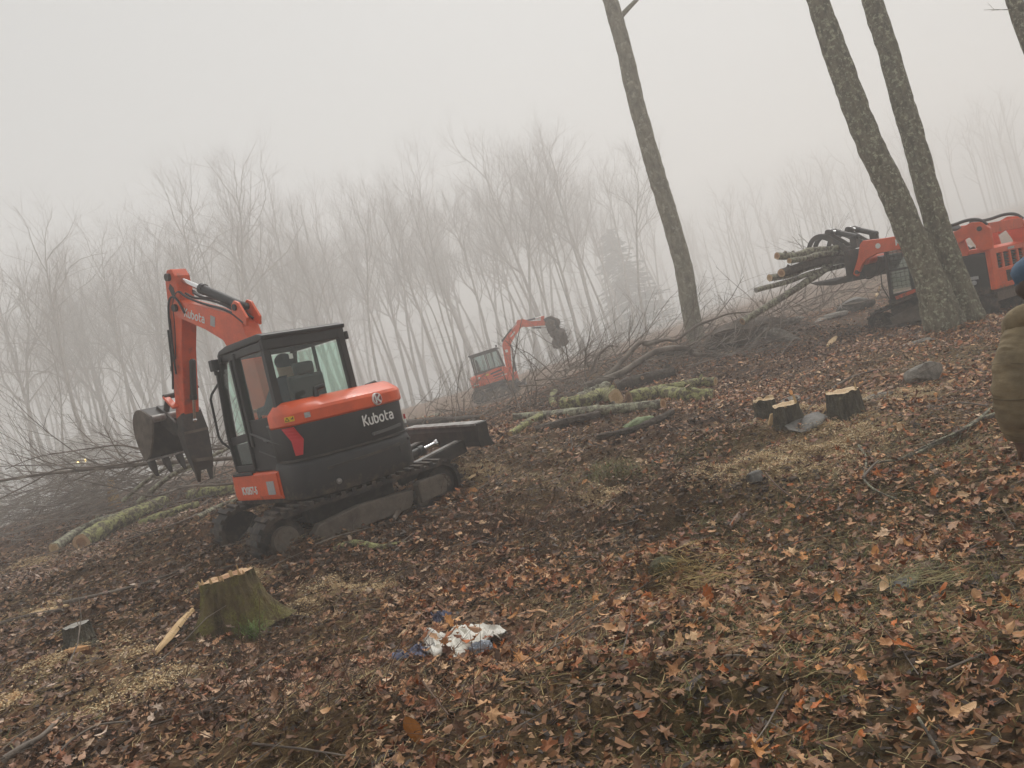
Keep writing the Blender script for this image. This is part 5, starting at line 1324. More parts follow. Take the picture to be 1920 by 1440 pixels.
# person in an olive coat cut by the right edge of the picture
DP = 4.6
def pp_(x, y, dz=0.0): return P(x, y, DP + dz)
man = empty('person', pp_(2010, 1030)); man.location.z = gz(man.location.x, man.location.y)
MM = Matrix.Translation(-man.location)
gzp = man.location.z
hd = pp_(1942, 522, .02)
fwd = Vector((.86, .35, -.1)).normalized()
lat = Vector((-.38, .92, 0)).normalized()
pel = pp_(1985, 860, .05)
mj = {'pelvis': (pel, .15), 'waist': (pp_(1978, 770, .05), .16), 'chest': (pp_(1966, 680, .05), .17), 'neck': (pp_(1948, 592, .03), .06), 'head': (hd, .09), 'crown': (hd + V3((0, 0, .08)), .085), 'jaw': (hd + fwd * .07 + V3((0, 0, -.07)), .05), 'nose': (hd + fwd * .125 + V3((0, 0, -.02)), .014),
      'sl': (pp_(1916, 645, -.02), .075), 'el': (pp_(1903, 740, -.06), .06), 'wl': (pp_(1911, 812, .02), .042),
      'sr': (pp_(2010, 640, .20), .075), 'er': (pp_(2050, 735, .2), .06), 'wr': (pp_(2045, 815, .05), .042)}
mb_ = [('pelvis', 'waist'), ('waist', 'chest'), ('chest', 'neck'), ('neck', 'head'), ('head', 'crown'), ('head', 'jaw'), ('head', 'nose'), ('chest', 'sl'), ('sl', 'el'), ('el', 'wl'), ('chest', 'sr'), ('sr', 'er'), ('er', 'wr')]
for s, k in (('l', -1), ('r', 1)):
    hip = pel + lat * (-.10 * k) + V3((0, 0, -.08)); foot = Vector((pel.x + .06, pel.y, gzp + .07)) + lat * (-.13 * k)
    knee = hip.lerp(foot, .52) + fwd * .10
    mj['t' + s] = (hip, .10); mj['k' + s] = (knee, .075); mj['a' + s] = (foot, .055); mj['f' + s] = (foot + Vector((fwd.x, fwd.y, 0)) * .17 + V3((0, 0, -.03)), .045)
    mb_ += [('pelvis', 't' + s), ('t' + s, 'k' + s), ('k' + s, 'a' + s), ('a' + s, 'f' + s)]
skin_body('body', mj, mb_, [COAT, SKIN, mat('dark_trousers', (.03, .03, .035), .8), GLOVE], lambda n: 1 if n in ('head', 'crown', 'jaw', 'neck', 'nose') else (3 if n in ('al', 'ar', 'fl', 'fr') else (2 if n[0] in 'tk' else 0)), man, MM)
COAT_SEAM = mat('coat_seam', (.12, .092, .052), .9)
# coat: trunk, padded sleeves with soft folds, hood lying on the back
ct = MB()
def ellipse(c, ax, ay, rx, ry, n=26, sd=0, amp=.05, z=0):
    r = []
    for j in range(n):
        a = 2 * PI * j / n
        k = 1 + amp * mnoise.noise(V3((math.cos(a) * 2.6 + sd, math.sin(a) * 2.6, z * 9))) + amp * .5 * math.sin(z * 55 + 2 * math.sin(a * 2))
        r.append(c + ax * (math.cos(a) * rx * k) + ay * (math.sin(a) * ry * k))
    return r
rings = []
for (x, y, rx, ry) in ((2006, 845, .25, .19), (2000, 825, .265, .20), (1988, 800, .275, .205), (1975, 740, .275, .21), (1965, 690, .27, .21), (1955, 650, .25, .19), (1950, 622, .18, .15), (1946, 600, .11, .11)):
    rings.append(ellipse(pp_(x, y, .06), lat, fwd.cross(lat).cross(lat).normalized() if False else Vector((fwd.x, fwd.y, 0)).normalized(), rx, ry, z=y / 300.0))
ct.loft(rings)
def sleeve(path, rs, sd, nf=84):
    path = [Vector(p) for p in path]; fine = []; fr = []
    for i in range(nf + 1):
        t = i / nf; q, _ = along(path, min(t, .9999)); fine.append(q)
        f = t * (len(rs) - 1); k = min(int(f), len(rs) - 2)
        r = rs[k] + (rs[k + 1] - rs[k]) * (f - k)
        r *= 1 + .010 * math.sin(t * 21 + sd) - .02 * abs(math.sin(t * 13 + sd)) ** 10 + .035 * (abs(math.sin(t * 26 + sd * 2)) - .5) * max(0, t - .5) * 2.2
        fr.append(r)
    ct.tube(fine, fr, 36, True, 0, None, .07, sd)
sl_path = [pp_(1948, 618, .0), pp_(1925, 640, -.03), pp_(1910, 680, -.05), pp_(1905, 730, -.06), pp_(1909, 775, -.04), pp_(1912, 803, .0), pp_(1912, 822, .02)]
sleeve(sl_path, [.11, .132, .128, .128, .116, .098, .066], 1)
sleeve([pp_(1985, 625, .2), pp_(2015, 660, .22), pp_(2045, 735, .2), pp_(2045, 800, .08)], [.12, .14, .13, .10], 5)
hp = [pp_(1946 + math.cos(a) * 44 - 0, 602 + math.sin(a) * 17 + math.cos(a) * -9, .02 + math.sin(a) * .12) for a in np.linspace(0, 2 * PI, 15)]
ct.tube(hp, [.066] * len(hp), 14, False, wob=.18, seed=3)
hp = [pp_(1930 + math.cos(a) * 26, 622 + math.sin(a) * 12, .04 + math.sin(a) * .1) for a in np.linspace(0, 2 * PI, 13)]
ct.tube(hp, [.07] * len(hp), 12, False, wob=.18, seed=6)
coat = ct.build('coat', COAT, man, MM, smooth=70)
for t_s, rr_ in ((.36, .130), (.54, .128)):      # stitched seams round the sleeve
    c0, d0 = along([Vector(p) for p in sl_path], t_s); s0, u0 = frame_of(d0)
    se = MB(); se.tube([c0 + (s0 * math.cos(a) + u0 * math.sin(a)) * rr_ * (1 + .03 * math.sin(3 * a)) for a in np.linspace(0, 2 * PI, 40)], [.0032] * 40, 6, False)
    se.build('seam', COAT_SEAM, coat, MM, smooth=60)
c_ = MB()
c_.blob(hd + V3((0, 0, .035)), (.118, .118, .115), 20, 12, .10, 3); c_.blob(hd + fwd * .02 + V3((0, 0, -.005)), (.121, .121, .05), 20, 8, .12, 5)
c_.build('cap', DENIM, man, MM, smooth=60)
c_ = MB(); c_.blob(hd - fwd * .03 + V3((0, 0, -.05)), (.098, .098, .085), 16, 10, .2, 8); c_.build('hair', HAIR, man, MM, smooth=60)
for w0, hdn in ((pp_(1912, 822, .02), V3((.10, 0, -1))), (pp_(2045, 815, .05), V3((-.1, 0, -1)))):
    f_ = MB(); a = CR; hdn = hdn.normalized()
    pc = w0 + hdn * .05
    f_.loft([ellipse(w0 + hdn * (-.02), a, FWD, .036, .026, 14), ellipse(w0 + hdn * .03, a, FWD, .044, .024, 14), ellipse(w0 + hdn * .085, a, FWD, .046, .020, 14)])
    for k, L in enumerate((.070, .080, .074, .058)):
        b0 = w0 + hdn * .08 + a * ((k - 1.5) * .021)
        f_.tube([b0, b0 + hdn * L * .45 + FWD * .006, b0 + hdn * L * .8 + FWD * .024, b0 + hdn * L * .85 + FWD * .045], [.0125, .012, .0105, .008], 8)
    b0 = w0 + hdn * .03 + a * .035
    f_.tube([b0, b0 + a * .024 + hdn * .028, b0 + a * .028 + hdn * .058 + FWD * .012], [.015, .013, .010], 8)
    f_.build('hand', GLOVE, man, MM, smooth=60)
for s in (-1, 1):
    e_ = MB(); e_.blob(hd + fwd * .082 + lat * (s * .033) + V3((0, 0, .0)), (.012,) * 3, 8, 6); e_.build('eye', BLACK, man, MM, smooth=60)
    e_ = MB(); e_.blob(hd + lat * (s * .096) + V3((0, 0, -.03)), (.018, .018, .032), 8, 6); e_.build('ear', SKIN, man, MM, smooth=60)
tag(man, 'person in an olive brown hooded coat and blue cap at the right edge', 'person')
# ================================================================== LOGS, STUMPS, STONES
def lay(px, py, r, lift=0.0):
    q = G(px, py + r * .3)
    return Vector((q.x, q.y, gz(q.x, q.y) + lift))
def glog(pix, rpx, mats, label, seed, d=None, lift=0, wob=.22, group=None, n=20, sink=.85, name='log'):
    """log lying on the ground along pixels of its lower edge"""
    if not hasattr(rpx, '__len__'): rpx = [rpx] * len(pix)
    pts = []; rs = []
    for (x, y), rp in zip(pix, rpx):
        q = G(x, y); dd = (q - EYE).dot(FWD); r = rp * dd / FPX
        z = q.z if lift is None else gz(q.x, q.y)
        pts.append(Vector((q.x, q.y, z + r * sink + (lift or 0)))); rs.append(r)
    return log(name, pts, rs, mats, label, seed=seed, wob=wob, group=group, n=n)
# right hand pile
glog([(1158, 757), (1136, 752), (1096, 764), (1060, 768)], [14.5, 14.5, 13, 12], [BARK_GREEN, CUT_FRESH], 'short mossy log with a broad pale cut end, middle of the right log pile', 41)
glog([(1342, 752), (1290, 752), (1240, 750), (1210, 752), (1182, 756)], [12, 14, 15, 14, 12], [BARK_GREEN, CUT_BROWN], 'thickest green mossy log of the right log pile', 42, wob=.2)
glog([(1346, 731), (1312, 733), (1276, 741), (1240, 746)], [8, 8, 8.5, 8], [BARK_GREEN, CUT_FRESH], 'mossy limb forking up from the thickest log, ending in a clean saw cut', 43, lift=.10)
glog([(1246, 765), (1190, 771), (1130, 777), (1060, 783), (1000, 788), (962, 789)], [9.5, 9, 9.5, 9, 8, 7], [BARK_LOG, CUT_ORANGE], 'longest pale lichened log lying in front of the right log pile', 44, wob=.2)
glog([(1085, 757), (1112, 744), (1140, 731)], [9.5, 9.5, 9], [BARK_LOG, CUT_ORANGE], 'log showing a round orange cut end towards the camera, left of the broad pale cut', 45)
glog([(1003, 812), (1050, 802), (1096, 790), (1124, 783)], [7, 8, 8, 7], [BARK_DARK, CUT_BROWN], 'dark dirty log below the longest lichened log', 46)
glog([(958, 818), (985, 802), (1020, 786)], [5, 7, 8], [BARK_GREEN, WOOD_SPLIT], 'green log with a splintered pale end at the left of the right log pile', 47, wob=.3)
glog([(1156, 736), (1190, 726), (1230, 715), (1268, 704)], [12, 12, 11, 9], [BARK_DARK, CUT_BROWN], 'soil covered dark log behind the thickest mossy log', 48, wob=.25)
glog([(1040, 764), (1036, 752), (1042, 738)], [6, 6, 5], [BARK_GREEN, CUT_FRESH], 'small upright mossy chunk at the left of the round orange cut end', 49)
glog([(1174, 813), (1196, 801), (1224, 790)], [7.5, 8.5, 6], [mat_bark('pale_green_moss', (.10, .11, .06), (.2, .2, .12), (.30, .36, .20), .30, .5, (1, 1, 1), 14, 1, 4), CUT_BROWN], 'short rotten chunk coated in pale green moss on bare soil', 50, wob=.35)
glog([(1120, 822), (1180, 812), (1230, 795), (1262, 776)], [4, 6, 7, 5], [BARK_DARK, CUT_BROWN], 'dark half buried limb behind the pale green chunk', 51, wob=.3)
glog([(1214, 670), (1260, 668), (1300, 662)], [5, 5, 4], [BARK_DARK, CUT_BROWN], 'dark pole lying behind the big forked limb', 52)
glog([(1128, 652), (1150, 648), (1180, 643)], [5, 5, 5], [BARK_LOG, CUT_ORANGE], 'far log with a small round cut end above the brush pile', 53)
# left hand pile
glog([(156, 1030), (200, 1004), (254, 976), (310, 950)], [16, 16, 14, 12], [BARK_GREEN, CUT_ORANGE], 'thick bright green mossy log with a round orange cut end in the left pile', 54, wob=.15)
glog([(103, 1034), (146, 1004), (190, 985), (226, 973)], [8.5, 8, 7.5, 7], [BARK_LOG, CUT_FRESH], 'curved grey log lying left of the thick green mossy one', 55, wob=.2)
glog([(362, 938), (400, 931), (445, 923)], [11, 11, 10], [BARK_GREEN, CUT_ORANGE], 'log with a round tan cut end nearest the orange step panel of the near excavator', 56)
glog([(264, 986), (310, 972), (374, 950)], [7, 7.5, 6], [BARK_GREEN, CUT_BROWN], 'thin mossy log lying right of the thick green one in the left pile', 57, wob=.2)
glog([(370, 975), (410, 955), (450, 940)], [5, 5, 5], [BARK_LOG, CUT_BROWN], 'pale stripped limb by the far crawler of the near excavator', 58, wob=.2)
# behind the near excavator blade
glog([(748, 788), (785, 780), (824, 768)], [8, 8, 9], [BARK_LOG, CUT_FRESH], 'log sloping up behind the near excavator blade, pale saw cut on the right', 59)
glog([(748, 802), (800, 797), (850, 792), (906, 787)], [7, 7, 6, 5], [BARK_DARK, CUT_BROWN], 'long dark limb lying just behind the near excavator blade', 60, wob=.2)
glog([(624, 1032), (665, 1024), (715, 1030), (760, 1018)], [4, 7, 6, 3], [BARK_GREEN, CUT_BROWN], 'lichen covered rotten branch beside the near crawler track', 61, wob=.4)
# fallen rocks and earth behind the middle trunk
def stone(px, py, sx, sy, sz, label, seed, m=STONE, rot=0.0, sink=.3, wob=.35, name='stone', cat='stone', faceted=True, tilt=(0, 0), d=None):
    q = G(px, py) if d is None else P(px, py, d)
    bm = bmesh.new(); bmesh.ops.create_icosphere(bm, subdivisions=3, radius=1)
    rg = random.Random(seed)
    pl = [(Vector((rg.gauss(0, 1), rg.gauss(0, 1), rg.gauss(0, 1))).normalized(), rg.uniform(.55, .85)) for _ in range(11)]
    for v in bm.verts:
        p = v.co.copy()
        if faceted:
            for nn, dd in pl:
                t = p.dot(nn)
                if t > dd: p -= nn * (t - dd) * .92
        p *= 1 + wob * .3 * mnoise.noise(v.co * 2.2 + Vector((seed, 0, 0))) + .04 * mnoise.noise(v.co * 7)
        v.co = Vector((p.x * sx, p.y * sy, p.z * sz))
    me = bpy.data.meshes.new(name); bm.to_mesh(me); bm.free(); me.materials.append(m)
    for p in me.polygons: p.use_smooth = True
    me.set_sharp_from_angle(angle=rad(28))
    o = bpy.data.objects.new(name, me); COL.objects.link(o)
    o.location = (q.x, q.y, q.z + sz * (1 - 2 * sink)); o.rotation_euler = (tilt[0], tilt[1], rot)
    return tag(o, label, cat)
stone(1736, 715, .30, .22, .17, 'grey lichened boulder alone on the leaf litter beyond the fresh stumps', 3, sink=.18, rot=.3)
stone(1398, 638, .95, .6, .42, 'big mound of torn earth under the end of the hanging pole', 8, MUD, wob=.9, name='earth_mound', cat='earth mound', faceted=False)
stone(1466, 640, .62, .22, .17, 'tilted grey slab sticking out of the torn earth mound', 12, STONE, rot=-.35, tilt=(0, .5), sink=.1)
stone(1612, 582, .62, .4, .26, 'square dark rock on the far rubble left of the loader', 15, STONE_DARK, sink=.2)
stone(1560, 598, .7, .3, .12, 'flat rubble slab in front of the square dark rock', 17, STONE, rot=.4)
stone(1480, 607, .5, .25, .12, 'pale flat stone on the far rubble above the tilted slab', 19, STONE, rot=.2)
stone(1510, 797, .30, .20, .04, 'flat grey slab wedged between the fresh stumps', 21, STONE_DARK, rot=.5, tilt=(.28, -.1), sink=.1)
stone(1480, 756, .28, .12, .05, 'small sawdust covered stone behind the fresh stumps', 23, STONE, rot=.3, sink=.1)
stone(1640, 750, .26, .14, .05, 'light flat stone right of the largest fresh stump', 25, STONE, rot=.1, sink=.1)
stone(1690, 1100, .13, .09, .035, 'small half buried stone with grass combed over it', 27, STONE_DARK, rot=-.1, sink=.3)
stone(1245, 1062, .12, .10, .09, 'mossy lump beside the yellow straw tuft', 29, mat_bark('moss_lump', (.06, .05, .03), (.10, .09, .05), (.11, .12, .05), .4, .6), faceted=False, sink=.6, wob=.6)
stone(1420, 900, .11, .10, .07, 'small greenish stone in the torn soil', 33, STONE_DARK, sink=.35)
stone(1720, 646, .55, .18, .06, 'long flat stone on the leaves in front of the loader track', 37, STONE, rot=.15, sink=.35)

# stumps
def stump(px, py, r0, r1, h, mats, label, seed, tilt=(0, 0), rough_top=.02, roots=5, rootlen=.5, splinter=0, n=84, squash=.9):
    q = G(px, py); rg = random.Random(seed)
    r = empty('stump', (q.x, q.y, q.z - .04))
    phs = [rg.uniform(0, 2 * PI) for _ in range(roots)]
    def rad_at(a, t):
        base = r0 + (r1 - r0) * t ** .55
        fl = sum(math.exp(-((math.atan2(math.sin(a - p), math.cos(a - p))) / .34) ** 2) for p in phs) * rootlen * r0 * (1 - t) ** 2.6
        ridge = .035 * math.sin(a * 19 + 2.5 * mnoise.noise(Vector((math.cos(a) * 3, math.sin(a) * 3, t * 2.5 + seed)))) + .05 * mnoise.noise(Vector((math.cos(a) * 6, math.sin(a) * 6, t * 5 + seed)))
        return (base + fl) * (1 + ridge + .06 * mnoise.noise(Vector((math.cos(a) * 2.4, math.sin(a) * 2.4, t * 1.5 + seed))) + .03 * mnoise.noise(Vector((math.cos(a) * 9, math.sin(a) * 9, t * 3 + seed))))
    K = 14; vs = []; fs = []
    T = Matrix.Rotation(tilt[0], 3, 'X') @ Matrix.Rotation(tilt[1], 3, 'Y')
    for i in range(K + 1):
        t = i / K
        for j in range(n):
            a = 2 * PI * j / n; rr = rad_at(a, t)
            z = h * t
            if i == K: z += rough_top * mnoise.noise(Vector((math.cos(a) * 2, math.sin(a) * 2, seed)))
            p = Vector((math.cos(a) * rr, math.sin(a) * rr * squash, z))
            if t > .3: p = p.lerp(T @ p, (t - .3) / .7) if tilt != (0, 0) else p
            vs.append(p)
    for i in range(K):
        for j in range(n):
            j2 = (j + 1) % n; fs.append((i * n + j, i * n + j2, (i + 1) * n + j2, (i + 1) * n + j))
    m = MB(); m.add(vs, fs); b = m.build('bark', mats[0], r, smooth=60)
    top = vs[K * n:]; c = sum(top, Vector()) / n
    m = MB(); cv = [c + Vector((0, 0, .004))]; at = [0]
    for fr in (.3, .6, .85, .985):
        for p in top:
            x = c.lerp(p, fr); x.z += .006 + (0 if fr > .9 else rough_top * .8 * mnoise.noise(x * 9)); cv.append(x); at.append(fr)
    cf = []
    for j in range(n):
        j2 = (j + 1) % n; cf.append((0, 1 + j, 1 + j2))
        for qd in range(3):
            A, B = 1 + qd * n, 1 + (qd + 1) * n; cf.append((A + j, B + j, B + j2, A + j2))
    m.add(cv, cf, 0, at); m.build('cut_top', mats[1], r, smooth=50, ring=True)
    for k in range(splinter):
        a = rg.uniform(2.2, 5.8) if k else 5.6; e = c.lerp(top[int(a / (2 * PI) * n) % n], .93)
        hh = rg.uniform(.015, .05) if k else .09
        m = MB(); m.loft([[e + Vector((dx, dy, -.01)) for dx, dy in ((-.012, -.006), (.012, -.006), (.012, .006), (-.012, .006))], [e + Vector((dx + rg.gauss(0, .008), dy, hh)) for dx, dy in ((-.003, -.002), (.003, -.002), (.003, .002), (-.003, .002))]]); m.build('splinter', WOOD_SPLIT, r)
    return tag(r, label, 'stump')
stump(452, 1174, .285, .215, .46, [STUMP_MOSS, CUT_ORANGE], 'largest stump, mossy green and flared at the foot, nearest the camera', 3, splinter=9, roots=6, rootlen=.55, tilt=(-.03, 0))
stump(152, 1205, .125, .105, .19, [STUMP_DARK, CUT_GREY], 'low dark stump with a grey weathered top at the left, among orange chips', 5, roots=5, rootlen=.45)
stump(1590, 783, .225, .185, .36, [STUMP_DARK, CUT_FRESH], 'largest and rightmost of the three fresh cut stumps', 7, splinter=2, roots=6, rootlen=.35, tilt=(.06, .02))
stump(1482, 796, .185, .145, .285, [STUMP_DARK, CUT_FRESH], 'fresh cut stump in the middle of the three, with a pale chip at its foot', 9, splinter=2, roots=5, rootlen=.35, tilt=(.08, -.02))
stump(1441, 786, .155, .135, .30, [STUMP_DARK, CUT_FRESH], 'fresh cut stump furthest left of the three, with a stepped top', 11, roots=5, rootlen=.25, tilt=(.08, 0), rough_top=.06)
for px, py, a, b_, c_, lab in ((1453, 797, .10, .03, .10, 'pale wood chip leaning on the middle fresh stump'), (1556, 768, .09, .03, .07, 'orange wood chip left of the largest fresh stump')):
    q = G(px, py); m = MB(); m.loft([[(-a, -b_, 0), (a, -b_, 0), (a, b_, 0), (-a, b_, 0)], [(-a * .2, -b_ * .6, c_ * 1.6), (a * .6, -b_ * .6, c_ * 1.6), (a * .6, b_ * .6, c_ * 1.6), (-a * .2, b_ * .6, c_ * 1.6)]])
    o = m.build('wood_chip', WOOD_SPLIT, None, bevel=.006); o.location = (q.x, q.y, q.z - .02); tag(o, lab, 'wood chip')
def slab(pix, w, th, m, label, seed, lift=.02, name='split_slab', cat='wood slab'):
    pts = []
    for x, y in pix:
        q = G(x, y); pts.append(Vector((q.x, q.y, q.z + lift)))
    mb = MB(); rg = random.Random(seed); rings = []
    n = len(pts)
    for i in range(n):
        d = (pts[min(i + 1, n - 1)] - pts[max(i - 1, 0)]).normalized(); s, u = frame_of(d)
        k = w * (.35 if i in (0, n - 1) else 1) * rg.uniform(.8, 1.1)
        rings.append([pts[i] + s * a * k + u * b for a, b in ((-1, 0), (-.5, th), (.6, th * .8), (1, 0), (0, -th * .5))])
    mb.loft(rings); o = mb.build(name, m, None, bevel=.003)
    c = pts[0].copy(); o.data.transform(Matrix.Translation(-c)); o.location = c
    return tag(o, label, cat)
slab([(296, 1238), (318, 1212), (342, 1180), (366, 1155)], .035, .03, WOOD_SPLIT, 'long pale splinter of split wood leaning down from the largest mossy stump', 1, .05)
slab([(300, 1225), (330, 1195), (358, 1160)], .05, .05, BARK_DARK, 'strip of dark bark under the long pale splinter', 2, .01, 'bark_strip', 'bark')
slab([(122, 1228), (145, 1222), (166, 1219)], .05, .03, mat('orange_chip', (.42, .20, .08), .8, c2=(.55, .30, .13), ns=9), 'orange slab of wood at the foot of the low dark stump', 3, .01)
slab([(60, 1152), (95, 1145), (128, 1138)], .07, .02, WOOD_SPLIT, 'pale wood shaving lying uphill of the low dark stump', 4, .01)
slab([(2, 1335), (18, 1318), (34, 1305)], .05, .03, mat('tan_chip', (.45, .25, .11), .8, c2=(.60, .38, .18), ns=9), 'tan wood slab at the left edge of the picture', 5, .01)
slab([(38, 1064), (62, 1060), (98, 1050)], .06, .02, WOOD_SPLIT, 'pale wood shaving far left below the left log pile', 6, .01)
slab([(610, 1110), (650, 1102), (690, 1098)], .06, .015, mat('straw_chip', (.48, .34, .17), .8), 'pale shaving in the soil below the near crawler track', 7, .005)
slab([(880, 900), (889, 893), (898, 888)], .05, .02, WOOD_SPLIT, 'small pale chip on the soil right of the near excavator', 8, .01)
slab([(1372, 996), (1382, 982), (1390, 970)], .03, .03, mat('weathered_stick', (.22, .15, .11), .8), 'short weathered stick standing out of the torn soil', 9, .03)
slab([(1552, 652), (1560, 642), (1568, 634)], .10, .04, WOOD_SPLIT, 'orange split piece on the ground left of the loader track', 10, .02)
slab([(1644, 562), (1648, 552), (1651, 543)], .10, .05, WOOD_SPLIT, 'upright pale splinter on the far rubble beside the loader cab', 11, .1)
slab([(742, 985), (752, 965), (742, 942)], .05, .04, MUDDY, 'muddy broken board leaning on the near crawler track', 12, .06)
# snapped snag standing in the left brush
q = G(216, 952); sn = MB(); top = P(206, 893, (q - EYE).dot(FWD)); top.z = max(top.z, q.z + .5)
sn.tube([q - Vector((0, 0, .1)), q.lerp(top, .5), top], [.13, .10, .05], 9, True, wob=.35, seed=3)
o = sn.build('broken_snag', mat('torn_heartwood', (.38, .22, .09), .8, c2=(.52, .36, .16), ns=6, bump=.5, bs=30), None, smooth=40); tag(o, 'snapped upright snag of torn orange wood standing in the left brush', 'snag')

PALE_TWIG = mat('weathered_twig', (.13, .105, .088), .8, c2=(.32, .275, .23), ns=3)
# ------------------------------------------------------------------ felled branches that can be told apart
def bough(pix, rpx, label, seed, depth=None, kids=(4, 3), klen=.5, m=TWIG, lift=0.0, kind=None, trop=.02, n=8, name='branch', depths=None):
    pts = []; rs = []; rg = random.Random(seed)
    for i, (x, y) in enumerate(pix):
        dd = depths[i] if depths else depth
        if dd is None:
            q = G(x, y); q = Vector((q.x, q.y, q.z + lift)); dd = (q - EYE).dot(FWD)
        else: q = P(x, y, dd)
        pts.append(q); t = i / (len(pix) - 1)
        rs.append((rpx[0] + (rpx[1] - rpx[0]) * t) * dd / FPX)
    fine = []; fr = []
    for i in range(len(pts) - 1):
        a, b, c, d = pts[max(i - 1, 0)], pts[i], pts[i + 1], pts[min(i + 2, len(pts) - 1)]
        for j in range(4):
            t = j / 4
            fine.append(.5 * ((2 * b) + (c - a) * t + (2 * a - 5 * b + 4 * c - d) * t * t + (3 * b - a - 3 * c + d) * t ** 3)); fr.append(rs[i] + (rs[i + 1] - rs[i]) * t)
    fine.append(pts[-1]); fr.append(rs[-1])
    mb = MB(); mb.tube(fine, fr, n, True, wob=.12, seed=seed)
    if kids:
        L = sum((pts[i + 1] - pts[i]).length for i in range(len(pts) - 1))
        for k in range(kids[0]):
            t = rg.uniform(.25, 1); p, dd_ = along(fine, min(t, .999)); r = fr[int(t * (len(fr) - 1))]
            branch(mb, p, side_dir(dd_, rg.uniform(.35, .9), rg, .05), L * klen * rg.uniform(.25, .6), r * .5, 1, rg, (0,) + tuple(kids[1:]), .14, trop, (.4, .9), (5, 4, 3, 3), .5)
    o = mb.build(name, m, None, smooth=60)
    c = fine[0].copy(); o.data.transform(Matrix.Translation(-c)); o.location = c
    return tag(o, label, 'branch')
gd = (G(1100, 735) - EYE).dot(FWD)
bough([(1096, 724), (1164, 700), (1231, 659), (1290, 653), (1298, 664), (1354, 666), (1397, 662), (1427, 627), (1456, 610)], (7, 1.6), 'big crooked limb arching from the right brush pile past the middle trunk', 3, depths=[gd, gd, gd, gd, gd + .1, gd + .3, gd + .4, gd + .6, gd + .8], kids=(9, 4, 3), klen=.3)
bough([(1105, 722), (1147, 697), (1199, 643), (1211, 646), (1246, 637), (1269, 637), (1304, 612), (1339, 598), (1368, 588), (1406, 585)], (5, 1.2), 'upper fork of the crooked limb, arching in front of the middle trunk', 4, depths=[gd + .2, gd + .3, gd + .4, gd + .5, gd + .6, gd + .7, gd + .8, gd + .9, gd + 1, gd + 1.1], kids=(10, 4, 3), klen=.3)
bough([(1108, 700), (1120, 668), (1140, 650), (1150, 648)], (3, 1), 'thin twisted shoot rising from the left end of the right log pile', 5, depth=gd + .1, kids=(4, 3), klen=.6)
bough([(480, 855), (357, 865), (275, 869), (208, 876), (144, 882), (60, 892), (-20, 905)], (4.2, 2.6), 'long straight dark branch stretched across the top of the left brush', 6, depth=14.2, kids=(14, 4, 3), klen=.35)
bough([(330, 848), (275, 843), (226, 835), (190, 838), (120, 848), (66, 858), (10, 880)], (2.0, .8), 'thin bent branch hovering above the long straight one in the left brush', 7, depth=14.0, kids=(8, 3), klen=.3)
bough([(420, 840), (330, 850), (270, 862), (200, 874), (110, 880), (60, 905), (-10, 940)], (2.4, 1.0), 'wavy thin branch sagging below the long straight one on the left', 8, depth=13.8, kids=(10, 4, 3), klen=.35)
bough([(259, 942), (311, 899), (355, 873), (395, 856), (440, 835)], (5, 2.5), 'pale straight branch slanting up behind the bucket prongs', 9, depth=14.5, kids=(8, 4, 3), klen=.4, m=BARK_LOG)
bough([(230, 940), (271, 904), (307, 880), (350, 858)], (4, 2), 'shorter pale branch slanting up left of the bucket prongs', 10, depth=14.8, kids=(6, 4, 3), klen=.4, m=BARK_LOG)
bough([(452, 905), (400, 910), (350, 912), (290, 930), (220, 915), (150, 900)], (2.5, 1), 'dark thin branch lying low across the left pile', 11, depth=14, kids=(8, 4, 3), klen=.35)
bough([(420, 962), (380, 968), (340, 985), (280, 1005), (230, 1020)], (3, 1.2), 'grey branch on the soil right of the thick green log', 12, lift=.05, kids=(5, 3), klen=.3)
bough([(1925, 768), (1865, 788), (1832, 800), (1790, 826), (1745, 848), (1700, 868), (1655, 876)], (5.5, 2.2), 'lichened grey branch lying on the leaves towards the feet of the person', 13, lift=.05, kids=(6, 3), klen=.25, m=BARK_LOG)
bough([(1860, 780), (1822, 812), (1770, 836), (1726, 856), (1690, 876)], (3.4, 1.5), 'second thin branch lying alongside the lichened grey one', 14, lift=.07, kids=(4, 3), klen=.25, m=BARK_LOG)
bough([(1612, 842), (1624, 860), (1626, 880), (1622, 905), (1640, 925), (1666, 938), (1684, 944)], (2.8, 1.6), 'small hooked lichened branch curling on the leaves below the fresh stumps', 15, lift=.04, kids=(2, 2), klen=.25, m=BARK_LOG)
bough([(1622, 908), (1634, 892), (1650, 876)], (2.8, 2), 'short brown stick crossing the hooked lichened branch', 16, lift=.06, kids=None, m=TWIG)
bough([(1856, 775), (1800, 768), (1760, 776), (1744, 770)], (1.8, 1), 'thin dark twig reaching left from the person over the leaves', 17, lift=.08, kids=(3, 2), klen=.3)
bough([(1730, 1375), (1745, 1400), (1762, 1430), (1772, 1450)], (3, 3.5), 'lichen covered twig standing among the nearest leaves at the bottom right', 18, lift=.06, kids=(3, 2), klen=.3, m=BARK_LOG)
bough([(10, 1438), (40, 1418), (80, 1395), (105, 1370), (122, 1350)], (8, 2.5), 'thick bent dead stick lying in the bottom left corner', 19, lift=.04, kids=(2, 2), klen=.2)
bough([(110, 1430), (140, 1400), (190, 1372), (255, 1366)], (2.5, 1.8), 'thin bent twig right of the thick dead stick in the bottom left', 20, lift=.04, kids=(2,), klen=.2)
bough([(120, 1135), (180, 1122), (250, 1105), (320, 1082), (360, 1062)], (3.5, 1.6), 'long straight stick on the bare soil uphill of the largest mossy stump', 21, lift=.03, kids=(5, 3), klen=.25)
bough([(0, 1175), (60, 1158), (120, 1148)], (3.5, 3), 'dark pole lying by the pale shaving at the left edge', 22, lift=.03, kids=(2, 2), klen=.2)
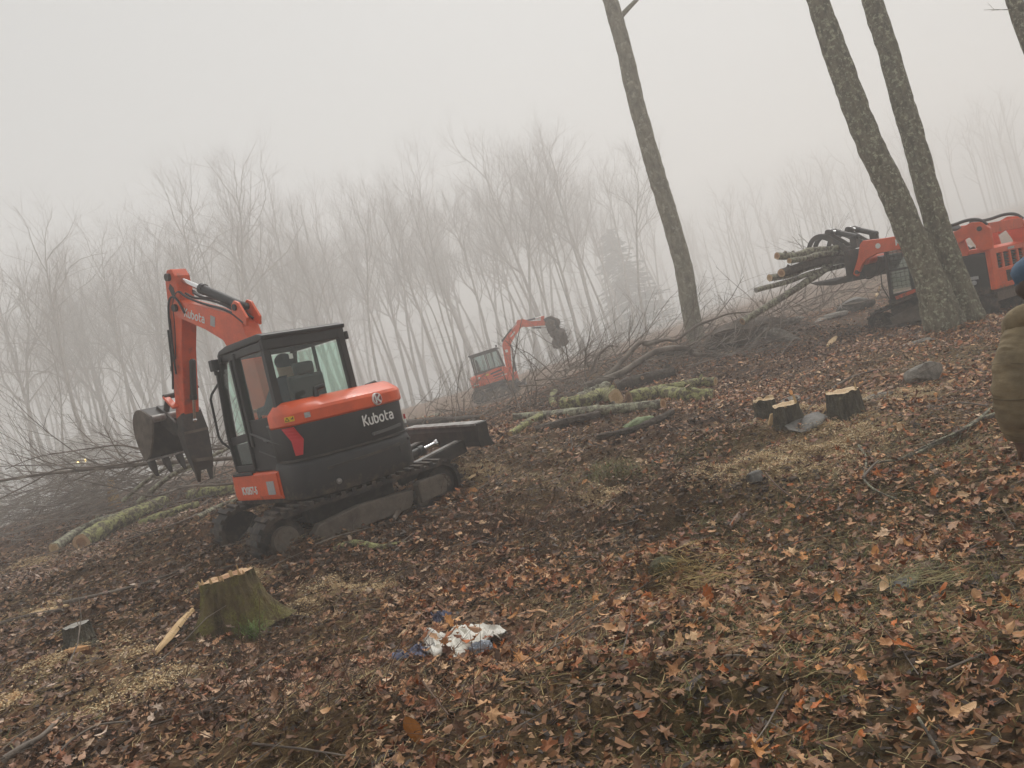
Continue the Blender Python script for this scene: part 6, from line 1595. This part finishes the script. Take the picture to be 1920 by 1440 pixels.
bough([(1560, 735), (1600, 712), (1650, 698)], (2.4, 1.5), 'thin branch lying between the largest fresh stump and the boulder', 23, lift=.05, kids=(4, 2), klen=.3)
bough([(800, 1305), (822, 1335), (850, 1372)], (2.4, 1.4), 'dark twig poking up right of the big orange leaf', 24, lift=.08, kids=(3, 2), klen=.4, m=TWIG_RED)
bough([(1330, 1245), (1380, 1240), (1425, 1244)], (2.4, 1.6), 'straight dark stick on the leaves in the lower right', 25, lift=.03, kids=(1,), klen=.2)
bough([(1440, 905), (1462, 930), (1484, 948), (1490, 950)], (1.6, 1.0), 'thin arched stem right of the torn soil mound', 26, lift=.10, kids=(2,), klen=.2, m=TWIG_RED)

# ------------------------------------------------------------------ brush: tangles nobody could count
def tangle(spec, seed, m=PALE_TWIG):
    """spec: base box in the picture x0,y0,x1,y1, count, length range, radius, main direction in the picture, spread, heap height"""
    rg = random.Random(seed); mb = MB()
    for (x0, y0, x1, y1, cnt, l0, l1, r, dx, dy, spread, heap) in spec:
        for k in range(cnt):
            x = rg.uniform(x0, x1); f = (x - x0) / (x1 - x0)
            y = y0 + (y1 - y0) * f + rg.gauss(0, 12)
            q = G(x, y)
            a = math.atan2(dy, dx) + rg.gauss(0, spread)
            d = CR * math.cos(a) - CU * math.sin(a) + FWD * rg.gauss(0, .5)
            branch(mb, q + Vector((0, 0, heap * rg.random() ** 1.6)), d, rg.uniform(l0, l1), r * rg.uniform(.5, 1.4), 0, rg, (5, 3), .13, .0, (.3, .85), (5, 3, 3), .55, .3)
    return mb.build('brush', m, None, smooth=70)
# base lines follow the lie of the slope
tag(tangle([(-60, 985, 250, 940, 110, 1.4, 3.8, .015, -1, .38, .35, 1.15), (150, 955, 450, 912, 120, 1.2, 3.6, .016, -1, .28, .45, 1.25), (360, 920, 470, 900, 45, 1.0, 2.6, .013, 1, -.3, .8, 1.0),
            (-60, 1015, 160, 985, 36, .8, 2.2, .011, -1, .5, .5, .35), (-60, 975, 420, 900, 60, 1.5, 3.5, .02, -1, .3, .3, .9)], 61), 'tangled thin bare branches of the felled crowns at the left', kind='stuff')
tag(tangle([(970, 768, 1130, 722, 60, .7, 1.8, .015, 1, -.3, 1.2, .7), (1030, 712, 1320, 664, 115, .8, 2.3, .016, 1, -.25, .8, .5), (1280, 680, 1470, 640, 64, .7, 1.7, .012, 1, -.2, 1.1, .5),
            (800, 792, 990, 758, 40, .7, 1.6, .012, .6, -.4, 1.2, .2), (740, 800, 900, 770, 40, .7, 1.8, .013, 1, -.4, 1.2, .35), (1430, 605, 1680, 560, 110, .8, 2.8, .016, 1, -.15, .9, .6), (1380, 650, 1490, 625, 34, .5, 1.4, .009, .1, -1, .8, .3)], 62), 'tangled bare branches heaped round the right log pile', kind='stuff')

# ------------------------------------------------------------------ discarded cloths
def cloth(px, py, w, d_, m, label, seed, rot=0, h=.10, hole=.0, name='cloth'):
    q = G(px, py); N = 44; vs = []; keep = {}
    fs = []
    for i in range(N + 1):
        for j in range(N + 1):
            u, v = i / N * 2 - 1, j / N * 2 - 1
            k = 1 + .25 * mnoise.noise(Vector((u * 1.4 + seed, v * 1.4, 0)))
            x, y = u * w / 2 * k + .05 * mnoise.noise(Vector((u * 3, v * 3, seed))), v * d_ / 2 * k + .05 * mnoise.noise(Vector((u * 3, v * 3, seed + 5)))
            c, s = math.cos(rot), math.sin(rot); X_, Y_ = q.x + c * x - s * y, q.y + s * x + c * y
            wr = (1 - abs(mnoise.noise(Vector((u * 1.6 + seed, v * 1.3, 1)))) * 2.2) ** 2 * .8 + .5 * (1 - abs(mnoise.noise(Vector((u * 3.2 + seed, v * 2.6, 2)))) * 2) ** 2 + .12 * mnoise.noise(Vector((u * 8, v * 8, seed)))
            edge = max(0, 1 - max(abs(u), abs(v)) ** 6)
            vs.append((X_, Y_, gz_fast(X_, Y_) + .022 + h * wr * (.25 + .75 * edge)))
    for i in range(N):
        for j in range(N):
            u, v = (i + .5) / N * 2 - 1, (j + .5) / N * 2 - 1
            rr = (abs(u) ** 2.6 + abs(v) ** 2.6) ** (1 / 2.6) + .28 * mnoise.noise(Vector((u * 2.5 + seed, v * 2.5, 7)))
            if rr < .93: a = i * (N + 1) + j; fs.append((a, a + N + 1, a + N + 2, a + 1))
    mb = MB(); mb.add(vs, fs); o = mb.build(name, m, None, smooth=80)
    s_ = o.modifiers.new('thick', 'SOLIDIFY'); s_.thickness = .006
    o.data.transform(Matrix.Translation(-q)); o.location = q
    return tag(o, label, 'cloth')
def gz_fast(x, y): return gz(x, y)
cloth(870, 1212, .52, .62, WHITE_CLOTH, 'crumpled soiled white cloth lying on the leaves', 4, rot=.3, h=.075)
cloth(778, 1234, .20, .34, NAVY_CLOTH, 'dark blue rag lying left of the white cloth', 9, rot=-.3, h=.035, name='rag')
cloth(830, 1168, .13, .09, NAVY_CLOTH, 'folded dark blue collar at the upper corner of the white cloth', 12, rot=.5, h=.05, name='rag')
cloth(905, 1228, .13, .09, mat('grey_blue_cloth', (.22, .25, .30), .85, c2=(.42, .45, .50), ns=8), 'grey blue scrap of cloth at the lower right of the white cloth', 15, rot=.1, h=.05, name='rag')
# ================================================================== LITTER, GRASS, TWIGS
def in_view(x, y, z, margin=.08):
    v0, v1, v2 = x - EYE.x, y - EYE.y, z - EYE.z
    d = v0 * FWD.x + v1 * FWD.y + v2 * FWD.z
    d = np.where(d < .2, .2, d)
    sx = (v0 * CR.x + v1 * CR.y + v2 * CR.z) / d * FPX / 960
    sy = (v0 * CU.x + v1 * CU.y + v2 * CU.z) / d * FPX / 720
    return (np.abs(sx) < 1 + margin * 2) & (np.abs(sy) < 1 + margin), d
def near_view(x, y, z):
    a, d = in_view(x, y, z, .30)
    return a, d
def sample_pts(n, y0, y1, power):
    """points in front of the camera, denser near it"""
    t = rng.random(n); y = (y0 ** power + t * (y1 ** power - y0 ** power)) ** (1 / power)
    x = (rng.random(n) * 2 - 1) * (y * .98 + 1.4) + .08 * y
    return x, y

# ---- leaf shapes: outline in the unit disc, a midrib fold and curled edges
def leaf_shape(kind, rg):
    if kind == 0:      # oval beech or cherry leaf
        hw = [(.0, -.5), (.13, -.42), (.24, -.27), (.27, -.08), (.22, .12), (.13, .32), (.05, .48), (.0, .58)]
        out = [(x * rg.uniform(.9, 1.1), y) for x, y in hw] + [(-x * rg.uniform(.9, 1.1), y) for x, y in hw[-2:0:-1]]
    elif kind == 1:    # maple with five points
        out = []
        for k in range(5):
            a = PI / 2 + (k - 2) * 1.02; L = (.62, .60, .56)[abs(k - 2)] if k != 2 else .64
            for da, f in ((-.27, .52), (-.13, .74), (0, 1), (.13, .74), (.27, .52)):
                out.append((-math.cos(a + da) * L * f * -1, math.sin(a + da) * L * f))
        out = [(x, y) for x, y in out] + [(.06, -.22), (0, -.5), (-.06, -.22)][::-1]
        out = sorted(out, key=lambda p: math.atan2(p[1] + .02, p[0]))
    else:              # oak with rounded lobes
        out = []
        for k in range(20):
            a = 2 * PI * k / 20; r = .5 * (1 + .24 * math.cos(7 * a)) * (1 - .38 * abs(math.sin(a - PI / 2)) * 0)
            out.append((math.cos(a) * r * .62, math.sin(a) * r * 1.1))
    fold = rg.uniform(-.8, .9); curl = rg.uniform(-.8, 1.1); cup = rg.uniform(-.6, .8); tw = rg.uniform(-1, 1)
    def z(x, y): return fold * abs(x) * .6 + curl * (y * y) * .7 + cup * (x * x + y * y) * .6 + tw * x * y + .05 * math.sin(x * 11 + y * 7 + fold * 9)
    vs = [(0, 0, z(0, 0))] + [(x * .55, y * .55, z(x * .55, y * .55)) for x, y in out] + [(x, y, z(x, y) + rg.uniform(-.05, .05)) for x, y in out]
    n = len(out); tr = []
    for i in range(n):
        j = (i + 1) % n
        tr += [(0, 1 + i, 1 + j), (1 + i, 1 + n + i, 1 + n + j), (1 + i, 1 + n + j, 1 + j)]
    lo = [(0, 1 + i, 1 + (i + 1) % n) for i in range(n)]
    rim = vs[1 + n:]; few = [rim[int(i * n / 6)] for i in range(6)]
    return np.array(vs), np.array(tr), np.array([vs[0]] + rim), np.array(lo), np.array(few), np.array([(0, 1, 2), (0, 2, 3), (0, 3, 4), (0, 4, 5)])
lr = random.Random(12)
LS = [leaf_shape(k, lr) for k in (0, 0, 0, 1, 1, 1, 1, 2, 2, 2, 0, 1)]
LEAFCOL = np.array([(.27, .112, .060), (.36, .19, .105), (.17, .066, .038), (.45, .27, .165), (.52, .36, .25), (.33, .10, .026), (.085, .045, .030), (.24, .135, .090), (.40, .19, .075), (.30, .18, .125)])
LEAFCOL = LEAFCOL * np.array([1.44, 1.37, 1.12])
LEAFP = np.array([.17, .16, .15, .10, .055, .07, .12, .10, .06, .055]); LEAFP /= LEAFP.sum()
def rot_mats(yaw, tx, ty):
    cz, sz, cx, sx, cy, sy = np.cos(yaw), np.sin(yaw), np.cos(tx), np.sin(tx), np.cos(ty), np.sin(ty)
    o, l = np.zeros_like(yaw), np.ones_like(yaw)
    A = np.stack([np.stack([cz, -sz, o], -1), np.stack([sz, cz, o], -1), np.stack([o, o, l], -1)], -2)
    B = np.stack([np.stack([l, o, o], -1), np.stack([o, cx, -sx], -1), np.stack([o, sx, cx], -1)], -2)
    Cc = np.stack([np.stack([cy, o, sy], -1), np.stack([o, l, o], -1), np.stack([-sy, o, cy], -1)], -2)
    return A @ B @ Cc
NL = 250000
lx, ly = sample_pts(NL, 2.3, 24, 1.45)
lz = g(lx, ly)
vis, ldep = near_view(lx, ly, lz)
inf = in_view(lx, ly, lz, .06)[0]
vis &= inf | (rng.random(NL) < .45)
ch = churn(lx, ly)
gw = np.maximum(zone(lx, ly, GREENZ), zone(lx, ly, STRAWZ))
patch = fbm(lx * 1.6, ly * 1.6, 41, 3)
left = np.clip((-lx - .2 * ly + .3) / 2.5, 0, 1)
keep = rng.random(NL) < np.clip((1.0 - .93 * ch) * (1 - .68 * gw) * (1 + 2.2 * patch) * (1 - .5 * left) * np.clip(1.7 - ldep / 18, .15, 1), .03, 1)
keep &= rng.random(NL) > .75 * zone(lx, ly, SAWZ)
# nothing grows through the machines or stumps
for cx, cy, r in [(X1_POS.x, X1_POS.y, .9), (10.07, 17.85, 1.3)] + [tuple(o.location[:2]) + (.17,) for o in bpy.data.objects if o.name.startswith('stump')]:
    keep &= ((lx - cx) ** 2 + (ly - cy) ** 2) > r * r
wc = [o for o in bpy.data.objects if o.name == 'cloth'][0].location
keep &= (((lx - wc.x) ** 2 + (ly - wc.y) ** 2) > .30 ** 2) | (rng.random(NL) < .45)
k = keep & vis; lx, ly, lz, ldep, ch, left, inf = lx[k], ly[k], lz[k], ldep[k], ch[k], left[k], inf[k]
NL = len(lx)
size = (.022 + .078 * rng.random(NL) ** 1.7) * np.where(inf, np.clip(.62 + ldep * .075, .7, 1), 1.25) * (1 - .22 * left)
yaw = rng.uniform(0, 2 * PI, NL); tx = rng.normal(0, .42, NL); ty = rng.normal(0, .42, NL)
hz_ = lz + rng.uniform(.004, .060, NL) + np.abs(tx) * size * .25
hz_ += np.where(((lx - wc.x) ** 2 + (ly - wc.y) ** 2) < .30 ** 2, rng.uniform(.05, .12, NL), 0)
shape = rng.integers(0, len(LS), NL)
tint = LEAFCOL[rng.choice(len(LEAFCOL), NL, p=LEAFP)] * rng.uniform(.62, 1.22, (NL, 1))
tint *= (1 - .25 * ch)[:, None]
grey = tint.mean(1, keepdims=True) * np.array([[1.12, .95, .86]]); tint = tint + (grey - tint) * (.45 * left[:, None] + .25 * (rng.random((NL, 1)) < .3))
rank = np.argsort(-(size / ldep) * (in_view(lx, ly, hz_, 0.0)[0] * 1.0 + .001))
big = set(rank[:300].tolist())
isbig = np.zeros(NL, bool); isbig[rank[:300]] = True
print('leaves', NL)
Rm = rot_mats(yaw, tx, ty)
lodn = np.where(ldep > 8.0, 2, np.where((ldep > 3.4) | ~inf, 1, 0))
V_, F_, C_ = [], [], []; off = 0
for si, lod in [(a, b) for a in range(len(LS)) for b in (0, 1, 2)]:
    sv, st = LS[si][2 * lod], LS[si][2 * lod + 1]
    w = np.where((shape == si) & ~isbig & (lodn == lod))[0]
    if not len(w): continue
    vv = np.einsum('nij,vj->nvi', Rm[w], sv) * size[w][:, None, None] + np.stack([lx[w], ly[w], hz_[w]], -1)[:, None, :]
    V_.append(vv.reshape(-1, 3)); F_.append((st[None] + (np.arange(len(w)) * len(sv))[:, None, None] + off).reshape(-1, 3))
    # darker rim or pale rib colours belong to the leaf itself
    C_.append(np.repeat(tint[w], len(sv), 0)); off += len(w) * len(sv)
fl = np_mesh('fallen_leaves', np.concatenate(V_), np.concatenate(F_), LEAF, colors={'tint': np.concatenate(C_)})
tag(fl, 'brown fallen leaves covering the slope', kind='stuff')
# the 300 leaves that show largest are pieces of the ground
proto = {}
for i in rank[:300]:
    ci = int(np.argmin(((LEAFCOL - tint[i]) ** 2).sum(1))); key = (int(shape[i]), ci)
    if key not in proto:
        sv, st = LS[key[0]][:2]
        o = np_mesh('leaf', sv, st, LEAF, colors={'tint': np.repeat(LEAFCOL[ci][None] * .95, len(sv), 0)}); proto[key] = o.data; bpy.data.objects.remove(o)
    o = bpy.data.objects.new('leaf', proto[key]); COL.objects.link(o); o.parent = ground
    M_ = Matrix(Rm[i].tolist()).to_4x4(); M_.translation = (lx[i], ly[i], hz_[i]); o.matrix_world = M_ @ Matrix.Scale(float(size[i]), 4)
# the one big orange leaf standing on edge
q = G(783, 1395); sv, st = LS[0][:2]
bo = np_mesh('leaf', sv * np.array([1.0, 1.15, .6]), st, LEAF, colors={'tint': np.repeat(np.array([[.34, .125, .018]]), len(sv), 0)})
bo.matrix_world = Matrix.Translation(q + Vector((0, 0, .055))) @ Matrix.Rotation(rad(72), 4, 'X') @ Matrix.Rotation(rad(-160), 4, 'Z') @ Matrix.Scale(.135, 4)
bo['label'] = 'big orange leaf standing on edge at the bottom of the picture'; bo['category'] = 'leaf'

# ---- blades: curved tapering strips
def strips(x, y, z, yaw, L, w, lift, bend, col, name, m, label, seg=3):
    n = len(x); t = np.linspace(0, 1, seg + 1)
    dx, dy = np.cos(yaw), np.sin(yaw)
    cb = bend[:, None] * t[None] ** 2 * L[:, None]
    px_ = x[:, None] + dx[:, None] * t * L[:, None] - dy[:, None] * cb
    py_ = y[:, None] + dy[:, None] * t * L[:, None] + dx[:, None] * cb
    pz_ = z[:, None] + lift[:, None] * np.sin(t[None] * 2.2) * L[:, None]
    sx_, sy_ = -dy[:, None] * w[:, None] * (1 - .8 * t), dx[:, None] * w[:, None] * (1 - .8 * t)
    A = np.stack([px_ - sx_, py_ - sy_, pz_], -1); B = np.stack([px_ + sx_, py_ + sy_, pz_ + w[:, None] * .6], -1)
    V = np.stack([A, B], 2).reshape(n, -1, 3); nv = 2 * (seg + 1)
    fq = np.array([(2 * i, 2 * i + 1, 2 * i + 3, 2 * i + 2) for i in range(seg)])
    F = (fq[None] + (np.arange(n) * nv)[:, None, None]).reshape(-1, 4)
    o = np_mesh(name, V.reshape(-1, 3), F, m, colors={'tint': np.repeat(col, nv, 0)})
    return tag(o, label, kind='stuff')
# dry straw lying about
NG = 210000
x, y = sample_pts(NG, 2.3, 15, 1.5); z = g(x, y); vis, dp = in_view(x, y, z)
zs = zone(x, y, STRAWZ); zg = zone(x, y, GREENZ); c = churn(x, y)
kp = vis & (rng.random(NG) < np.clip((dp - 1.8) / 3.2, .3, 1) * np.clip(.28 + 1.1 * zs + .35 * zg + .45 * (fbm(x * 1.3, y * 1.3, 61, 2)) , .02, 1))
x, y, z, zs, zg = x[kp], y[kp], z[kp], zs[kp], zg[kp]; n = len(x)
col = np.array([(.40, .29, .11), (.28, .19, .075), (.20, .115, .05), (.48, .38, .18), (.26, .14, .055)])[rng.integers(0, 5, n)] * rng.uniform(.6, 1.15, (n, 1))
base = fbm(x * .8, y * .8, 71, 2) * 5 + 2.2
strips(x, y, z + rng.uniform(.0, .035, n), base + rng.normal(0, 1.3, n), rng.uniform(.04, .17, n), rng.uniform(.0009, .0021, n), rng.uniform(.01, .14, n), rng.normal(0, .5, n), col, 'dry_grass', BLADE, 'dry yellow grass stems lying among the leaves', 2)
print('straw', n)
# green tufts
NG = 130000
x, y = sample_pts(NG, 2.6, 15, 1.5); z = g(x, y); vis, dp = in_view(x, y, z); zg = zone(x, y, GREENZ)
kp = vis & (rng.random(NG) < np.clip(.85 * zg * (1 + 2.5 * fbm(x * 3.2, y * 3.2, 81, 2)) + .03, 0, 1))
x, y, z = x[kp], y[kp], z[kp]; n = len(x)
col = np.array([(.12, .14, .035), (.17, .18, .05), (.24, .22, .08), (.085, .11, .03)])[rng.integers(0, 4, n)] * rng.uniform(.7, 1.2, (n, 1))
strips(x, y, z, rng.uniform(0, 2 * PI, n), rng.uniform(.03, .10, n), rng.uniform(.0012, .0028, n), rng.uniform(.15, .8, n), rng.normal(0, .3, n), col, 'grass', BLADE, 'thin green grass growing through the leaves')
# the combed straw tuft falling over the hummock and the green sprig by the largest stump
def tuft(px, py, n, spread, L0, L1, colr, yaw0, ys, nm, label, lift=(.02, .30)):
    q = G(px, py); x = q.x + rng.normal(0, spread, n); y = q.y + rng.normal(0, spread * .7, n); z = g(x, y) + rng.uniform(.0, .05, n)
    strips(x, y, z, yaw0 + rng.normal(0, ys, n), rng.uniform(L0, L1, n), rng.uniform(.0014, .0030, n), rng.uniform(lift[0], lift[1], n), rng.normal(0, .3, n), np.array(colr)[rng.integers(0, len(colr), n)] * rng.uniform(.7, 1.15, (n, 1)), nm, BLADE, label, 4)
STR = [(.52, .39, .15), (.42, .30, .11), (.32, .21, .08)]
tuft(1275, 1062, 260, .12, .12, .34, STR, -1.75, .8, 'straw_tuft', 'combed yellow straw falling over a hummock')
tuft(1290, 1100, 220, .17, .10, .26, STR, -1.2, 1.3, 'straw_tuft', 'combed yellow straw falling over a hummock')
tuft(478, 1196, 130, .045, .07, .16, [(.09, .17, .02), (.13, .2, .03)], 2.6, 1.0, 'green_tuft', 'small bright green grass tuft at the foot of the largest stump', (.3, .9))
tuft(1150, 885, 420, .22, .06, .16, [(.16, .17, .05), (.20, .20, .07), (.22, .18, .07)], 1, 2, 'green_tuft', 'yellow green grass tuft on a turned sod', (.3, .9))
tuft(1700, 1098, 130, .12, .10, .24, [(.18, .17, .07), (.36, .29, .12)], -.4, 1.0, 'straw_tuft', 'grass combed over the half buried stone')

# ---- crumbs, bark bits and sawdust
def bits(x, y, z, s, col, name, m, label, flat=.5):
    n = len(x); yaw = rng.uniform(0, 6.28, n); R = rot_mats(yaw, rng.normal(0, flat, n), rng.normal(0, flat, n))
    b = np.array([(-1, -.4, 0), (1, -.5, .1), (.8, .5, -.1), (-.7, .45, .15)]); el = rng.uniform(.5, 1.8, n)
    B = b[None] * s[:, None, None]; B[:, :, 0] *= el[:, None]
    V = np.einsum('nij,nvj->nvi', R, B) + np.stack([x, y, z], -1)[:, None]
    F = (np.array([[0, 1, 2, 3]])[None] + (np.arange(n) * 4)[:, None, None]).reshape(-1, 4)
    return tag(np_mesh(name, V.reshape(-1, 3), F, m, colors={'tint': np.repeat(col, 4, 0)}), label, kind='stuff')
NB = 260000
x, y = sample_pts(NB, 2.3, 20, 1.15); z = g(x, y); vis, dp = in_view(x, y, z); k = vis & (rng.random(NB) < .62 + .38 * churn(x, y))
x, y, z = x[k], y[k], z[k]; n = len(x)
BC = np.array([(.16, .075, .032), (.28, .13, .055), (.045, .025, .014), (.30, .155, .072), (.40, .24, .125), (.04, .023, .014)])
col = BC[rng.choice(6, n, p=[.24, .24, .2, .14, .05, .13])] * rng.uniform(.7, 1.3, (n, 1))
bits(x, y, z + rng.uniform(0, .012, n), rng.uniform(.007, .026, n) * (1 + np.sqrt(x * x + y * y) * .03), col, 'litter', BIT, 'crumbs of bark, soil and broken leaf')
sxs, sys_ = [], []
for px, py, r in SAWZ:
    q = G(px, py); n_ = int(5200 * r * r * 3 + 700)
    sxs.append(q.x + rng.normal(0, r * .42, n_)); sys_.append(q.y + rng.normal(0, r * .42, n_))
x, y = np.concatenate(sxs), np.concatenate(sys_); z = g(x, y); k = rng.random(len(x)) < np.clip(.45 + 2.6 * fbm(x * 4, y * 4, 87, 2), .05, 1)
x, y, z = x[k], y[k], z[k]; n = len(x)
col = np.array([(.72, .54, .31), (.60, .42, .22), (.78, .64, .42), (.48, .31, .16)])[rng.integers(0, 4, n)] * rng.uniform(.75, 1.1, (n, 1))
bits(x, y, z + rng.uniform(.01, .06, n), rng.uniform(.003, .010, n), col, 'sawdust', SAWDUST, 'pale sawdust and chips scattered round the stumps', .3)

# clods thrown up along the crawlers
cb_ = MB(); rg = random.Random(55)
for k in range(420):
    px, py, s = rg.choice(((520, 1045, 60), (620, 1025, 60), (720, 1000, 60), (840, 950, 50), (900, 900, 50), (430, 1030, 50), (1290, 935, 70), (1430, 915, 60), (330, 1040, 110), (1180, 1010, 60), (560, 1080, 120)))
    q = G(px + rg.gauss(0, s), py + rg.gauss(0, s * .25)); r = rg.uniform(.010, .032)
    cb_.blob(q + Vector((0, 0, r * .35)), (r * rg.uniform(.8, 1.5), r * rg.uniform(.8, 1.3), r * .75), 7, 5, .55, k)
tag(cb_.build('mud_clods', MUD, smooth=40), 'clods of dark mud thrown up along the crawler tracks', kind='stuff')
# ---- twigs lying on the ground and wiry briars standing up
tw = MB(); rg = random.Random(91)
for kx in range(620):
    yv = (2.6 ** 1.5 + rg.random() * (22 ** 1.5 - 2.6 ** 1.5)) ** (1 / 1.5); xv = rg.uniform(-1, 1) * (yv * .8 + 1) + .1 * yv
    z = gz(xv, yv); a = rg.gauss(.3, .8) if rg.random() < .7 else rg.uniform(0, 6.28); L = rg.uniform(.15, .8) * (1 + yv * .03)
    p = Vector((xv, yv, z + rg.uniform(.01, .05)))
    branch(tw, p, (math.cos(a), math.sin(a), rg.uniform(-.02, .14)), L, rg.uniform(.002, .006) * (1 + yv * .05), 0, rg, (2, 1), .12, -.01, (.4, .9), (5, 4, 3), .5)
tag(tw.build('twigs', TWIG, smooth=70), 'thin twigs scattered over the leaves', kind='stuff')
br = MB(); rg = random.Random(97)
for (px, py, n, spx, h0, h1) in ((965, 985, 90, 70, .25, .75), (1000, 950, 40, 60, .2, .5), (640, 1290, 70, 150, .2, .6), (540, 1330, 50, 120, .2, .55), (720, 1130, 60, 110, .2, .55), (820, 1090, 40, 80, .2, .5), (1040, 1010, 40, 70, .2, .5),
                                (400, 1290, 40, 140, .15, .45), (870, 1330, 40, 90, .15, .4), (1380, 900, 26, 70, .15, .4), (800, 1010, 40, 110, .15, .45), (480, 1090, 24, 120, .1, .3), (1230, 950, 20, 80, .15, .35), (640, 1200, 50, 110, .2, .5), (500, 1230, 26, 80, .15, .4)):
    for k in range(n):
        q = G(px + rg.gauss(0, spx), py + rg.gauss(0, spx * .35))
        L = rg.uniform(h0, h1); d = Vector((rg.gauss(.1, .55), rg.gauss(0, .4), rg.uniform(.25, 1)))
        branch(br, q - Vector((0, 0, .02)), d, L, rg.uniform(.0014, .0034), 0, rg, (2, 1), .16, -.10, (.4, 1.0), (4, 3, 3), .55)
tag(br.build('briars', TWIG_RED, smooth=70), 'wiry brown stems standing out of the litter', kind='stuff')
